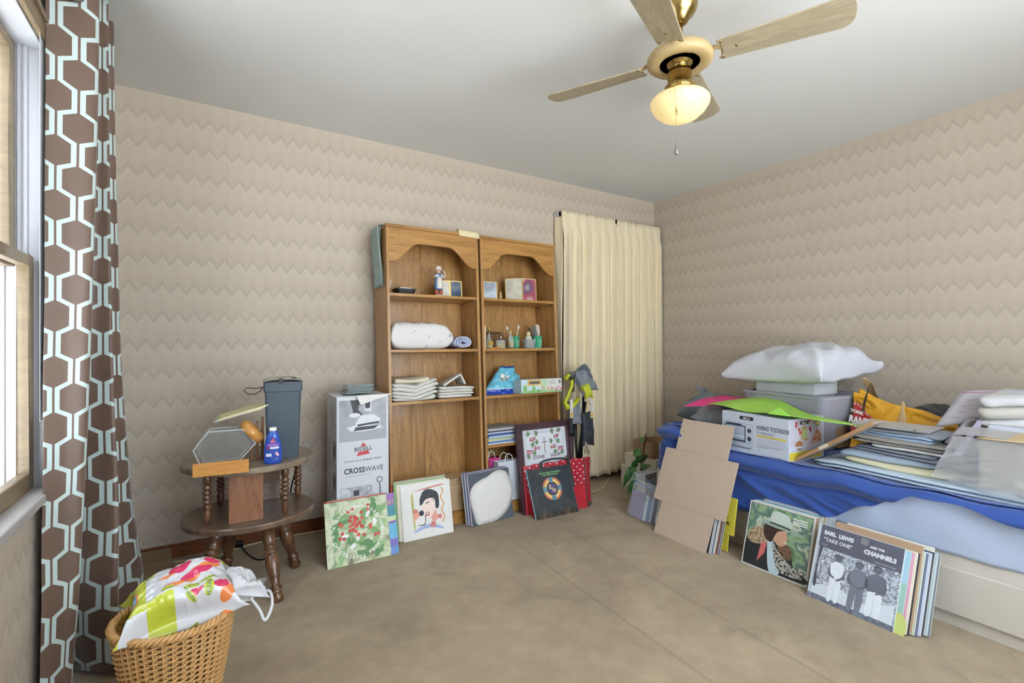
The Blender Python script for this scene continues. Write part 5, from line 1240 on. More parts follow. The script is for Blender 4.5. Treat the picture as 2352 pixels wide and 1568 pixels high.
mb = MB(); mb.T = Matrix.Translation((0.150, -0.01, 0.045)) @ Matrix.Rotation(R(32), 4, 'Y') @ Matrix.Rotation(R(15), 4, 'Z')
mb.cushion(0.15, 0.17, 0.045, bagw, nu=50, nv=50, seed=17, wr=0.022, fs=20, pinch=0.35); mb.build('gathered_mouth', gb)
MB().tube(catmull([(0.185, 0.0, 0.05), (0.21, -0.04, 0.03), (0.235, -0.055, 0.025), (0.232, -0.10, 0.0), (0.205, -0.13, -0.025), (0.195, -0.10, 0.0), (0.175, -0.06, 0.03)], 5), 0.005, bagw, 6).build('handle', gb)

# ------------------------------------------------------------------ vacuum cleaner box
vb = thing('vacuum_box', 'tall white carpet cleaner box standing beside the left bookcase', 'box', (0.583, 2.70, 0))
wb = mat('white_box_card', 'd3d5da', 0.5, var=0.015); greyp = mat('grey_box_side', 'b9b2a8', 0.5, var=0.03)
MB().box(0, 0.285, 0, 0.24, 0, 0.845, wb).build('carton', vb, bevel=0.003)
MB().add([(0.0, 0.0, 0.846), (0.285, 0.0, 0.846), (0.30, -0.02, 0.852), (0.12, -0.035, 0.80), (0.10, -0.01, 0.848)], [(0, 1, 2, 4), (4, 2, 3)], papw).build('top_flap', vb, solid=0.001)
a = MB()
a.rect(0.012, 0.27, 0.60, 0.825, photo('grey_floor_photo', ['8b8e93', 'a3a6aa', 'b5b8bb', '9a9da2'], 8, 0.5, 0.2), -0.0006)
dkg, mdg, ltg = ink('4a4c52'), ink('7c7f86'), ink('e0e2e6')
a.flat([(0.012, 0.74), (0.27, 0.70), (0.27, 0.60), (0.012, 0.60)], ink('a9acb2'), -0.0008)
a.flat([(0.07, 0.825), (0.12, 0.825), (0.115, 0.77), (0.14, 0.74), (0.08, 0.735), (0.085, 0.765)], dkg, -0.001); a.ell(0.095, 0.742, 0.03, 0.012, ltg, -0.0012)
a.flat([(0.14, 0.825), (0.19, 0.825), (0.185, 0.76), (0.15, 0.76)], ltg, -0.001); a.flat([(0.15, 0.81), (0.18, 0.81), (0.178, 0.775), (0.153, 0.775)], dkg, -0.0012)
a.flat([(0.10, 0.70), (0.13, 0.74), (0.20, 0.74), (0.235, 0.715), (0.235, 0.69), (0.10, 0.675)], ltg, -0.0014); a.flat([(0.11, 0.69), (0.23, 0.70), (0.23, 0.69), (0.11, 0.678)], dkg, -0.0016)
a.ell(0.15, 0.668, 0.10, 0.018, ltg, -0.0009, jit=.15); a.flat([(0.09, 0.655), (0.20, 0.66), (0.23, 0.678), (0.10, 0.675)], dkg, -0.0011)
rd = ink('cc4a4e')
a.flat([(0.105, 0.517), (0.178, 0.524), (0.167, 0.543), (0.116, 0.538)], rd, -0.0006); a.flat([(0.126, 0.566), (0.157, 0.568), (0.142, 0.59)], rd, -0.0006)
a.text('BISSELL', 0.031, 0.142, 0.544, ink('3f4247'), -0.0008, 0.03, sx=0.98, align='CENTER', bold=0.0004)
a.text('home to a deeper clean', 0.020, 0.142, 0.488, ink('55585e'), -0.0008, 0.02, sx=1.05, align='CENTER')
a.text('CROSS', 0.041, 0.038, 0.425, ink('34373c'), -0.0008, 0.0, bold=0.001, sx=0.90); a.text('WAVE', 0.041, 0.150, 0.425, ink('4a4d52'), -0.0008, sx=0.90)
a.text('ALL-IN-ONE MULTI-SURFACE CLEANER', 0.008, 0.045, 0.408, mdg, -0.0008)
a.rect(0.02, 0.19, 0.16, 0.35, ink('9a9da3'), -0.0006); a.rect(0.022, 0.188, 0.16, 0.348, photo('small_cleaner_photo', ['b9bcc1', 'd3d5d9', '9da0a6', 'e3e4e7'], 16), -0.0008)
a.rect(0.09, 0.12, 0.30, 0.33, dkg, -0.001); a.ell(0.105, 0.28, 0.05, 0.02, ltg, -0.0012)
a.tube([(0.238, -0.002, 0.20), (0.235, -0.002, 0.33), (0.232, -0.002, 0.352)], 0.0035, mdg, 5)
a.ring(0.232, 0.372, 0.012, 0.018, mdg, -0.0014, 16)
T0 = a.T
a.T = Matrix.Rotation(R(-90), 4, 'Z')   # left side face, x runs back
def side_x(x): return -x
for z in (0.72, 0.745): 
    for q in range(3): a.ell(-0.07 - 0.05 * q, z, 0.008, 0.012, mdg, -0.0008)
for z0 in (0.50, 0.33): a.rect(-0.08, -0.02, z0, z0 + 0.10, ink('8f9299'), -0.0008); a.ell(-0.05, z0 + .05, .022, .03, dkg, -0.001)
for z in (0.79, 0.775, 0.76, 0.69, 0.68, 0.48, 0.47, 0.46, 0.31, 0.30): a.rect(-0.13, -0.02, z, z + 0.004, ink('a9acb2'), -0.0008)
a.rect(-0.20, -0.165, 0.12, 0.60, ink('c3bdb2'), -0.0008); a.rect(-0.19, -0.178, 0.2, 0.58, ink('8c8f94'), -0.001)
a.T = T0
a.build('printed_face', vb)
cdm = clear('cd_case_plastic', 'aab8b8', 0.1, 0.35)
for k, (c, wd) in enumerate((('6f8a86', 'teal'), ('8a8f98', 'grey'), ('575c63', 'charcoal'), ('9aa0a4', 'silver'), ('6b6660', 'smoky'))):
    r = thing('disc_case', '%s compact disc case, %s in the pile on the vacuum box' % (wd, ['lowest', 'second from bottom', 'middle', 'second from top', 'topmost'][k]), 'disc case', (0.642 + 0.006 * (k % 3), 2.745 + 0.005 * (k % 2), 0.853 + 0.0106 * k), 4 - 3 * k, group='disc cases on the vacuum box')
    MB().box(0, 0.142, 0, 0.125, 0, 0.0098, cdm).build('case', r, bevel=0.001)
    MB().box(0.012, 0.139, 0.003, 0.122, 0.0035, 0.0065, ink(c)).build('insert', r)

# ------------------------------------------------------------------ things on and round the bookcases
grn = mat('sage_green_cloth', '9db0ab', 0.8, var=0.04, bump=0.05, bscale=60)
gc = thing('hanging_cloth', 'folded sage green cloth draped over the left side of the left bookcase', 'cloth', M=on(caseL, 0, 0, 0))
g_ = MB()
g_.grid(lambda u, v: (-0.012 - 0.008 * math.sin(v * 5 + u), 0.06 + 0.15 * u, 1.842 - 0.37 * v), 10, 20, grn).grid(lambda u, v: (-0.024 - 0.008 * math.sin(v * 4 + 1), 0.05 + 0.15 * u, 1.835 - 0.36 * v), 10, 20, grn).grid(lambda u, v: (-0.02 + 0.05 * u, 0.06 + 0.15 * v, 1.846 + 0.003 * math.sin(u * 5)), 6, 8, grn)
g_.build('cloth', gc, solid=0.004)
rl = thing('rolled_cloth', 'cream rolled cloth lying over the top edge between the two bookcases', 'cloth', M=on(caseL, 0.475, -0.006, 1.852))
crm = mat('cream_felt', 'e1d3a6', 0.8)
def roll(u, v):
    a = -2.4 + 4.3 * u; rr_ = 0.022 + 0.002 * u
    return (0.15 * v, 0.018 - rr_ * math.sin(a + 1.0), -0.008 + rr_ * math.cos(a + 1.0) - 0.006 * v)
MB().grid(roll, 20, 6, crm).grid(lambda u, v: (0.15 * v, 0.0 - 0.010 * math.sin(u * 2) , 0.006 - 0.040 * u - 0.006 * v), 6, 6, crm).build('roll', rl, solid=0.003)
bpy.context.view_layer.update()

def box_item(M, name, label, cat, w, d, h, m, part='body', group=None, bev=0.002):
    r = thing(name, label, cat, group=group, M=M); MB().box(0, w, 0, d, 0, h, m).build(part, r, bevel=bev); return r
def fold_pile(case_, x, y, z, w, d, n, hs, label, m, seed, rz=0, name='folded_linen', group=None, wob=0.012, cat='linen'):
    """n folded layers in ONE cloth: stacked soft slabs"""
    X0, Y0 = x, y
    r = thing(name, label, cat, group=group, M=on(case_, x, y, z, rz) if case_ else Matrix.Translation((x, y, z)) @ Matrix.Rotation(R(rz), 4, 'Z'))
    mb = MB(); zz = 0; rnd = random.Random(seed)
    for k in range(n):
        hh = hs * rnd.uniform(0.85, 1.15); ww = w * rnd.uniform(0.94, 1.0); dd = d * rnd.uniform(0.93, 1.0); cx = w / 2 + rnd.uniform(-.006, .006); cy = d / 2 + rnd.uniform(-.004, .004)
        def f(u, v, top=True, zz=zz, hh=hh, ww=ww, dd=dd, cx=cx, cy=cy, k=k):
            a = 2 * PI * u; sx_ = abs(math.cos(a)) ** 0.17 * (1 if math.cos(a) > 0 else -1); sy_ = abs(math.sin(a)) ** 0.17 * (1 if math.sin(a) > 0 else -1)
            ph = PI * v; q = math.sin(ph) ** 0.22
            x_ = cx + sx_ * ww / 2 * q; y_ = cy + sy_ * dd / 2 * q
            s1 = 1 + 0.05 * mn.noise(Vector((x_ * 9 + seed, y_ * 9, k * 2))) + 0.015 * mn.noise(Vector((x_ * 40 + seed, y_ * 40, k)))
            return (cx + (x_ - cx) * s1, cy + (y_ - cy) * s1, max(0.0, zz + hh / 2 - math.cos(ph) * hh / 2 * (1 if k else 0.98) + wob * (mn.noise(Vector(((x_ + X0) * 7, (y_ + Y0) * 7, 0.5))) + 0.3 * mn.noise(Vector(((x_ + X0) * 22, (y_ + Y0) * 22, k * .4 + seed)))) * (1 if (k or case_ is None) else (0.5 - 0.5 * math.cos(ph)))))
        mb.grid(f, 56, 12, m); zz += hh * 0.86
    mb.build('cloth', r); return r
linw = mat('white_linen', 'd6d3cc', 0.85, var=0.03, scale=10, bump=0.35, bscale=24); linc = mat('cream_linen', 'd8cfb6', 0.85, var=0.05, scale=10, bump=0.12, bscale=30)
# left case, shelf heights are the boards' tops
# shelf 3 (lowest)
fold_pile(caseL, 0.022, 0.015, 0.772, 0.30, 0.20, 5, 0.026, 'pile of rumpled white linen at left of the lower shelf of left bookcase', linw, 4, 0, wob=0.03, group='linens on the left bookcase')
fold_pile(caseL, 0.035, 0.02, 0.878, 0.24, 0.18, 1, 0.035, 'cream and white cloth lying on top of the rumpled linen pile', linc, 9, 3, wob=0.02, group='linens on the left bookcase')
M_ = on(caseL, 0.33, 0.02, 0.774) 
fold_pile(caseL, 0.325, 0.02, 0.772, 0.255, 0.19, 4, 0.022, 'neatly folded white sheets at right of the lower shelf of left bookcase', linw, 15, 0, wob=0.008, group='linens on the left bookcase')
r = thing('folded_linen', 'white sheet folded and tilted on top of the neat sheets, left bookcase', 'linen', group='linens on the left bookcase', M=on(caseL, 0.335, 0.03, 0.846) )
mb = MB(); mb.grid(lambda u, v: (0.03 + 0.15 * u + 0.02 * v, 0.16 * v, 0.008 + 0.085 * u * (1 - 0.15 * v) if u < .8 else 0.008 + 0.068 - (u - .8) * 0.32), 24, 12, linw); mb.build('cloth', r, solid=0.012)
# shelf 2
def quilt_m():
    m, nt, b = newmat('floral_quilt'); tc = nd(nt, 'ShaderNodeTexCoord')
    vo = nd(nt, 'ShaderNodeTexVoronoi', i_Scale=17.0); nt.links.new(tc.outputs['Object'], vo.inputs['Vector'])
    s_ = mth(nt, 'LESS_THAN', vo.outputs['Distance'], 0.20)
    hs = nd(nt, 'ShaderNodeHueSaturation', i_Saturation=0.5, i_Value=0.75); nt.links.new(vo.outputs['Color'], hs.inputs['Color'])
    nz = nd(nt, 'ShaderNodeTexNoise', i_Scale=120.0); nt.links.new(tc.outputs['Object'], nz.inputs['Vector'])
    f = mth(nt, 'MULTIPLY', s_, mth(nt, 'GREATER_THAN', nz.outputs[0], 0.52))
    nt.links.new(mixc(nt, f, lin('dddbd8'), hs.outputs[0]), b.inputs['Base Color']); b.inputs['Roughness'].default_value = 0.85
    return m
r = thing('folded_quilt', 'thick folded white quilt with small floral sprigs on the middle shelf', 'quilt', group=None, M=on(caseL, 0.228, 0.12, 1.086))
MB().cushion(0.41, 0.215, 0.165, quilt_m(), seed=2, wr=0.014, fs=14, pinch=0.03, nu=70, nv=50, e=6, q=0.45, flatb=0.4).build('cloth', r)
r = thing('rolled_towel', 'rolled pale blue towel at the right end of the middle shelf', 'towel', M=on(caseL, 0.43, 0.03, 1.086))
tw = mat('pale_blue_towel', 'c3cbe2', 0.9, var=0.04, bump=0.3, bscale=200)
mb = MB(); sp_ = []
for i in range(60):
    t = i / 59; a = t * 2.6 * 2 * PI; q = 0.010 + 0.030 * t; sp_.append((0.085 + q * 1.6 * math.cos(a), 0.043 + q * math.sin(a)))
mb.grid(lambda u, v: (sp_[int(round(u * 59))][0], 0.005 + 0.17 * v, max(0.001, sp_[int(round(u * 59))][1])), 59, 4, tw); mb.build('towel', r, solid=0.007)
r = thing('folded_linen', 'dark floral cloth tucked left of the white quilt on the middle shelf', 'linen', group='linens on the left bookcase', M=on(caseL, 0.02, 0.16, 1.086))
MB().cushion(0.001, 0.001, 0.001, linw).build('x', r) if False else MB().box(0.0, 0.10, 0, 0.07, 0, 0.13, mat('tan_folded_cloth', 'b79b66', 0.8)).build('cloth', r, bevel=0.02, seg=4)
# shelf 1 (top)
wht = mat('porcelain_white', 'd9d5cc', 0.25, coat=0.4, var=0.02); pblu = mat('porcelain_blue', '4f7fb8', 0.3); prd = mat('porcelain_rust', 'b2543c', 0.35)
fg = thing('figurine', 'painted porcelain figurine in blue and white with rust boots, left bookcase top shelf', 'figurine', M=on(caseL, 0.365, 0.075, 1.426) @ Matrix.Scale(1.12, 4))
MB().lathe([(0.03, 0), (0.034, 0.004), (0.032, 0.009), (0.01, 0.011)], wht, 24, sy=0.8).build('base', fg)
MB().lathe([(0.009, 0.01), (0.010, 0.03), (0.009, 0.045)], prd, 12, (-0.014, 0, 0)).lathe([(0.009, 0.01), (0.010, 0.03), (0.009, 0.045)], prd, 12, (0.014, 0, 0)).build('boots', fg)
MB().lathe([(0.022, 0.04), (0.025, 0.05), (0.022, 0.085), (0.016, 0.11), (0.02, 0.125), (0.016, 0.135)], pblu, 20, sy=0.75).build('coat', fg)
MB().lathe([(0.021, 0.045), (0.023, 0.055), (0.02, 0.09), (0.014, 0.115)], wht, 20, (0.003, -0.005, 0), sy=0.75).box(-0.012, 0.02, -0.021, -0.018, 0.062, 0.064, prd).build('apron', fg)
MB().tube([(-0.018, 0, 0.13), (-0.026, -0.012, 0.115), (-0.008, -0.02, 0.122)], 0.007, wht, 10).tube([(0.018, 0, 0.13), (0.028, -0.01, 0.112), (0.010, -0.02, 0.12)], 0.007, wht, 10).build('arm', fg)
MB().lathe([(0.001, 0.133), (0.012, 0.138), (0.015, 0.15), (0.012, 0.162), (0.001, 0.168)], mat('porcelain_skin', 'c9a286', 0.4), 16).build('head', fg)
MB().lathe([(0.022, 0.150), (0.023, 0.156), (0.018, 0.160), (0.019, 0.170), (0.014, 0.178), (0.001, 0.18)], wht, 18).lathe([(0.0235, 0.151), (0.0235, 0.154)], prd, 18).build('hat', fg)
MB().tube([(0.024, -0.006, 0.155), (0.034, -0.012, 0.14), (0.036, -0.012, 0.115)], 0.004, wht, 8).build('scarf', fg)
gold = mat('gold_frame_metal', 'c8a85e', 0.3, metal=0.8)
def hinged(case_, x, y, z, rz, w, h, ang, label, cols, group, seed, name='photo_frame'):
    r = thing(name, label, 'picture frame', group=group, M=on(case_, x, y, z, rz))
    def leafm(T_, cs, nm):
        for part in ('rim', 'picture'):
            mb = MB(); mb.T = T_
            if part == 'rim':
                t = 0.005; mb.box(0, w, 0, 0.006, 0, t, gold).box(0, w, 0, 0.006, h - t, h, gold).box(0, t, 0, 0.006, t, h - t, gold).box(w - t, w, 0, 0.006, t, h - t, gold)
            else:
                mb.box(0.003, w - 0.003, 0.002, 0.005, 0.003, h - 0.003, ink(cs[0])); mb.rect(0.007, w - 0.007, 0.008, h - 0.008, photo(nm + '_%d' % seed, cs[1:], 9, 0.25, 0.2, 0.0), 0.0014)
            mb.build(part, r, bevel=0.0008 if part == 'rim' else 0)
    leafm(Matrix.Identity(4), cols, 'blurred_photo_right')
    leafm(Matrix.Rotation(R(ang), 4, 'Z') @ Matrix.Translation((-w, 0, 0)), ['c9c2b2', 'b8b2a4', 'd3ccbc', 'c0b8a6'], 'blank_mount_left')
    return r
hinged(caseL, 0.452, 0.09, 1.426, -4, 0.085, 0.115, -12, 'gold hinged double frame with dark blue picture beside the figurine', ['d9d2c0', '1f3452', '2d4668', '6a6f7a', '1c2c48'], 'hinged gold photo frames', 1)
r = thing('card', 'two greeting cards leaning at left end of top shelf, left bookcase', 'card', M=on(caseL, 0.03, 0.05, 1.426))
mb = MB(); mb.T = Matrix.Rotation(R(12), 4, 'Y') @ Matrix.Translation((-0.012, 0, 0.003)); mb.box(0, 0.003, 0, 0.10, 0, 0.085, papw).box(0.008, 0.011, 0.005, 0.10, 0, 0.08, papw); mb.T = Matrix.Translation((-0.012, 0, 0.003)) @ Matrix.Rotation(R(-16), 4, 'Y'); mb.build('paper', r)
tr = thing('black_tray', 'small black plastic dish holding papers on top shelf of left bookcase', 'dish', M=on(caseL, 0.075, 0.05, 1.426))
mb = MB(); mb.T = Matrix.Translation((0.065, 0.05, 0)); tapered(mb, 0.10, 0.08, 0.125, 0.10, 0.0, 0.033, mat('black_glossy_plastic', '24272b', 0.25), 0.015)
tapered(mb, 0.132, 0.108, 0.136, 0.11, 0.033, 0.037, MATS['black_glossy_plastic'], 0.015); mb.build('dish', tr)
MB().box(0.035, 0.10, 0.02, 0.08, 0.038, 0.046, papw).box(0.03, 0.06, 0.03, 0.07, 0.046, 0.05, ink('c9b58a')).build('notes', tr)
# right case top shelf
hinged(caseR, 0.055, 0.07, 1.426, -6, 0.105, 0.125, -35, 'gold hinged double frame with pale portrait, left on the right bookcase', ['d6d8dc', 'a9b6c6', 'c3c9cf', '8d98a8', 'b9b2a8'], 'hinged gold photo frames', 2)
hinged(caseR, 0.375, 0.07, 1.426, 2, 0.125, 0.17, -38, 'gold hinged double frame with red and purple picture, right bookcase', ['d9d0c2', 'c9b9b0', 'b0525c', '6b5474', 'cdbfb4'], 'hinged gold photo frames', 3)
r = thing('figurine', 'tiny beige figurine between the two gold frames of the right bookcase', 'figurine', M=on(caseR, 0.20, 0.09, 1.426))
MB().lathe([(0.014, 0), (0.016, 0.006), (0.011, 0.02), (0.016, 0.032), (0.01, 0.042), (0.011, 0.05), (0.006, 0.062), (0.001, 0.066)], mat('beige_ceramic', 'b99a6c', 0.4), 16).build('body', r)
# right case shelf 2: toiletries
clg = clear('perfume_glass', 'dbe0d8', 0.05, 0.22); amber = clear('golden_perfume', 'd9b85a', 0.08, 0.5)
def bottle(x, y, z, label, prof, liq, cap, m=None, capr=0.006, caph=0.02, group=None, sy=1.0, name='perfume_bottle', n=20):
    r = thing(name, label, 'bottle', M=on(caseR, x, y, z), group=group)
    MB().lathe(prof, m or clg, n, sy=sy).build('glass', r)
    if liq: MB().lathe([(max(0.001, p[0] - 0.003), p[1] + 0.003) for p in prof if p[1] < liq], amber, n, sy=sy).build('liquid', r)
    zt = prof[-1][1]; MB().lathe([(capr, zt), (capr, zt + caph), (capr * 0.8, zt + caph + 0.002)], cap, 14).build('cap', r)
    return r
Z2 = 1.086
box_item(on(caseR, 0.022, 0.03, Z2), 'narrow_box', 'narrow pale cardboard box at left end of toiletries shelf', 'box', 0.022, 0.09, 0.155, ink('cfc4b0'), 'carton')
bottle(0.075, 0.045, Z2, 'tall golden perfume bottle with round gold medallion', [(0.022, 0), (0.025, 0.01), (0.022, 0.045), (0.009, 0.085), (0.007, 0.11)], 0.06, gold, capr=0.008, caph=0.035, group='perfume bottles on the right bookcase')
for o_ in [o for o in bpy.data.objects if o.get('label', '').startswith('tall golden perfume')]: MB().ell(0, 0.036, 0.018, 0.018, gold, -0.026).ell(0, 0.036, 0.019, 0.019, gold, -0.0255).build('medallion', o_)
r = thing('wire_basket', 'small black wire basket behind perfume bottles', 'basket', M=on(caseR, 0.145, 0.13, Z2))
mb = MB(); n = 36
for zz, rr_ in ((0.003, 0.045), (0.06, 0.06), (0.112, 0.068)): mb.tube([(rr_ * math.cos(2 * PI * k / n), rr_ * math.sin(2 * PI * k / n), zz) for k in range(n + 1)], 0.0025 if zz > .1 else 0.0013, blkm, 6, caps=False)
for k in range(24):
    a = 2 * PI * k / 24; b_ = a + 0.4
    mb.tube([(0.045 * math.cos(a), 0.045 * math.sin(a), 0.003), (0.068 * math.cos(b_), 0.068 * math.sin(b_), 0.112)], 0.001, blkm, 4); b_ = a - 0.4
    mb.tube([(0.045 * math.cos(a), 0.045 * math.sin(a), 0.003), (0.068 * math.cos(b_), 0.068 * math.sin(b_), 0.112)], 0.001, blkm, 4)
mb.build('wire', r)
r = thing('perfume_bottle', 'square clear glass perfume bottle with silver cap', 'bottle', M=on(caseR, 0.125, 0.02, Z2), group='perfume bottles on the right bookcase')
MB().box(0, 0.066, 0, 0.025, 0, 0.058, clg).build('glass', r, bevel=0.004); MB().box(0.006, 0.060, 0.005, 0.020, 0.006, 0.035, amber).build('liquid', r)
MB().lathe([(0.009, 0.058), (0.009, 0.083), (0.008, 0.085)], mat('silver_cap', 'b8b4a8', 0.25, metal=0.9), 16, (0.033, 0.0125, 0)).build('cap', r)
bottle(0.245, 0.04, Z2, 'slender perfume bottle half full of yellow liquid', [(0.017, 0), (0.021, 0.01), (0.022, 0.045), (0.017, 0.075), (0.009, 0.09), (0.008, 0.098)], 0.05, ink('e3c27e'), capr=0.006, caph=0.024, group='perfume bottles on the right bookcase')
grc = mat('green_plastic_cup', '3fa678', 0.35, var=0.02)
def cup(x, y, label, sc=1.0):
    r = thing('plastic_cup', label, 'cup', M=on(caseR, x, y, Z2), group='green plastic cups')
    MB().lathe([(0.027 * sc, 0), (0.028 * sc, 0.004), (0.035 * sc, 0.085), (0.0365 * sc, 0.087), (0.034 * sc, 0.088), (0.030 * sc, 0.05), (0.026 * sc, 0.006), (0.001, 0.006)], grc, 28, caps=False).build('cup', r)
    m_ = MB()
    for k, (t, s_, z) in enumerate((('JOY', 0.016, 0.045), ('to the', 0.009, 0.033), ('world', 0.011, 0.020))): m_.text(t, s_, 0, z, ink('bfe0cf'), -0.037 * sc, align='CENTER', bold=0.0003)
    m_.rect(-0.012, 0.012, 0.062, 0.064, ink('bfe0cf'), -0.0365 * sc)
    m_.build('print', r)
    return r
cup(0.315, 0.10, 'green plastic cup holding toothbrushes, left of the two'); cup(0.50, 0.085, 'green plastic cup holding combs, right of the two', 1.06)
def stick(M_, name, label, cat, fn, group=None):
    r = thing(name, label, cat, M=M_, group=group); fn(r); return r
bpy.context.view_layer.update()
tbw = ink('e2e2de')
def tbrush(c):
    def f(r):
        MB().tube([(0, 0, 0), (0, 0, 0.10), (0.003, 0, 0.155)], 0.003, ink(c), 8).build('handle', r); MB().box(-0.006, 0.004, -0.012, -0.002, 0.135, 0.158, tbw).build('bristles', r)
    return f
stick(on(caseR, 0.305, 0.10, Z2 + 0.01) @ Matrix.Rotation(R(-22), 4, 'Y'), 'toothbrush', 'pale blue toothbrush leaning left in the left green cup', 'toothbrush', tbrush('a8c2c8'), 'toothbrushes in the green cup')
stick(on(caseR, 0.32, 0.10, Z2 + 0.01) @ Matrix.Rotation(R(10), 4, 'Y'), 'toothbrush', 'white toothbrush leaning right in the left green cup', 'toothbrush', tbrush('e4e2dc'), 'toothbrushes in the green cup')
def comb(c, w_, teeth=True):
    def f(r):
        m_ = ink(c)
        MB().prism([(0, 0), (w_ * .4, 0), (w_ * .4, 0.15), (w_ * .2, 0.16), (0, 0.15)], -0.002, 0.002, m_).build('spine', r, bevel=0.001)
        mb = MB()
        for k in range(18): mb.box(w_ * .4, w_, -0.001, 0.001, 0.055 + k * 0.005, 0.0575 + k * 0.005, m_)
        mb.build('teeth', r)
    return f
stick(on(caseR, 0.475, 0.075, Z2 + 0.012) @ Matrix.Rotation(R(-24), 4, 'Y'), 'comb', 'black comb leaning left in the right green cup', 'comb', comb('2c2e32', 0.022), 'combs in the green cup')
stick(on(caseR, 0.49, 0.08, Z2 + 0.012) @ Matrix.Rotation(R(-14), 4, 'Y'), 'comb', 'dark teal brush comb in the right green cup', 'comb', comb('4f6a70', 0.034), 'combs in the green cup')
r = thing('comb', 'wide beige comb standing at the back of the right green cup', 'comb', M=on(caseR, 0.50, 0.09, Z2 + 0.012) @ Matrix.Rotation(R(2), 4, 'Y'), group='combs in the green cup')
MB().prism([(-0.012, 0), (0.018, 0), (0.026, 0.12), (0.020, 0.155), (-0.004, 0.168), (-0.012, 0.166)], -0.002, 0.002, ink('cdb8ab')).build('spine', r, bevel=0.001)
r = thing('plastic_tub', 'frosted clear plastic tub holding a lotion bottle', 'tub', M=on(caseR, 0.405, 0.05, Z2))
MB().lathe([(0.036, 0), (0.037, 0.003), (0.048, 0.062), (0.050, 0.064), (0.047, 0.0645), (0.036, 0.006), (0.001, 0.005)], hazep, 28, caps=False).build('tub', r)
r = thing('lotion_bottle', 'pale lotion bottle with cream cap standing in the frosted tub', 'bottle', M=on(caseR, 0.40, 0.05, Z2 + 0.006))
MB().lathe([(0.022, 0), (0.026, 0.004), (0.027, 0.06), (0.022, 0.078), (0.013, 0.084)], mat('pale_lotion_plastic', 'd3cfb8', 0.35), 22, sy=0.8).build('body', r)
MB().lathe([(0.014, 0.084), (0.014, 0.108), (0.011, 0.112)], ink('dcd09a'), 18).build('cap', r)
box_item(on(caseR, 0.20, 0.03, Z2), 'card_tray', 'flat black card tray under the perfume bottles', 'tray', 0.22, 0.16, 0.0015, ink('34363a'), 'sheet')
box_item(on(caseR, 0.40, 0.012, Z2), 'receipt', 'thin white receipt at the front edge of the toiletries shelf', 'paper', 0.19, 0.05, 0.001, papw, 'sheet')
r = thing('pen', 'orange pencil lying at front left of the toiletries shelf', 'pencil', M=on(caseR, 0.06, 0.012, Z2 + 0.004)); MB().tube([(0, 0, 0), (0.075, 0.004, 0)], 0.0036, ink('df8f3a'), 6).build('barrel', r); MB().tube([(0.075, 0.004, 0), (0.088, 0.0045, 0)], 0.0038, ink('cf6f8a'), 6).build('eraser', r)
# shelf 3: blue bag, small blue bag, flowered box
cy_, nvb = mat('cyan_bag_film', '6dbfd8', 0.25, coat=0.3, var=0.05), mat('cobalt_bag_film', '2348b0', 0.25, coat=0.3)
Z3 = 0.773
def bb_m(u, v):
    if v < 0.14: return nvb
    if v < 0.165: return ink('cfe2ea')
    if 0.42 < v < 0.60 and 0.25 < u < 0.85: return ink('7f8e8c') if (u + v * .6) % .13 > .05 else ink('c4c6b8')
    if v > 0.93: return nvb
    return cy_
r = thing('snack_bag', 'slumped cyan and cobalt plastic bag on the right bookcase', 'bag', M=on(caseR, 0.05, 0.05, Z3))
def bb(side):
    def f(u, v):
        wv = 0.29 * (1 - 0.62 * v); x = 0.0 + 0.155 * v ** 0.9 + wv * u; z = 0.19 * v ** 0.85
        t = 0.055 * math.sin(PI * min(1, max(0, u))) ** 0.5 * (1 - v) ** 0.5
        return (x + 0.0, 0.075 + side * t + 0.014 * mn.noise(Vector((x * 26, z * 26, 2))), z + 0.006 * mn.noise(Vector((x * 30, z * 30, 5))) * v)
    return f
MB().grid(bb(-1), 60, 60, bb_m).grid(bb(1), 60, 60, bb_m).text('SILVER', 0.034, 0.128, 0.118, W_, 0.035, -0.25, bold=0.002).build('film', r)
mb = MB(); mb.T = Matrix.Translation((0.25, 0.06, 0.10)) @ Matrix.Rotation(R(25), 4, 'Y') @ Matrix.Rotation(R(50), 4, 'X'); mb.cushion(0.13, 0.12, 0.02, cy_, seed=7, wr=0.02, fs=22, pinch=.2).build('crumpled_top', r)
r = thing('snack_bag', 'small folded blue plastic bag at left end of the shelf, right bookcase', 'bag', M=on(caseR, 0.022, 0.02, Z3))
MB().cushion(0.05, 0.09, 0.01, nvb).build('x', r) if False else MB().grid(lambda u, v: (0.045 * u + 0.012 * math.sin(v * 6), 0.03 + 0.05 * u, 0.10 * v), 14, 20, mat('mid_blue_film', '4a86c4', 0.3, var=0.2, scale=30)).build('film', r, solid=0.006)
fb = thing('flowered_box', 'pastel flowered cardboard box with window opening on the right bookcase', 'box', M=on(caseR, 0.275, 0.0, Z3, -3))
MB().box(0, 0.335, -0.03, 0.12, 0, 0.095, ink('c3d6dc')).build('carton', fb, bevel=0.002)
a = MB(); rnd = random.Random(9)
a.rect(0.001, 0.334, 0.001, 0.018, ink('96c48a'), -0.0306); a.rect(0.21, 0.334, 0.018, 0.093, ink('d6d6d0'), -0.0306); a.rect(0.16, 0.21, 0.018, 0.093, ink('b8d6a8'), -0.0308)
a.rect(0.05, 0.16, 0.058, 0.093, ink('d9b06a'), -0.0310); a.rect(0.065, 0.15, 0.062, 0.082, ink('6c6a5c'), -0.0312); a.rect(0.03, 0.16, 0.052, 0.058, ink('e3be7c'), -0.0314)
for x, z, rx, rz in ((0.03, 0.035, .016, .022), (0.10, 0.028, .012, .026), (0.14, 0.014, .022, .01), (0.075, 0.01, .02, .008)): a.ell(x, z, rx, rz, ink('7cb567'), -0.0312, jit=.12)
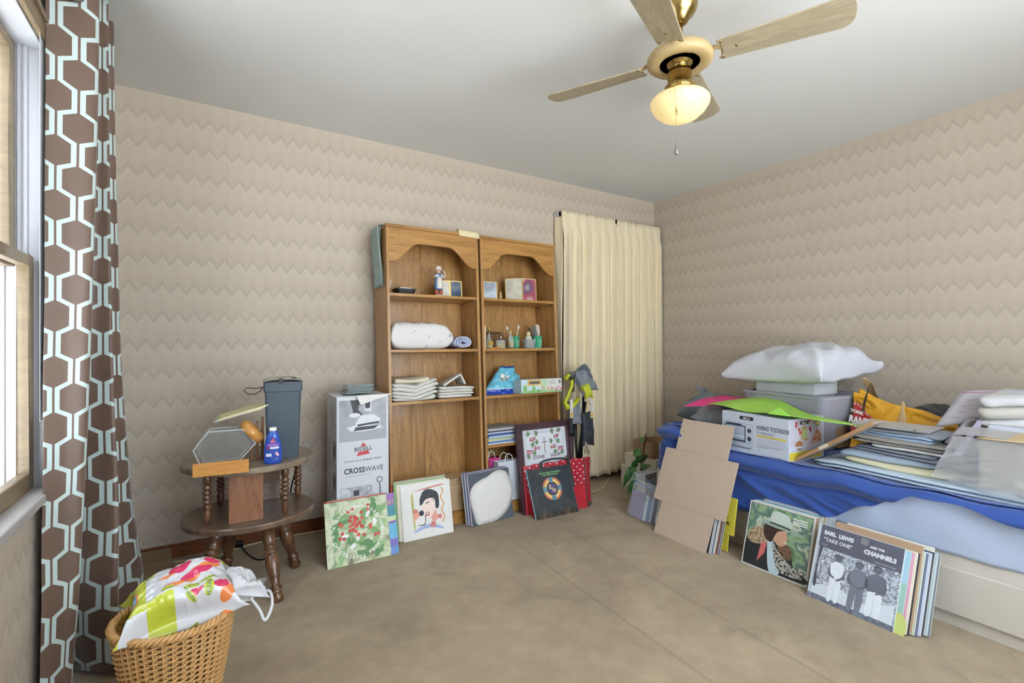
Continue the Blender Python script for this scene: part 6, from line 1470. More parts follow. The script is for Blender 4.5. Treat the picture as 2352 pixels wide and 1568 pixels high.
for k in range(34):
    x = rnd.uniform(0.16, 0.33); z = rnd.uniform(0.01, 0.035) if x > .21 else rnd.uniform(0.01, 0.09); a.ell(x, z, 0.006, 0.006, ink(rnd.choice(['d98f9c', 'e0b85a', '9aa4d8', 'df7f78', 'd9a6c6'])), -0.0316, n=7, jit=.2)
for k in range(5): a.rect(0.225 + 0.012 * k, 0.233 + 0.012 * k, 0.055, 0.086, ink('b5b5b0'), -0.0312)
for k in range(6): a.rect(0.305 + 0.0035 * k, 0.307 + 0.0035 * k, 0.06, 0.086, ink('5b5b58'), -0.0312)
a.build('print', fb)
# shelf 4 magazines
mg = [('c7ccd6', 'white'), ('5b7fb8', 'blue'), ('b9c7cf', 'pale grey'), ('d6cf66', 'yellow edged'), ('8fb0c9', 'light blue'), ('e0dfd9', 'ivory'), ('41618f', 'navy'), ('4f78b4', 'cobalt'), ('ccd0d3', 'silver'), ('3a4256', 'dark'), ('c9c6bf', 'stone'), ('8f9296', 'grey')]
for k, (c, wd) in enumerate(mg):
    r = thing('magazine', '%s magazine, %s from the bottom of the pile on the right bookcase' % (wd, ORD[k]), 'magazine', group='magazines on the right bookcase', M=on(caseR, 0.022 + 0.005 * ((k * 7) % 4), 0.012 + 0.004 * (k % 3), 0.4495 + 0.0088 * k, ((k * 5) % 4) * 1.8 - 2.5))
    MB().box(0, 0.27, 0, 0.205, 0, 0.0082, ink(c)).build('pages', r)
# gift bags low in right case
def gbag(case_, x, y, z, w, d, h, m, label, hc, art_=None):
    r = thing('gift_bag', label, 'bag', M=on(case_, x, y, z), group='paper gift bags in the right bookcase')
    mb = MB(); mb.box(0, w, 0, 0.001, 0, h, m).box(0, w, d - 0.001, d, 0, h, m).box(0, 0.001, 0, d, 0, h, m).box(w - 0.001, w, 0, d, 0, h, m).box(0, w, 0, d, 0, 0.002, m); mb.build('body', r)
    for yy in (0.002, d - 0.002): MB().tube([(w * .3, yy, h - 0.01), (w * .36, yy, h + 0.035), (w * .5, yy, h + 0.05), (w * .64, yy, h + 0.035), (w * .7, yy, h - 0.01)], 0.003, hc, 6).build('handle', r)
    if art_: q = MB(); art_(q); q.build('print', r)
    return r
mag = mat('magenta_paper', 'c93a86', 0.5)
gbag(caseR, 0.025, 0.09, 0.064, 0.14, 0.08, 0.28, ink('a02a4a'), 'magenta and crimson paper gift bag behind the white one', W_, lambda q: q.rect(0.05, 0.14, 0.12, 0.28, mag, -0.001))
gbag(caseR, 0.10, 0.015, 0.064, 0.17, 0.07, 0.262, mat('white_gift_paper', 'd3d7e2', 0.5, var=0.02), 'plain white paper gift bag beside the dark framed embroidery', W_)
# boxes low in left case seen between stacks
bx_ = box_item(on(caseL, 0.34, 0.03, 0.064), 'shipping_envelope', 'brown cardboard mailer low in left bookcase between record stacks', 'envelope', 0.24, 0.16, 0.20, mat('kraft_mailer', 'b59a78', 0.7), 'mailer')
q = MB(); 
q.text('TO: MATERIAL', 0.012, 0.06, 0.182, ink('4a4038'), -0.001); q.text('ELIZABETH', 0.012, 0.06, 0.163, ink('4a4038'), -0.001)
for k in range(4): q.rect(0.10, 0.22, 0.12 - 0.012 * k, 0.123 - 0.012 * k, ink('8f8474'), -0.001)
q.build('lettering', bx_)

# ------------------------------------------------------------------ plant and boxes beyond the bed
lf1, lf2 = mat('glossy_leaf_green', '3f7a3c', 0.35, var=0.15, scale=30, coat=0.2), mat('pale_leaf_green', '6f9c5c', 0.4, var=0.15, scale=30)
pl = thing('potted_pothos', 'trailing green leafy plant on the carpet between drapes and bed', 'plant', (2.66, 2.50, 0))
MB().lathe([(0.04, 0), (0.045, 0.002), (0.06, 0.10), (0.066, 0.105), (0.066, 0.115), (0.056, 0.112), (0.05, 0.09), (0.001, 0.09)], mat('dark_pot', '5a5148', 0.5), 24, caps=False).build('pot', pl)
MB().tube([(0.0, 0, 0.09), (0.04, 0, 0.28), (0.06, 0.0, 0.42), (0.075, 0, 0.46)], 0.006, mat('brown_stem', '6a5340', 0.8), 8).tube([(0.0, 0.01, 0.09), (0.05, 0.01, 0.30), (0.085, 0.0, 0.44)], 0.005, MATS['brown_stem'], 8).build('stem', pl)
def leaf3(base, tip, wd, m, nm='leaf'):
    base, tip = Vector(base), Vector(tip); d = tip - base; L = d.length; d.normalize(); s_ = d.cross(Vector((0.3, 1, 0.25)).normalized()).normalized(); nrm = s_.cross(d)
    def f(u, v):
        t = v; hw = wd * math.sin(PI * t ** 0.8) * (1 - 0.2 * t); a = 2 * u - 1
        return base + d * L * t + s_ * a * hw + nrm * (0.25 * hw * abs(a) - 0.15 * L * math.sin(PI * t) * -1)
    return MB().grid(f, 6, 10, m).build(nm, pl, solid=0.001)
rnd = random.Random(4)
for (b_, t_) in (((-.02, -.03, .15), (-.16, -.05, .06)), ((-.03, 0, .2), (-.19, -.04, .11)), ((-.02, -.03, .16), (-.10, -.06, .05)), ((-.02, 0, .22), (-.16, -.04, .18)), ((0, 0, .24), (-.13, -.05, .24)), ((.02, 0, .26), (-.09, -.05, .30)), ((.03, 0, .26), (-.04, -.06, .32)), ((.02, 0, .2), (.06, -.06, .25)),
               ((.0, 0, .2), (-.07, -.06, .15)), ((.0, -.02, .18), (-.03, -.07, .10)), ((.05, 0, .40), (.02, -.02, .45)), ((.03, 0, .30), (-.05, 0, .36)), ((.03, 0.02, .25), (.08, -.02, .31)), ((-.01, .02, .2), (-.12, .03, .14)), ((-.02, -.03, .14), (-.14, -.07, .02))):
    leaf3(b_, t_, rnd.uniform(0.028, 0.040), lf1 if rnd.random() < .6 else lf2)
offw = mat('off_white_card', 'd3cdc0', 0.6, var=0.02)
box_item(Matrix.Translation((2.80, 2.48, 0)), 'storage_box', 'off white box at the bottom of the stack beyond the bed', 'box', 0.40, 0.34, 0.165, offw, 'carton')
box_item(Matrix.Translation((2.83, 2.49, 0.166)), 'storage_box', 'cream box in the middle of the stack beyond the bed', 'box', 0.36, 0.32, 0.09, mat('cream_card', 'ddd6c4', 0.6), 'carton')
ob = thing('cardboard_box', 'small open brown cardboard box on top of the stack beyond the bed', 'box', (2.84, 2.52, 0.257))
kr2 = mat('brown_card', 'a88a6c', 0.7)
MB().box(0, 0.25, 0, 0.005, 0, 0.105, kr2).box(0, 0.25, 0.2, 0.205, 0, 0.12, kr2).box(0, 0.005, 0, 0.205, 0, 0.12, kr2).box(0.245, 0.25, 0, 0.205, 0, 0.12, kr2).box(0, 0.25, 0, 0.205, 0, 0.004, kr2).build('carton', ob, bevel=0.001)
pb = thing('gift_box', 'white box with orange speckled lid in front of the plant', 'box', (2.62, 2.40, 0), 8)
MB().box(0, 0.15, 0, 0.12, 0, 0.20, mat('white_gift_card', 'c9cdd3', 0.5)).build('carton', pb, bevel=0.002)
q = MB(); q.rect(0.001, 0.149, 0.16, 0.2, ink('b9b6b4'), -0.0008); rnd = random.Random(8)
for k in range(16): q.ell(rnd.uniform(.01, .14), rnd.uniform(.165, .195), .005, .004, ink(rnd.choice(['a8604a', '4a4c50', 'c98a6a'])), -0.0012, n=7, jit=.3)
q.build('print', pb)

# ------------------------------------------------------------------ things piled on the bed
BZ = 0.518
to = thing('toaster_oven_box', 'white toaster oven carton with yellow band on the bed edge', 'box', M=Matrix.Translation((2.570, 1.762, BZ)) @ Matrix.Rotation(R(-94.2), 4, 'Z'))
TW, TD, TH = 0.405, 0.31, 0.222
whb = mat('glossy_white_carton', 'ccd4e2', 0.35, var=0.01, coat=0.2)
MB().box(0, TW, 0, TD, 0, TH, whb).build('carton', to, bevel=0.002)
MB().add([(0.0, 0, TH), (0.0, 0.0, TH), (0.18, 0.0, TH), (0.0, -0.05, TH + 0.03)], [(0, 2, 3)], whb)
a = MB(); gk, gk2, bg_, dg_ = ink('33373d'), ink('6d7484'), ink('9aa6bd'), ink('454b5c')
def logo(cx, cz, s_, y):
    a.flat([(cx - .052 * s_, cz), (cx - .046 * s_, cz + .012 * s_), (cx + .046 * s_, cz + .012 * s_), (cx + .052 * s_, cz), (cx + .046 * s_, cz - .012 * s_), (cx - .046 * s_, cz - .012 * s_)], gk, y)
    a.text('BELLA', 0.019 * s_, cx, cz - 0.0068 * s_, W_, y - 0.0006, align='CENTER', bold=0.0004)
logo(0.16, 0.196, 0.85, -0.0006)
a.rect(0.222 - .21, 0.198, 0.035, 0.165, ink('a3acc0'), -0.0006); a.rect(0.014, 0.196, 0.037, 0.163, ink('c3cbdb'), -0.0008)
a.rect(0.02, 0.155, 0.058, 0.152, dg_, -0.001); a.rect(0.026, 0.149, 0.07, 0.146, ink('b2bccf'), -0.0012); a.rect(0.026, 0.149, 0.086, 0.092, ink('e3e8f0'), -0.0014); a.rect(0.03, 0.13, 0.150, 0.160, dg_, -0.0016)
a.rect(0.026, 0.149, 0.058, 0.068, ink('5c6274'), -0.0014)
for z in (0.128, 0.083): a.ell(0.178, z, 0.0125, 0.0125, ink('3f4656'), -0.0012); a.rect(0.1765, 0.1795, z - .008, z + .008, ink('8a93a6'), -0.0014)
a.rect(0.168, 0.188, 0.056, 0.062, ink('7fb4dd'), -0.0012); a.rect(0.02, 0.19, 0.026, 0.032, gk2, -0.0012)
a.text('HORNO TOSTADOR', 0.033, 0.222, 0.144, gk, -0.0008, sx=0.60, bold=0.0004); a.text('DE 4 REBANADAS', 0.020, 0.222, 0.121, ink('6d7484'), -0.0008, sx=0.66)
a.rect(0.225, 0.39, 0.106, 0.115, ink('e0cf3f'), -0.0008); a.text('Paneles delgados con controles simples', 0.0066, 0.232, 0.108, gk, -0.0012)
for k in range(5): a.rect(0.228, 0.385, 0.096 - 0.007 * k, 0.098 - 0.007 * k, ink('b3bccd'), -0.0008)
a.text('ACCESORIO PARA 4 REBANADAS DE PAN', 0.0078, 0.225, 0.056, gk, -0.0008); a.text('Y UNA PIZZA DE 9"', 0.0078, 0.225, 0.046, gk, -0.0008)
a.ring(0.237, 0.030, 0.008, 0.0086, gk2, -0.0008, 20); a.text('1 AÑO', 0.005, 0.237, 0.0285, gk2, -0.001, align='CENTER')
for k in range(1): a.rect(0.225, 0.37, 0.011, 0.013, bg_, -0.0008)
# right face (x runs back)
a.T = Matrix.Translation((TW, 0, 0)) @ Matrix.Rotation(R(90), 4, 'Z')
a.rect(0.004, TD - 0.02, 0.075, TH - 0.002, ink('c4c0cc'), -0.0006); a.rect(0.004, TD - 0.02, 0.006, 0.048, ink('dcc63e'), -0.0006)
a.rect(0.004, 0.012, 0.006, 0.048, ink('c9b232'), -0.0008)
for k in range(4):
    a.rect(0.02, 0.13, 0.012 + 0.008 * k, 0.0145 + 0.008 * k, ink('a39a3c'), -0.0008); a.rect(0.15, 0.27, 0.02 + 0.008 * k, 0.0225 + 0.008 * k, ink('b5aa40'), -0.0008) if k < 3 else None
for k in range(3): a.rect(0.02, 0.13, 0.052 + 0.007 * k, 0.054 + 0.007 * k, ink('a3a6b2'), -0.0008); a.rect(0.15, 0.27, 0.052 + 0.007 * k, 0.054 + 0.007 * k, ink('a3a6b2'), -0.0008)
logo(0.13, 0.198, 0.75, -0.001)
a.flat([(0.105, 0.115), (0.10, 0.15), (0.11, 0.175), (0.135, 0.183), (0.155, 0.17), (0.152, 0.14), (0.165, 0.105), (0.13, 0.10)], ink('b89468'), -0.001)
for k in range(4): a.flat([(0.112 + .011 * k, 0.112), (0.116 + .009 * k, 0.165), (0.124 + .009 * k, 0.168), (0.122 + .011 * k, 0.112)], ink('b9c48a') if k % 2 else ink('a3b474'), -0.0014)
a.flat([(0.185, 0.085), (0.28, 0.09), (0.282, 0.13), (0.243, 0.16)], photo('pizza_print', ['7a2f2c', 'b0563e', 'e0c39a', '93403a'], 90), -0.001)
for x, z in ((0.06, 0.185), (0.062, 0.198), (0.085, 0.165), (0.095, 0.148), (0.18, 0.165), (0.185, 0.155), (0.175, 0.205)): a.ell(x, z, 0.009, 0.010, ink('b8403c'), -0.001)
a.ell(0.25, 0.20, 0.026, 0.03, ink('8fa05c'), -0.001); a.ell(0.25, 0.202, 0.02, 0.024, ink('dcd79a'), -0.0014); a.ell(0.25, 0.205, 0.01, 0.011, ink('a36a3a'), -0.0018)
a.ell(0.085, 0.082, 0.033, 0.024, ink('a87a54'), -0.0012); a.ring(0.06, 0.13, 0.04, 0.042, ink('a9a6b3'), -0.0008, 20)
a.rect(0.004, TD - 0.02, 0.066, 0.077, ink('c9ccd8'), -0.0014)
a.T = Matrix.Identity(4); a.build('printed_faces', to)

limep = mat('lime_poster_paper', 'a2d352', 0.5, var=0.02); limeb = mat('lime_poster_back', 'a2e45c', 0.5, var=0.01)
ps = thing('poster_paper', 'bright lime green poster sheet lying over the toaster oven box', 'paper', (0, 0, 0))
def bil(P00, P10, P11, P01, f):
    P00, P10, P11, P01 = map(Vector, (P00, P10, P11, P01))
    return lambda u, v: (P00 * (1 - u) * (1 - v) + P10 * u * (1 - v) + P11 * u * v + P01 * (1 - u) * v) + Vector((0, 0, f(u, v)))
# near-left, near-right, far-right, far-left
MB().grid(bil((2.64, 1.93, 0.752), (2.535, 1.33, 0.757), (2.66, 1.06, 0.735), (3.05, 1.80, 0.778), lambda u, v: 0.010 * math.sin(u * 5 + 1) * v + 0.006 * math.sin(PI * v) * (1 - u) + 0.008 * math.sin(u * 9)), 40, 24, limep).build('sheet', ps, solid=0.001)
MB().add([(2.53, 1.34, 0.760), (2.535, 1.47, 0.758), (2.60, 1.44, 0.792)], [(0, 1, 2)], limeb).build('turned_corner', ps, solid=0.001)
pp = thing('poster_paper', 'magenta pink poster sheet under the lime one beside grey bin bag', 'paper', (0, 0, 0))
MB().grid(bil((2.50, 1.98, 0.742), (2.72, 1.86, 0.748), (3.0, 1.88, 0.78), (2.98, 2.02, 0.79), lambda u, v: 0.012 * math.sin(v * 4)), 20, 20, mat('pink_poster_paper', 'd8347c', 0.5)).build('sheet', pp, solid=0.001)

# translucent bin, small bin, white box, pillow
frost = clear('frosted_bin_plastic', 'cbcad3', 0.35, 0.40)
def openbin(name, label, M_, w0, d0, w1, d1, h, m, lip=0.012):
    r = thing(name, label, 'storage bin', M=M_)
    mb = MB(); n = 6
    def ringp(w, d, z, rr_=0.03):
        out = []
        for cxs, cys, a0 in ((1, 1, 0), (-1, 1, 90), (-1, -1, 180), (1, -1, 270)):
            for k in range(n + 1): a_ = R(a0 + 90 * k / n); out.append((cxs * (w / 2 - rr_) + rr_ * math.cos(a_), cys * (d / 2 - rr_) + rr_ * math.sin(a_), z))
        return out
    prs = [(w0, d0, 0.0), (w1, d1, h), (w1 + 2 * lip, d1 + 2 * lip, h), (w1 + 2 * lip, d1 + 2 * lip, h - 0.008)]
    vs = []; N = 4 * (n + 1)
    for p in prs: vs += ringp(*p)
    fs = [tuple(range(N))]
    for q in range(3):
        for i in range(N): fs.append((q * N + i, q * N + (i + 1) % N, (q + 1) * N + (i + 1) % N, (q + 1) * N + i))
    mb.add(vs, fs, m); mb.build('tub', r, solid=0.0025)
    return r
openbin('storage_bin', 'large frosted clear plastic storage bin on the bed by the wall', Matrix.Translation((3.21, 1.60, BZ)) @ Matrix.Rotation(R(-8), 4, 'Z'), 0.44, 0.44, 0.52, 0.54, 0.31, frost)
box_item(Matrix.Translation((3.08, 1.36, BZ + 0.01)), 'brown_paper_pile', 'stack of brown papers inside the frosted storage bin', 'papers', 0.26, 0.40, 0.12, mat('brown_paper_stack', '9a7f5c', 0.8, var=0.15, scale=20), 'stack')
openbin('small_bin', 'smaller frosted tray nested in the top of the big frosted bin', Matrix.Translation((3.19, 1.60, BZ + 0.19)) @ Matrix.Rotation(R(-6), 4, 'Z'), 0.34, 0.40, 0.36, 0.44, 0.12, frost, 0.008)
box_item(Matrix.Translation((3.055, 1.845, 0.825)) @ Matrix.Rotation(R(-93), 4, 'Z'), 'white_carton', 'plain white box resting on the frosted bins under the pillow', 'box', 0.375, 0.24, 0.072, mat('plain_white_board', 'd5d8d8', 0.5, var=0.01), 'carton')
box_item(Matrix.Translation((3.09, 1.49, 0.71)), 'paper_stack', 'stack of paper in the small tray holding up the white box', 'papers', 0.22, 0.30, 0.112, papw, 'stack')
pw = mat('white_pillowcase', 'ced0d8', 0.75, var=0.02, scale=6, bump=0.04, bscale=9)
pil = thing('pillow', 'plump white pillow on top of the white box and frosted bins', 'pillow', M=Matrix.Translation((3.165, 1.635, 0.898)) @ Matrix.Rotation(R(-99), 4, 'Z') @ Matrix.Rotation(R(-1), 4, 'Y') @ Matrix.Rotation(R(6), 4, 'X'))
def psq(x, y, z):
    # crease running from the middle to the right corner, slumped ends
    z2 = z - 0.020 * math.exp(-((x + 0.06) / 0.07) ** 2) * (1 if z > 0 else 0) 
    drop = -0.035 * (abs(x) / 0.38) ** 2.5
    z2 += 0.010 * math.sin((x * 0.8 + y) * 36) * max(0, x - 0.05) * 6 * (1 if z > 0 else .3)
    return (x, y, z2 + drop * (1 if z < 0 else 0.2) + 0.03 * max(0, x) )
MB().cushion(0.70, 0.57, 0.225, pw, nu=110, nv=80, seed=31, wr=0.022, fs=4.5, pinch=0.17, flatb=0.30, squash=psq, e=2.8, q=0.5).build('case', pil)

# grey bin bag
gbm = mat('grey_bin_bag', '6f767c', 0.3, var=0.08, scale=12, bump=0.25, bscale=26)
r = thing('bin_bag', 'knotted grey plastic bin bag on the far end of the bed', 'bag', (3.10, 2.20, 0.565))
mb = MB(); mb.T = Matrix.Rotation(R(-80), 4, 'Z')
mb.cushion(0.40, 0.34, 0.20, gbm, seed=14, wr=0.03, fs=9, pinch=0.1, flatb=0.2); mb.T = Matrix.Identity(4)
mb.grid(lambda u, v: (-0.02 + 0.05 * u, 0.13 - 0.10 * v - 0.03 * u, 0.16 + 0.075 * (1 - v) + 0.02 * math.sin(u * 7)), 8, 12, gbm); mb.build('film', r)
r = thing('plastic_pouch', 'clear pouch of mixed papers between grey bin bag and toaster box', 'bag', (2.80, 1.96, 0.60))
mb = MB(); mb.T = Matrix.Rotation(R(-85), 4, 'Z'); mb.cushion(0.26, 0.2, 0.13, hazep, seed=6, wr=0.02, fs=14).build('film', r)
# yellow shopping bag with red emblem
yb = mat('yellow_bag_film', 'dfa326', 0.35, var=0.04, scale=12, coat=0.2); yb_in = mat('bag_inside_tan', 'c9a878', 0.4, var=0.06); rdb = mat('bag_red_emblem', 'b8322e', 0.3, coat=0.3)
r = thing('shopping_bag', 'crumpled yellow plastic shopping bag with red diamond emblem by the wall', 'bag', M=Matrix.Translation((3.06, 1.31, BZ + 0.03)) @ Matrix.Rotation(R(-90), 4, 'Z'))
def ym(u, v):
    x, z = u, v
    dd_ = abs(x - 0.03) / 0.27 + abs(z - 0.50) / 0.33
    if 0.90 < dd_ < 0.94: return W_
    if dd_ < 1: return rdb
    if (abs(x - .62) < .06 and abs(z - .62) < .05) or (abs(x - .40) < .02 and .5 < z < .62): return rdb
    return yb
def yf(u, v):
    x = 0.48 * u * (1 - 0.05 * v); topz = 0.31 - 0.11 * u
    z = topz * v
    y = 0.02 + 0.05 * v + 0.03 * abs(mn.noise(Vector((x * 7 + z * 5, z * 12, 3)))) + 0.008 * abs(mn.noise(Vector((x * 16 - z * 9, z * 22, 1))))
    return (x, y, z + 0.018 * mn.noise(Vector((x * 8, 3, 1))) * v)
MB().grid(yf, 90, 60, ym).build('front_film', r, solid=0.001)
q = MB(); q.text('YORK', 0.024, 0.008, 0.205, W_, 0.012, -0.25, bold=0.0012); q.text('RAND', 0.052, 0.002, 0.148, W_, 0.006, -0.15, bold=0.003, sx=.72); q.text('OF BOOKS', 0.017, 0.004, 0.125, W_, 0.006, -0.2, bold=0.0008); q.build('lettering', r)
MB().grid(lambda u, v: (0.03 + 0.30 * u, 0.10 + 0.10 * v + 0.02 * math.sin(u * 8), 0.33 - 0.22 * u + 0.05 * math.sin(u * 8 + 1) * (1 - v) - 0.08 * v + (0.02 if u < .2 else 0)), 40, 14, yb_in).grid(lambda u, v: (0.02 + 0.12 * u, 0.07 + 0.03 * v, 0.26 + 0.07 * v - 0.07 * u), 10, 8, yb).build('open_mouth', r, solid=0.001)
MB().grid(lambda u, v: (0.20 + 0.06 * u, 0.05 + 0.03 * v, 0.13 + 0.15 * v * (1 - abs(2 * u - 1) ** 2)), 12, 10, yb_in).build('handle', r, solid=0.001)
MB().add([(0.055, 0.03, 0.20), (0.07, 0.03, 0.21), (0.085, 0.06, 0.36), (0.06, 0.05, 0.27)], [(0, 1, 2, 3)], mat('dark_bag_fold', '4a3c30', 0.4)).build('dark_edge', r, solid=0.001)
dkb = mat('black_plastic_film', '34383d', 0.3, var=0.06)
r = thing('bin_bag', 'black plastic bag behind the yellow shopping bag', 'bag', M=Matrix.Translation((3.30, 0.98, BZ + 0.02)) @ Matrix.Rotation(R(-92), 4, 'Z'))
MB().cushion(0.38, 0.26, 0.26, dkb, seed=19, wr=0.03, fs=10, flatb=.2).build('film', r)

# clothes stack
def cl(name_c, c, label, x, y, z, w_, d_, n, hs, seed, rz=0, wob=0.008):
    return fold_pile(None, x, y, z, w_, d_, n, hs, label, mat(name_c, c, 0.85, var=0.05, scale=10, bump=0.1, bscale=120), seed, rz, name='folded_garment', group='folded clothes on the bed', wob=wob, cat='clothing')
cl('icy_blue_cotton', 'b9c9d6', 'icy blue folded sheet at the very bottom of the clothes stack', 2.585, 0.36, BZ, 0.42, 0.94, 2, 0.020, 41, 0, 0.010)
cl('pale_yellow_cotton', 'd6d0b0', 'pale yellow folded garment low in the clothes stack', 2.63, 0.72, BZ + 0.034, 0.34, 0.44, 1, 0.030, 42, 0, 0.012)
cl('dusty_blue_cotton', '9aa8b8', 'dusty blue folded garment in the clothes stack above pale yellow one', 2.67, 0.79, BZ + 0.060, 0.30, 0.39, 1, 0.040, 43, 5, 0.012)
cl('grey_denim_cotton', '858c99', 'bluish grey folded trousers in the middle of the clothes stack', 2.66, 0.80, BZ + 0.092, 0.28, 0.34, 2, 0.018, 44, -6, 0.012)
cl('white_cotton_shirt', 'd3d2ce', 'white folded shirt in the middle of the clothes stack', 2.69, 0.76, BZ + 0.122, 0.27, 0.31, 1, 0.020, 45, 3, 0.012)
cl('warm_grey_cotton', '96918b', 'warm grey folded trousers in the upper clothes stack', 2.68, 0.77, BZ + 0.138, 0.28, 0.36, 2, 0.018, 46, 4, 0.012)
cl('light_blue_denim', 'a3b7cf', 'light blue folded jeans near the top of the clothes stack', 2.69, 0.82, BZ + 0.166, 0.26, 0.33, 2, 0.018, 47, -4, 0.012)
cl('slate_cotton', '8e949c', 'slate grey folded shirt at the top of the clothes stack under the folder', 2.70, 0.78, BZ + 0.192, 0.25, 0.33, 1, 0.020, 48, 2, 0.012)
r = thing('clear_folder', 'clear plastic folder lying on top of the clothes stack', 'folder', (2.68, 0.83, BZ + 0.222), 3)
MB().box(0, 0.24, 0, 0.30, 0, 0.004, hazep).build('sleeve', r); MB().box(0.02, 0.20, 0.03, 0.27, 0.001, 0.003, ink('b9b2a2')).build('paper', r)
for yy in (0.05, 0.2): MB().lathe([(0.004, 0), (0.004, 0.003), (0.002, 0.0045)], ink('3f3f42'), 10, (0.01, yy, 0.004)).build('snap', r)
# wood framed board leaning against the clothes
pine = wood('raw_pine_edge', '8f6a48', 'bd9468', (2, 10, 10), 0.5)
r = thing('wood_panel', 'thin wood edged panel and pink papers leaning on the clothes stack', 'panel', M=Matrix.Translation((2.585, 1.345, BZ + 0.004)) @ Matrix.Rotation(R(-90), 4, 'Z') @ Matrix.Rotation(R(-35), 4, 'Y'))
MB().box(0, 0.42, 0, 0.012, 0, 0.016, pine).box(0.14, 0.19, -0.0008, 0, 0, 0.016, ink('cfc6ae')).build('front_edge', r, bevel=0.001)
MB().box(0, 0.42, 0.012, 0.12, 0.002, 0.010, mat('grey_board', 'a89a90', 0.7)).build('board', r)
r = thing('folder', 'pink and grey folder lying on the wood edged panel', 'folder', M=Matrix.Translation((2.60, 1.33, BZ + 0.028)) @ Matrix.Rotation(R(-90), 4, 'Z') @ Matrix.Rotation(R(-34), 4, 'Y'))
MB().box(0.02, 0.32, 0.005, 0.15, 0, 0.004, ink('c3a39c')).box(0.01, 0.16, 0.003, 0.14, 0.0045, 0.006, ink('a84a50')).box(0.06, 0.28, 0.02, 0.13, 0.006, 0.009, ink('c9b0a8')).build('cover', r)
# right end of the bed: sheets, linens, folders, plastic
r = thing('paper_sheet', 'large printed paper sheet with red lines propped behind the white linens', 'paper', (0, 0, 0))
MB().grid(bil((2.94, 0.885, 0.738), (3.0, 0.66, 0.80), (3.05, 0.50, 0.945), (3.02, 0.81, 0.912), lambda u, v: 0.0), 10, 10, ink('bdb9c0')).build('sheet', r, solid=0.001)
q = MB()
pq = bil((2.934, 0.885, 0.740), (2.994, 0.66, 0.802), (3.044, 0.50, 0.947), (3.014, 0.81, 0.914), lambda u, v: 0.0)
for k in range(4): q.add([tuple(pq(0.16, .2 + .17 * k)), tuple(pq(0.27, .2 + .17 * k)), tuple(pq(0.27, .21 + .17 * k)), tuple(pq(0.16, .21 + .17 * k))], [(0, 1, 2, 3)], ink('b0525a'))
q.add([tuple(pq(0.03, .93)), tuple(pq(0.42, .93)), tuple(pq(0.42, .943)), tuple(pq(0.03, .943))], [(0, 1, 2, 3)], ink('b84a52')); q.build('red_print', r)
box_item(Matrix.Translation((2.98, 0.33, BZ)), 'document_box', 'brown cardboard box under the white linens at right end of bed', 'box', 0.40, 0.38, 0.24, mat('tan_document_box', 'b29c84', 0.7), 'carton')
plw = mat('plastic_wrapped_white', 'd3d4d6', 0.4, var=0.03, scale=8, bump=0.2, bscale=20)
for k, (lab, dz, hs, c) in enumerate((('white plastic wrapped linen, lowest of the right end pile', 0.240, 0.068, plw), ('cream white plastic wrapped linen in the middle of the right end pile', 0.290, 0.062, mat('cream_wrapped', 'cfccc2', 0.4, var=0.03, bump=0.2, bscale=20)), ('white wrapped linen on top of the right end pile', 0.340, 0.055, plw))):
    fold_pile(None, 2.86, 0.355, BZ + dz, 0.40, 0.385 - 0.01 * k, 1, hs, lab, c, 60 + k, 0, name='wrapped_linen', group='wrapped linens at the bed end', wob=0.022)
def sheetq(name, label, cat, P, m, f=lambda u, v: 0, part='sheet', s=0.0015, nu=14, nv=12, group=None):
    r = thing(name, label, cat, (0, 0, 0), group=group); MB().grid(bil(*P, f), nu, nv, m).build(part, r, solid=s); return r
sheetq('folder', 'grey folder standing half open beside the clothes stack', 'folder', ((2.76, 0.80, 0.70), (2.78, 0.72, 0.66), (2.95, 0.70, 0.80), (2.92, 0.76, 0.80)), ink('8f8890'), s=0.004)
sheetq('folder', 'dark open folder with papers in front of the wrapped linens', 'folder', ((2.72, 0.76, 0.655), (2.72, 0.66, 0.70), (2.92, 0.64, 0.80), (2.88, 0.74, 0.79)), ink('4c4648'), s=0.004)
sheetq('folder', 'pale lilac folder beside the dark folder', 'folder', ((2.70, 0.755, 0.655), (2.70, 0.725, 0.66), (2.90, 0.70, 0.80), (2.89, 0.72, 0.80)), ink('b3aabf'), s=0.004)
sheetq('letter', 'handwritten white letter lying before the wrapped linens', 'paper', ((2.74, 0.66, 0.735), (2.74, 0.56, 0.735), (2.86, 0.55, 0.785), (2.86, 0.68, 0.79)), ink('ccd2e0'))
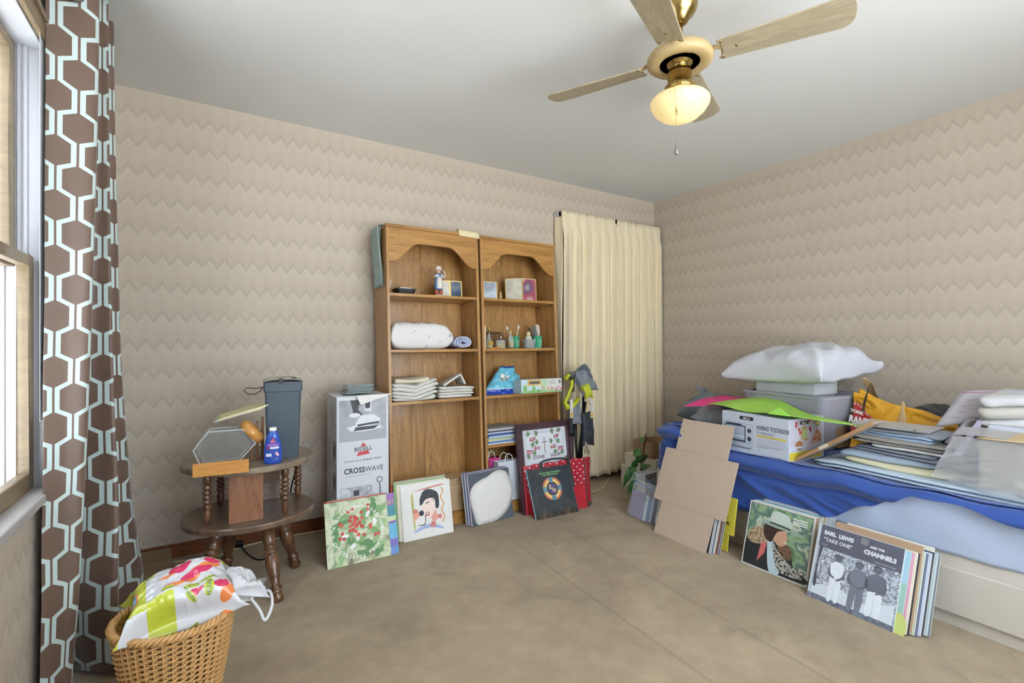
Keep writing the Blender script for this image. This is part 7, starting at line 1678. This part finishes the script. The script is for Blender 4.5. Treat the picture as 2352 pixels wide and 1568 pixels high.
box_item(Matrix.Translation((2.66, 0.33, BZ + 0.035)), 'letter_stack', 'stack of papers and magazines under the grey plastic sheet', 'papers', 0.27, 0.33, 0.195, mat('mixed_paper_edges', 'c9c0aa', 0.7, var=0.15, scale=60, stretch=(0.3, 0.3, 6)), 'stack')
sheetq('manila_folder', 'manila folder lying on the paper stack at right end of bed', 'folder', ((2.625, 0.66, 0.755), (2.625, 0.32, 0.765), (2.76, 0.32, 0.785), (2.76, 0.64, 0.775)), ink('cdb48a'), s=0.003)
r = thing('plastic_sheet', 'translucent grey plastic bag draped over the paper stack at right', 'plastic bag', (0, 0, 0))
greyfilm = clear('grey_translucent_film', 'c6c6ca', 0.3, 0.42)
def pf(u, v):
    # top edge over the folder, hanging to the clothes, a tip pointing out
    y = 0.735 - 0.42 * u; ztop = 0.752 + 0.012 * u
    bot = 0.575 - 0.02 * math.sin(u * PI) if u < 0.55 else 0.545 + (u - 0.55) * 0.20
    flare = 0.06 * (1 - u) * v
    z = ztop + (bot - ztop) * v ** 0.9
    x = 2.635 - 0.05 * v - 0.03 * math.sin(u * 9 + v * 4) * v * 0.5 + 0.012 * mn.noise(Vector((u * 8 + v * 9, v * 4, 1)))
    return (x, y + flare * 1.0, z + 0.008 * mn.noise(Vector((u * 9, v * 6, 2))))
MB().grid(pf, 50, 30, greyfilm).grid(lambda u, v: (2.635 + 0.13 * v, 0.735 - 0.42 * u, 0.757 + 0.012 * u + 0.02 * v + 0.004 * math.sin(u * 9)), 20, 6, greyfilm).build('film', r)
q = thing('printed_cloth', 'bunched flower print cloth with yellow spot at right edge of bed', 'cloth', (2.60, 0.40, BZ + 0.03))
MB().cushion(0.07, 0.22, 0.05, photo('flower_scrap', ['5c4a44', 'b59a8c', 'c9b6a8', '8a6a5e'], 30), seed=4, wr=0.012, fs=25).build('cloth', q)
MB().lathe([(0.001, 0), (0.016, 0.004), (0.018, 0.010), (0.010, 0.016), (0.001, 0.018)], ink('d8cf45'), 16, (0.0, 0.03, 0.045), sy=1.6).build('yellow_spot', q)
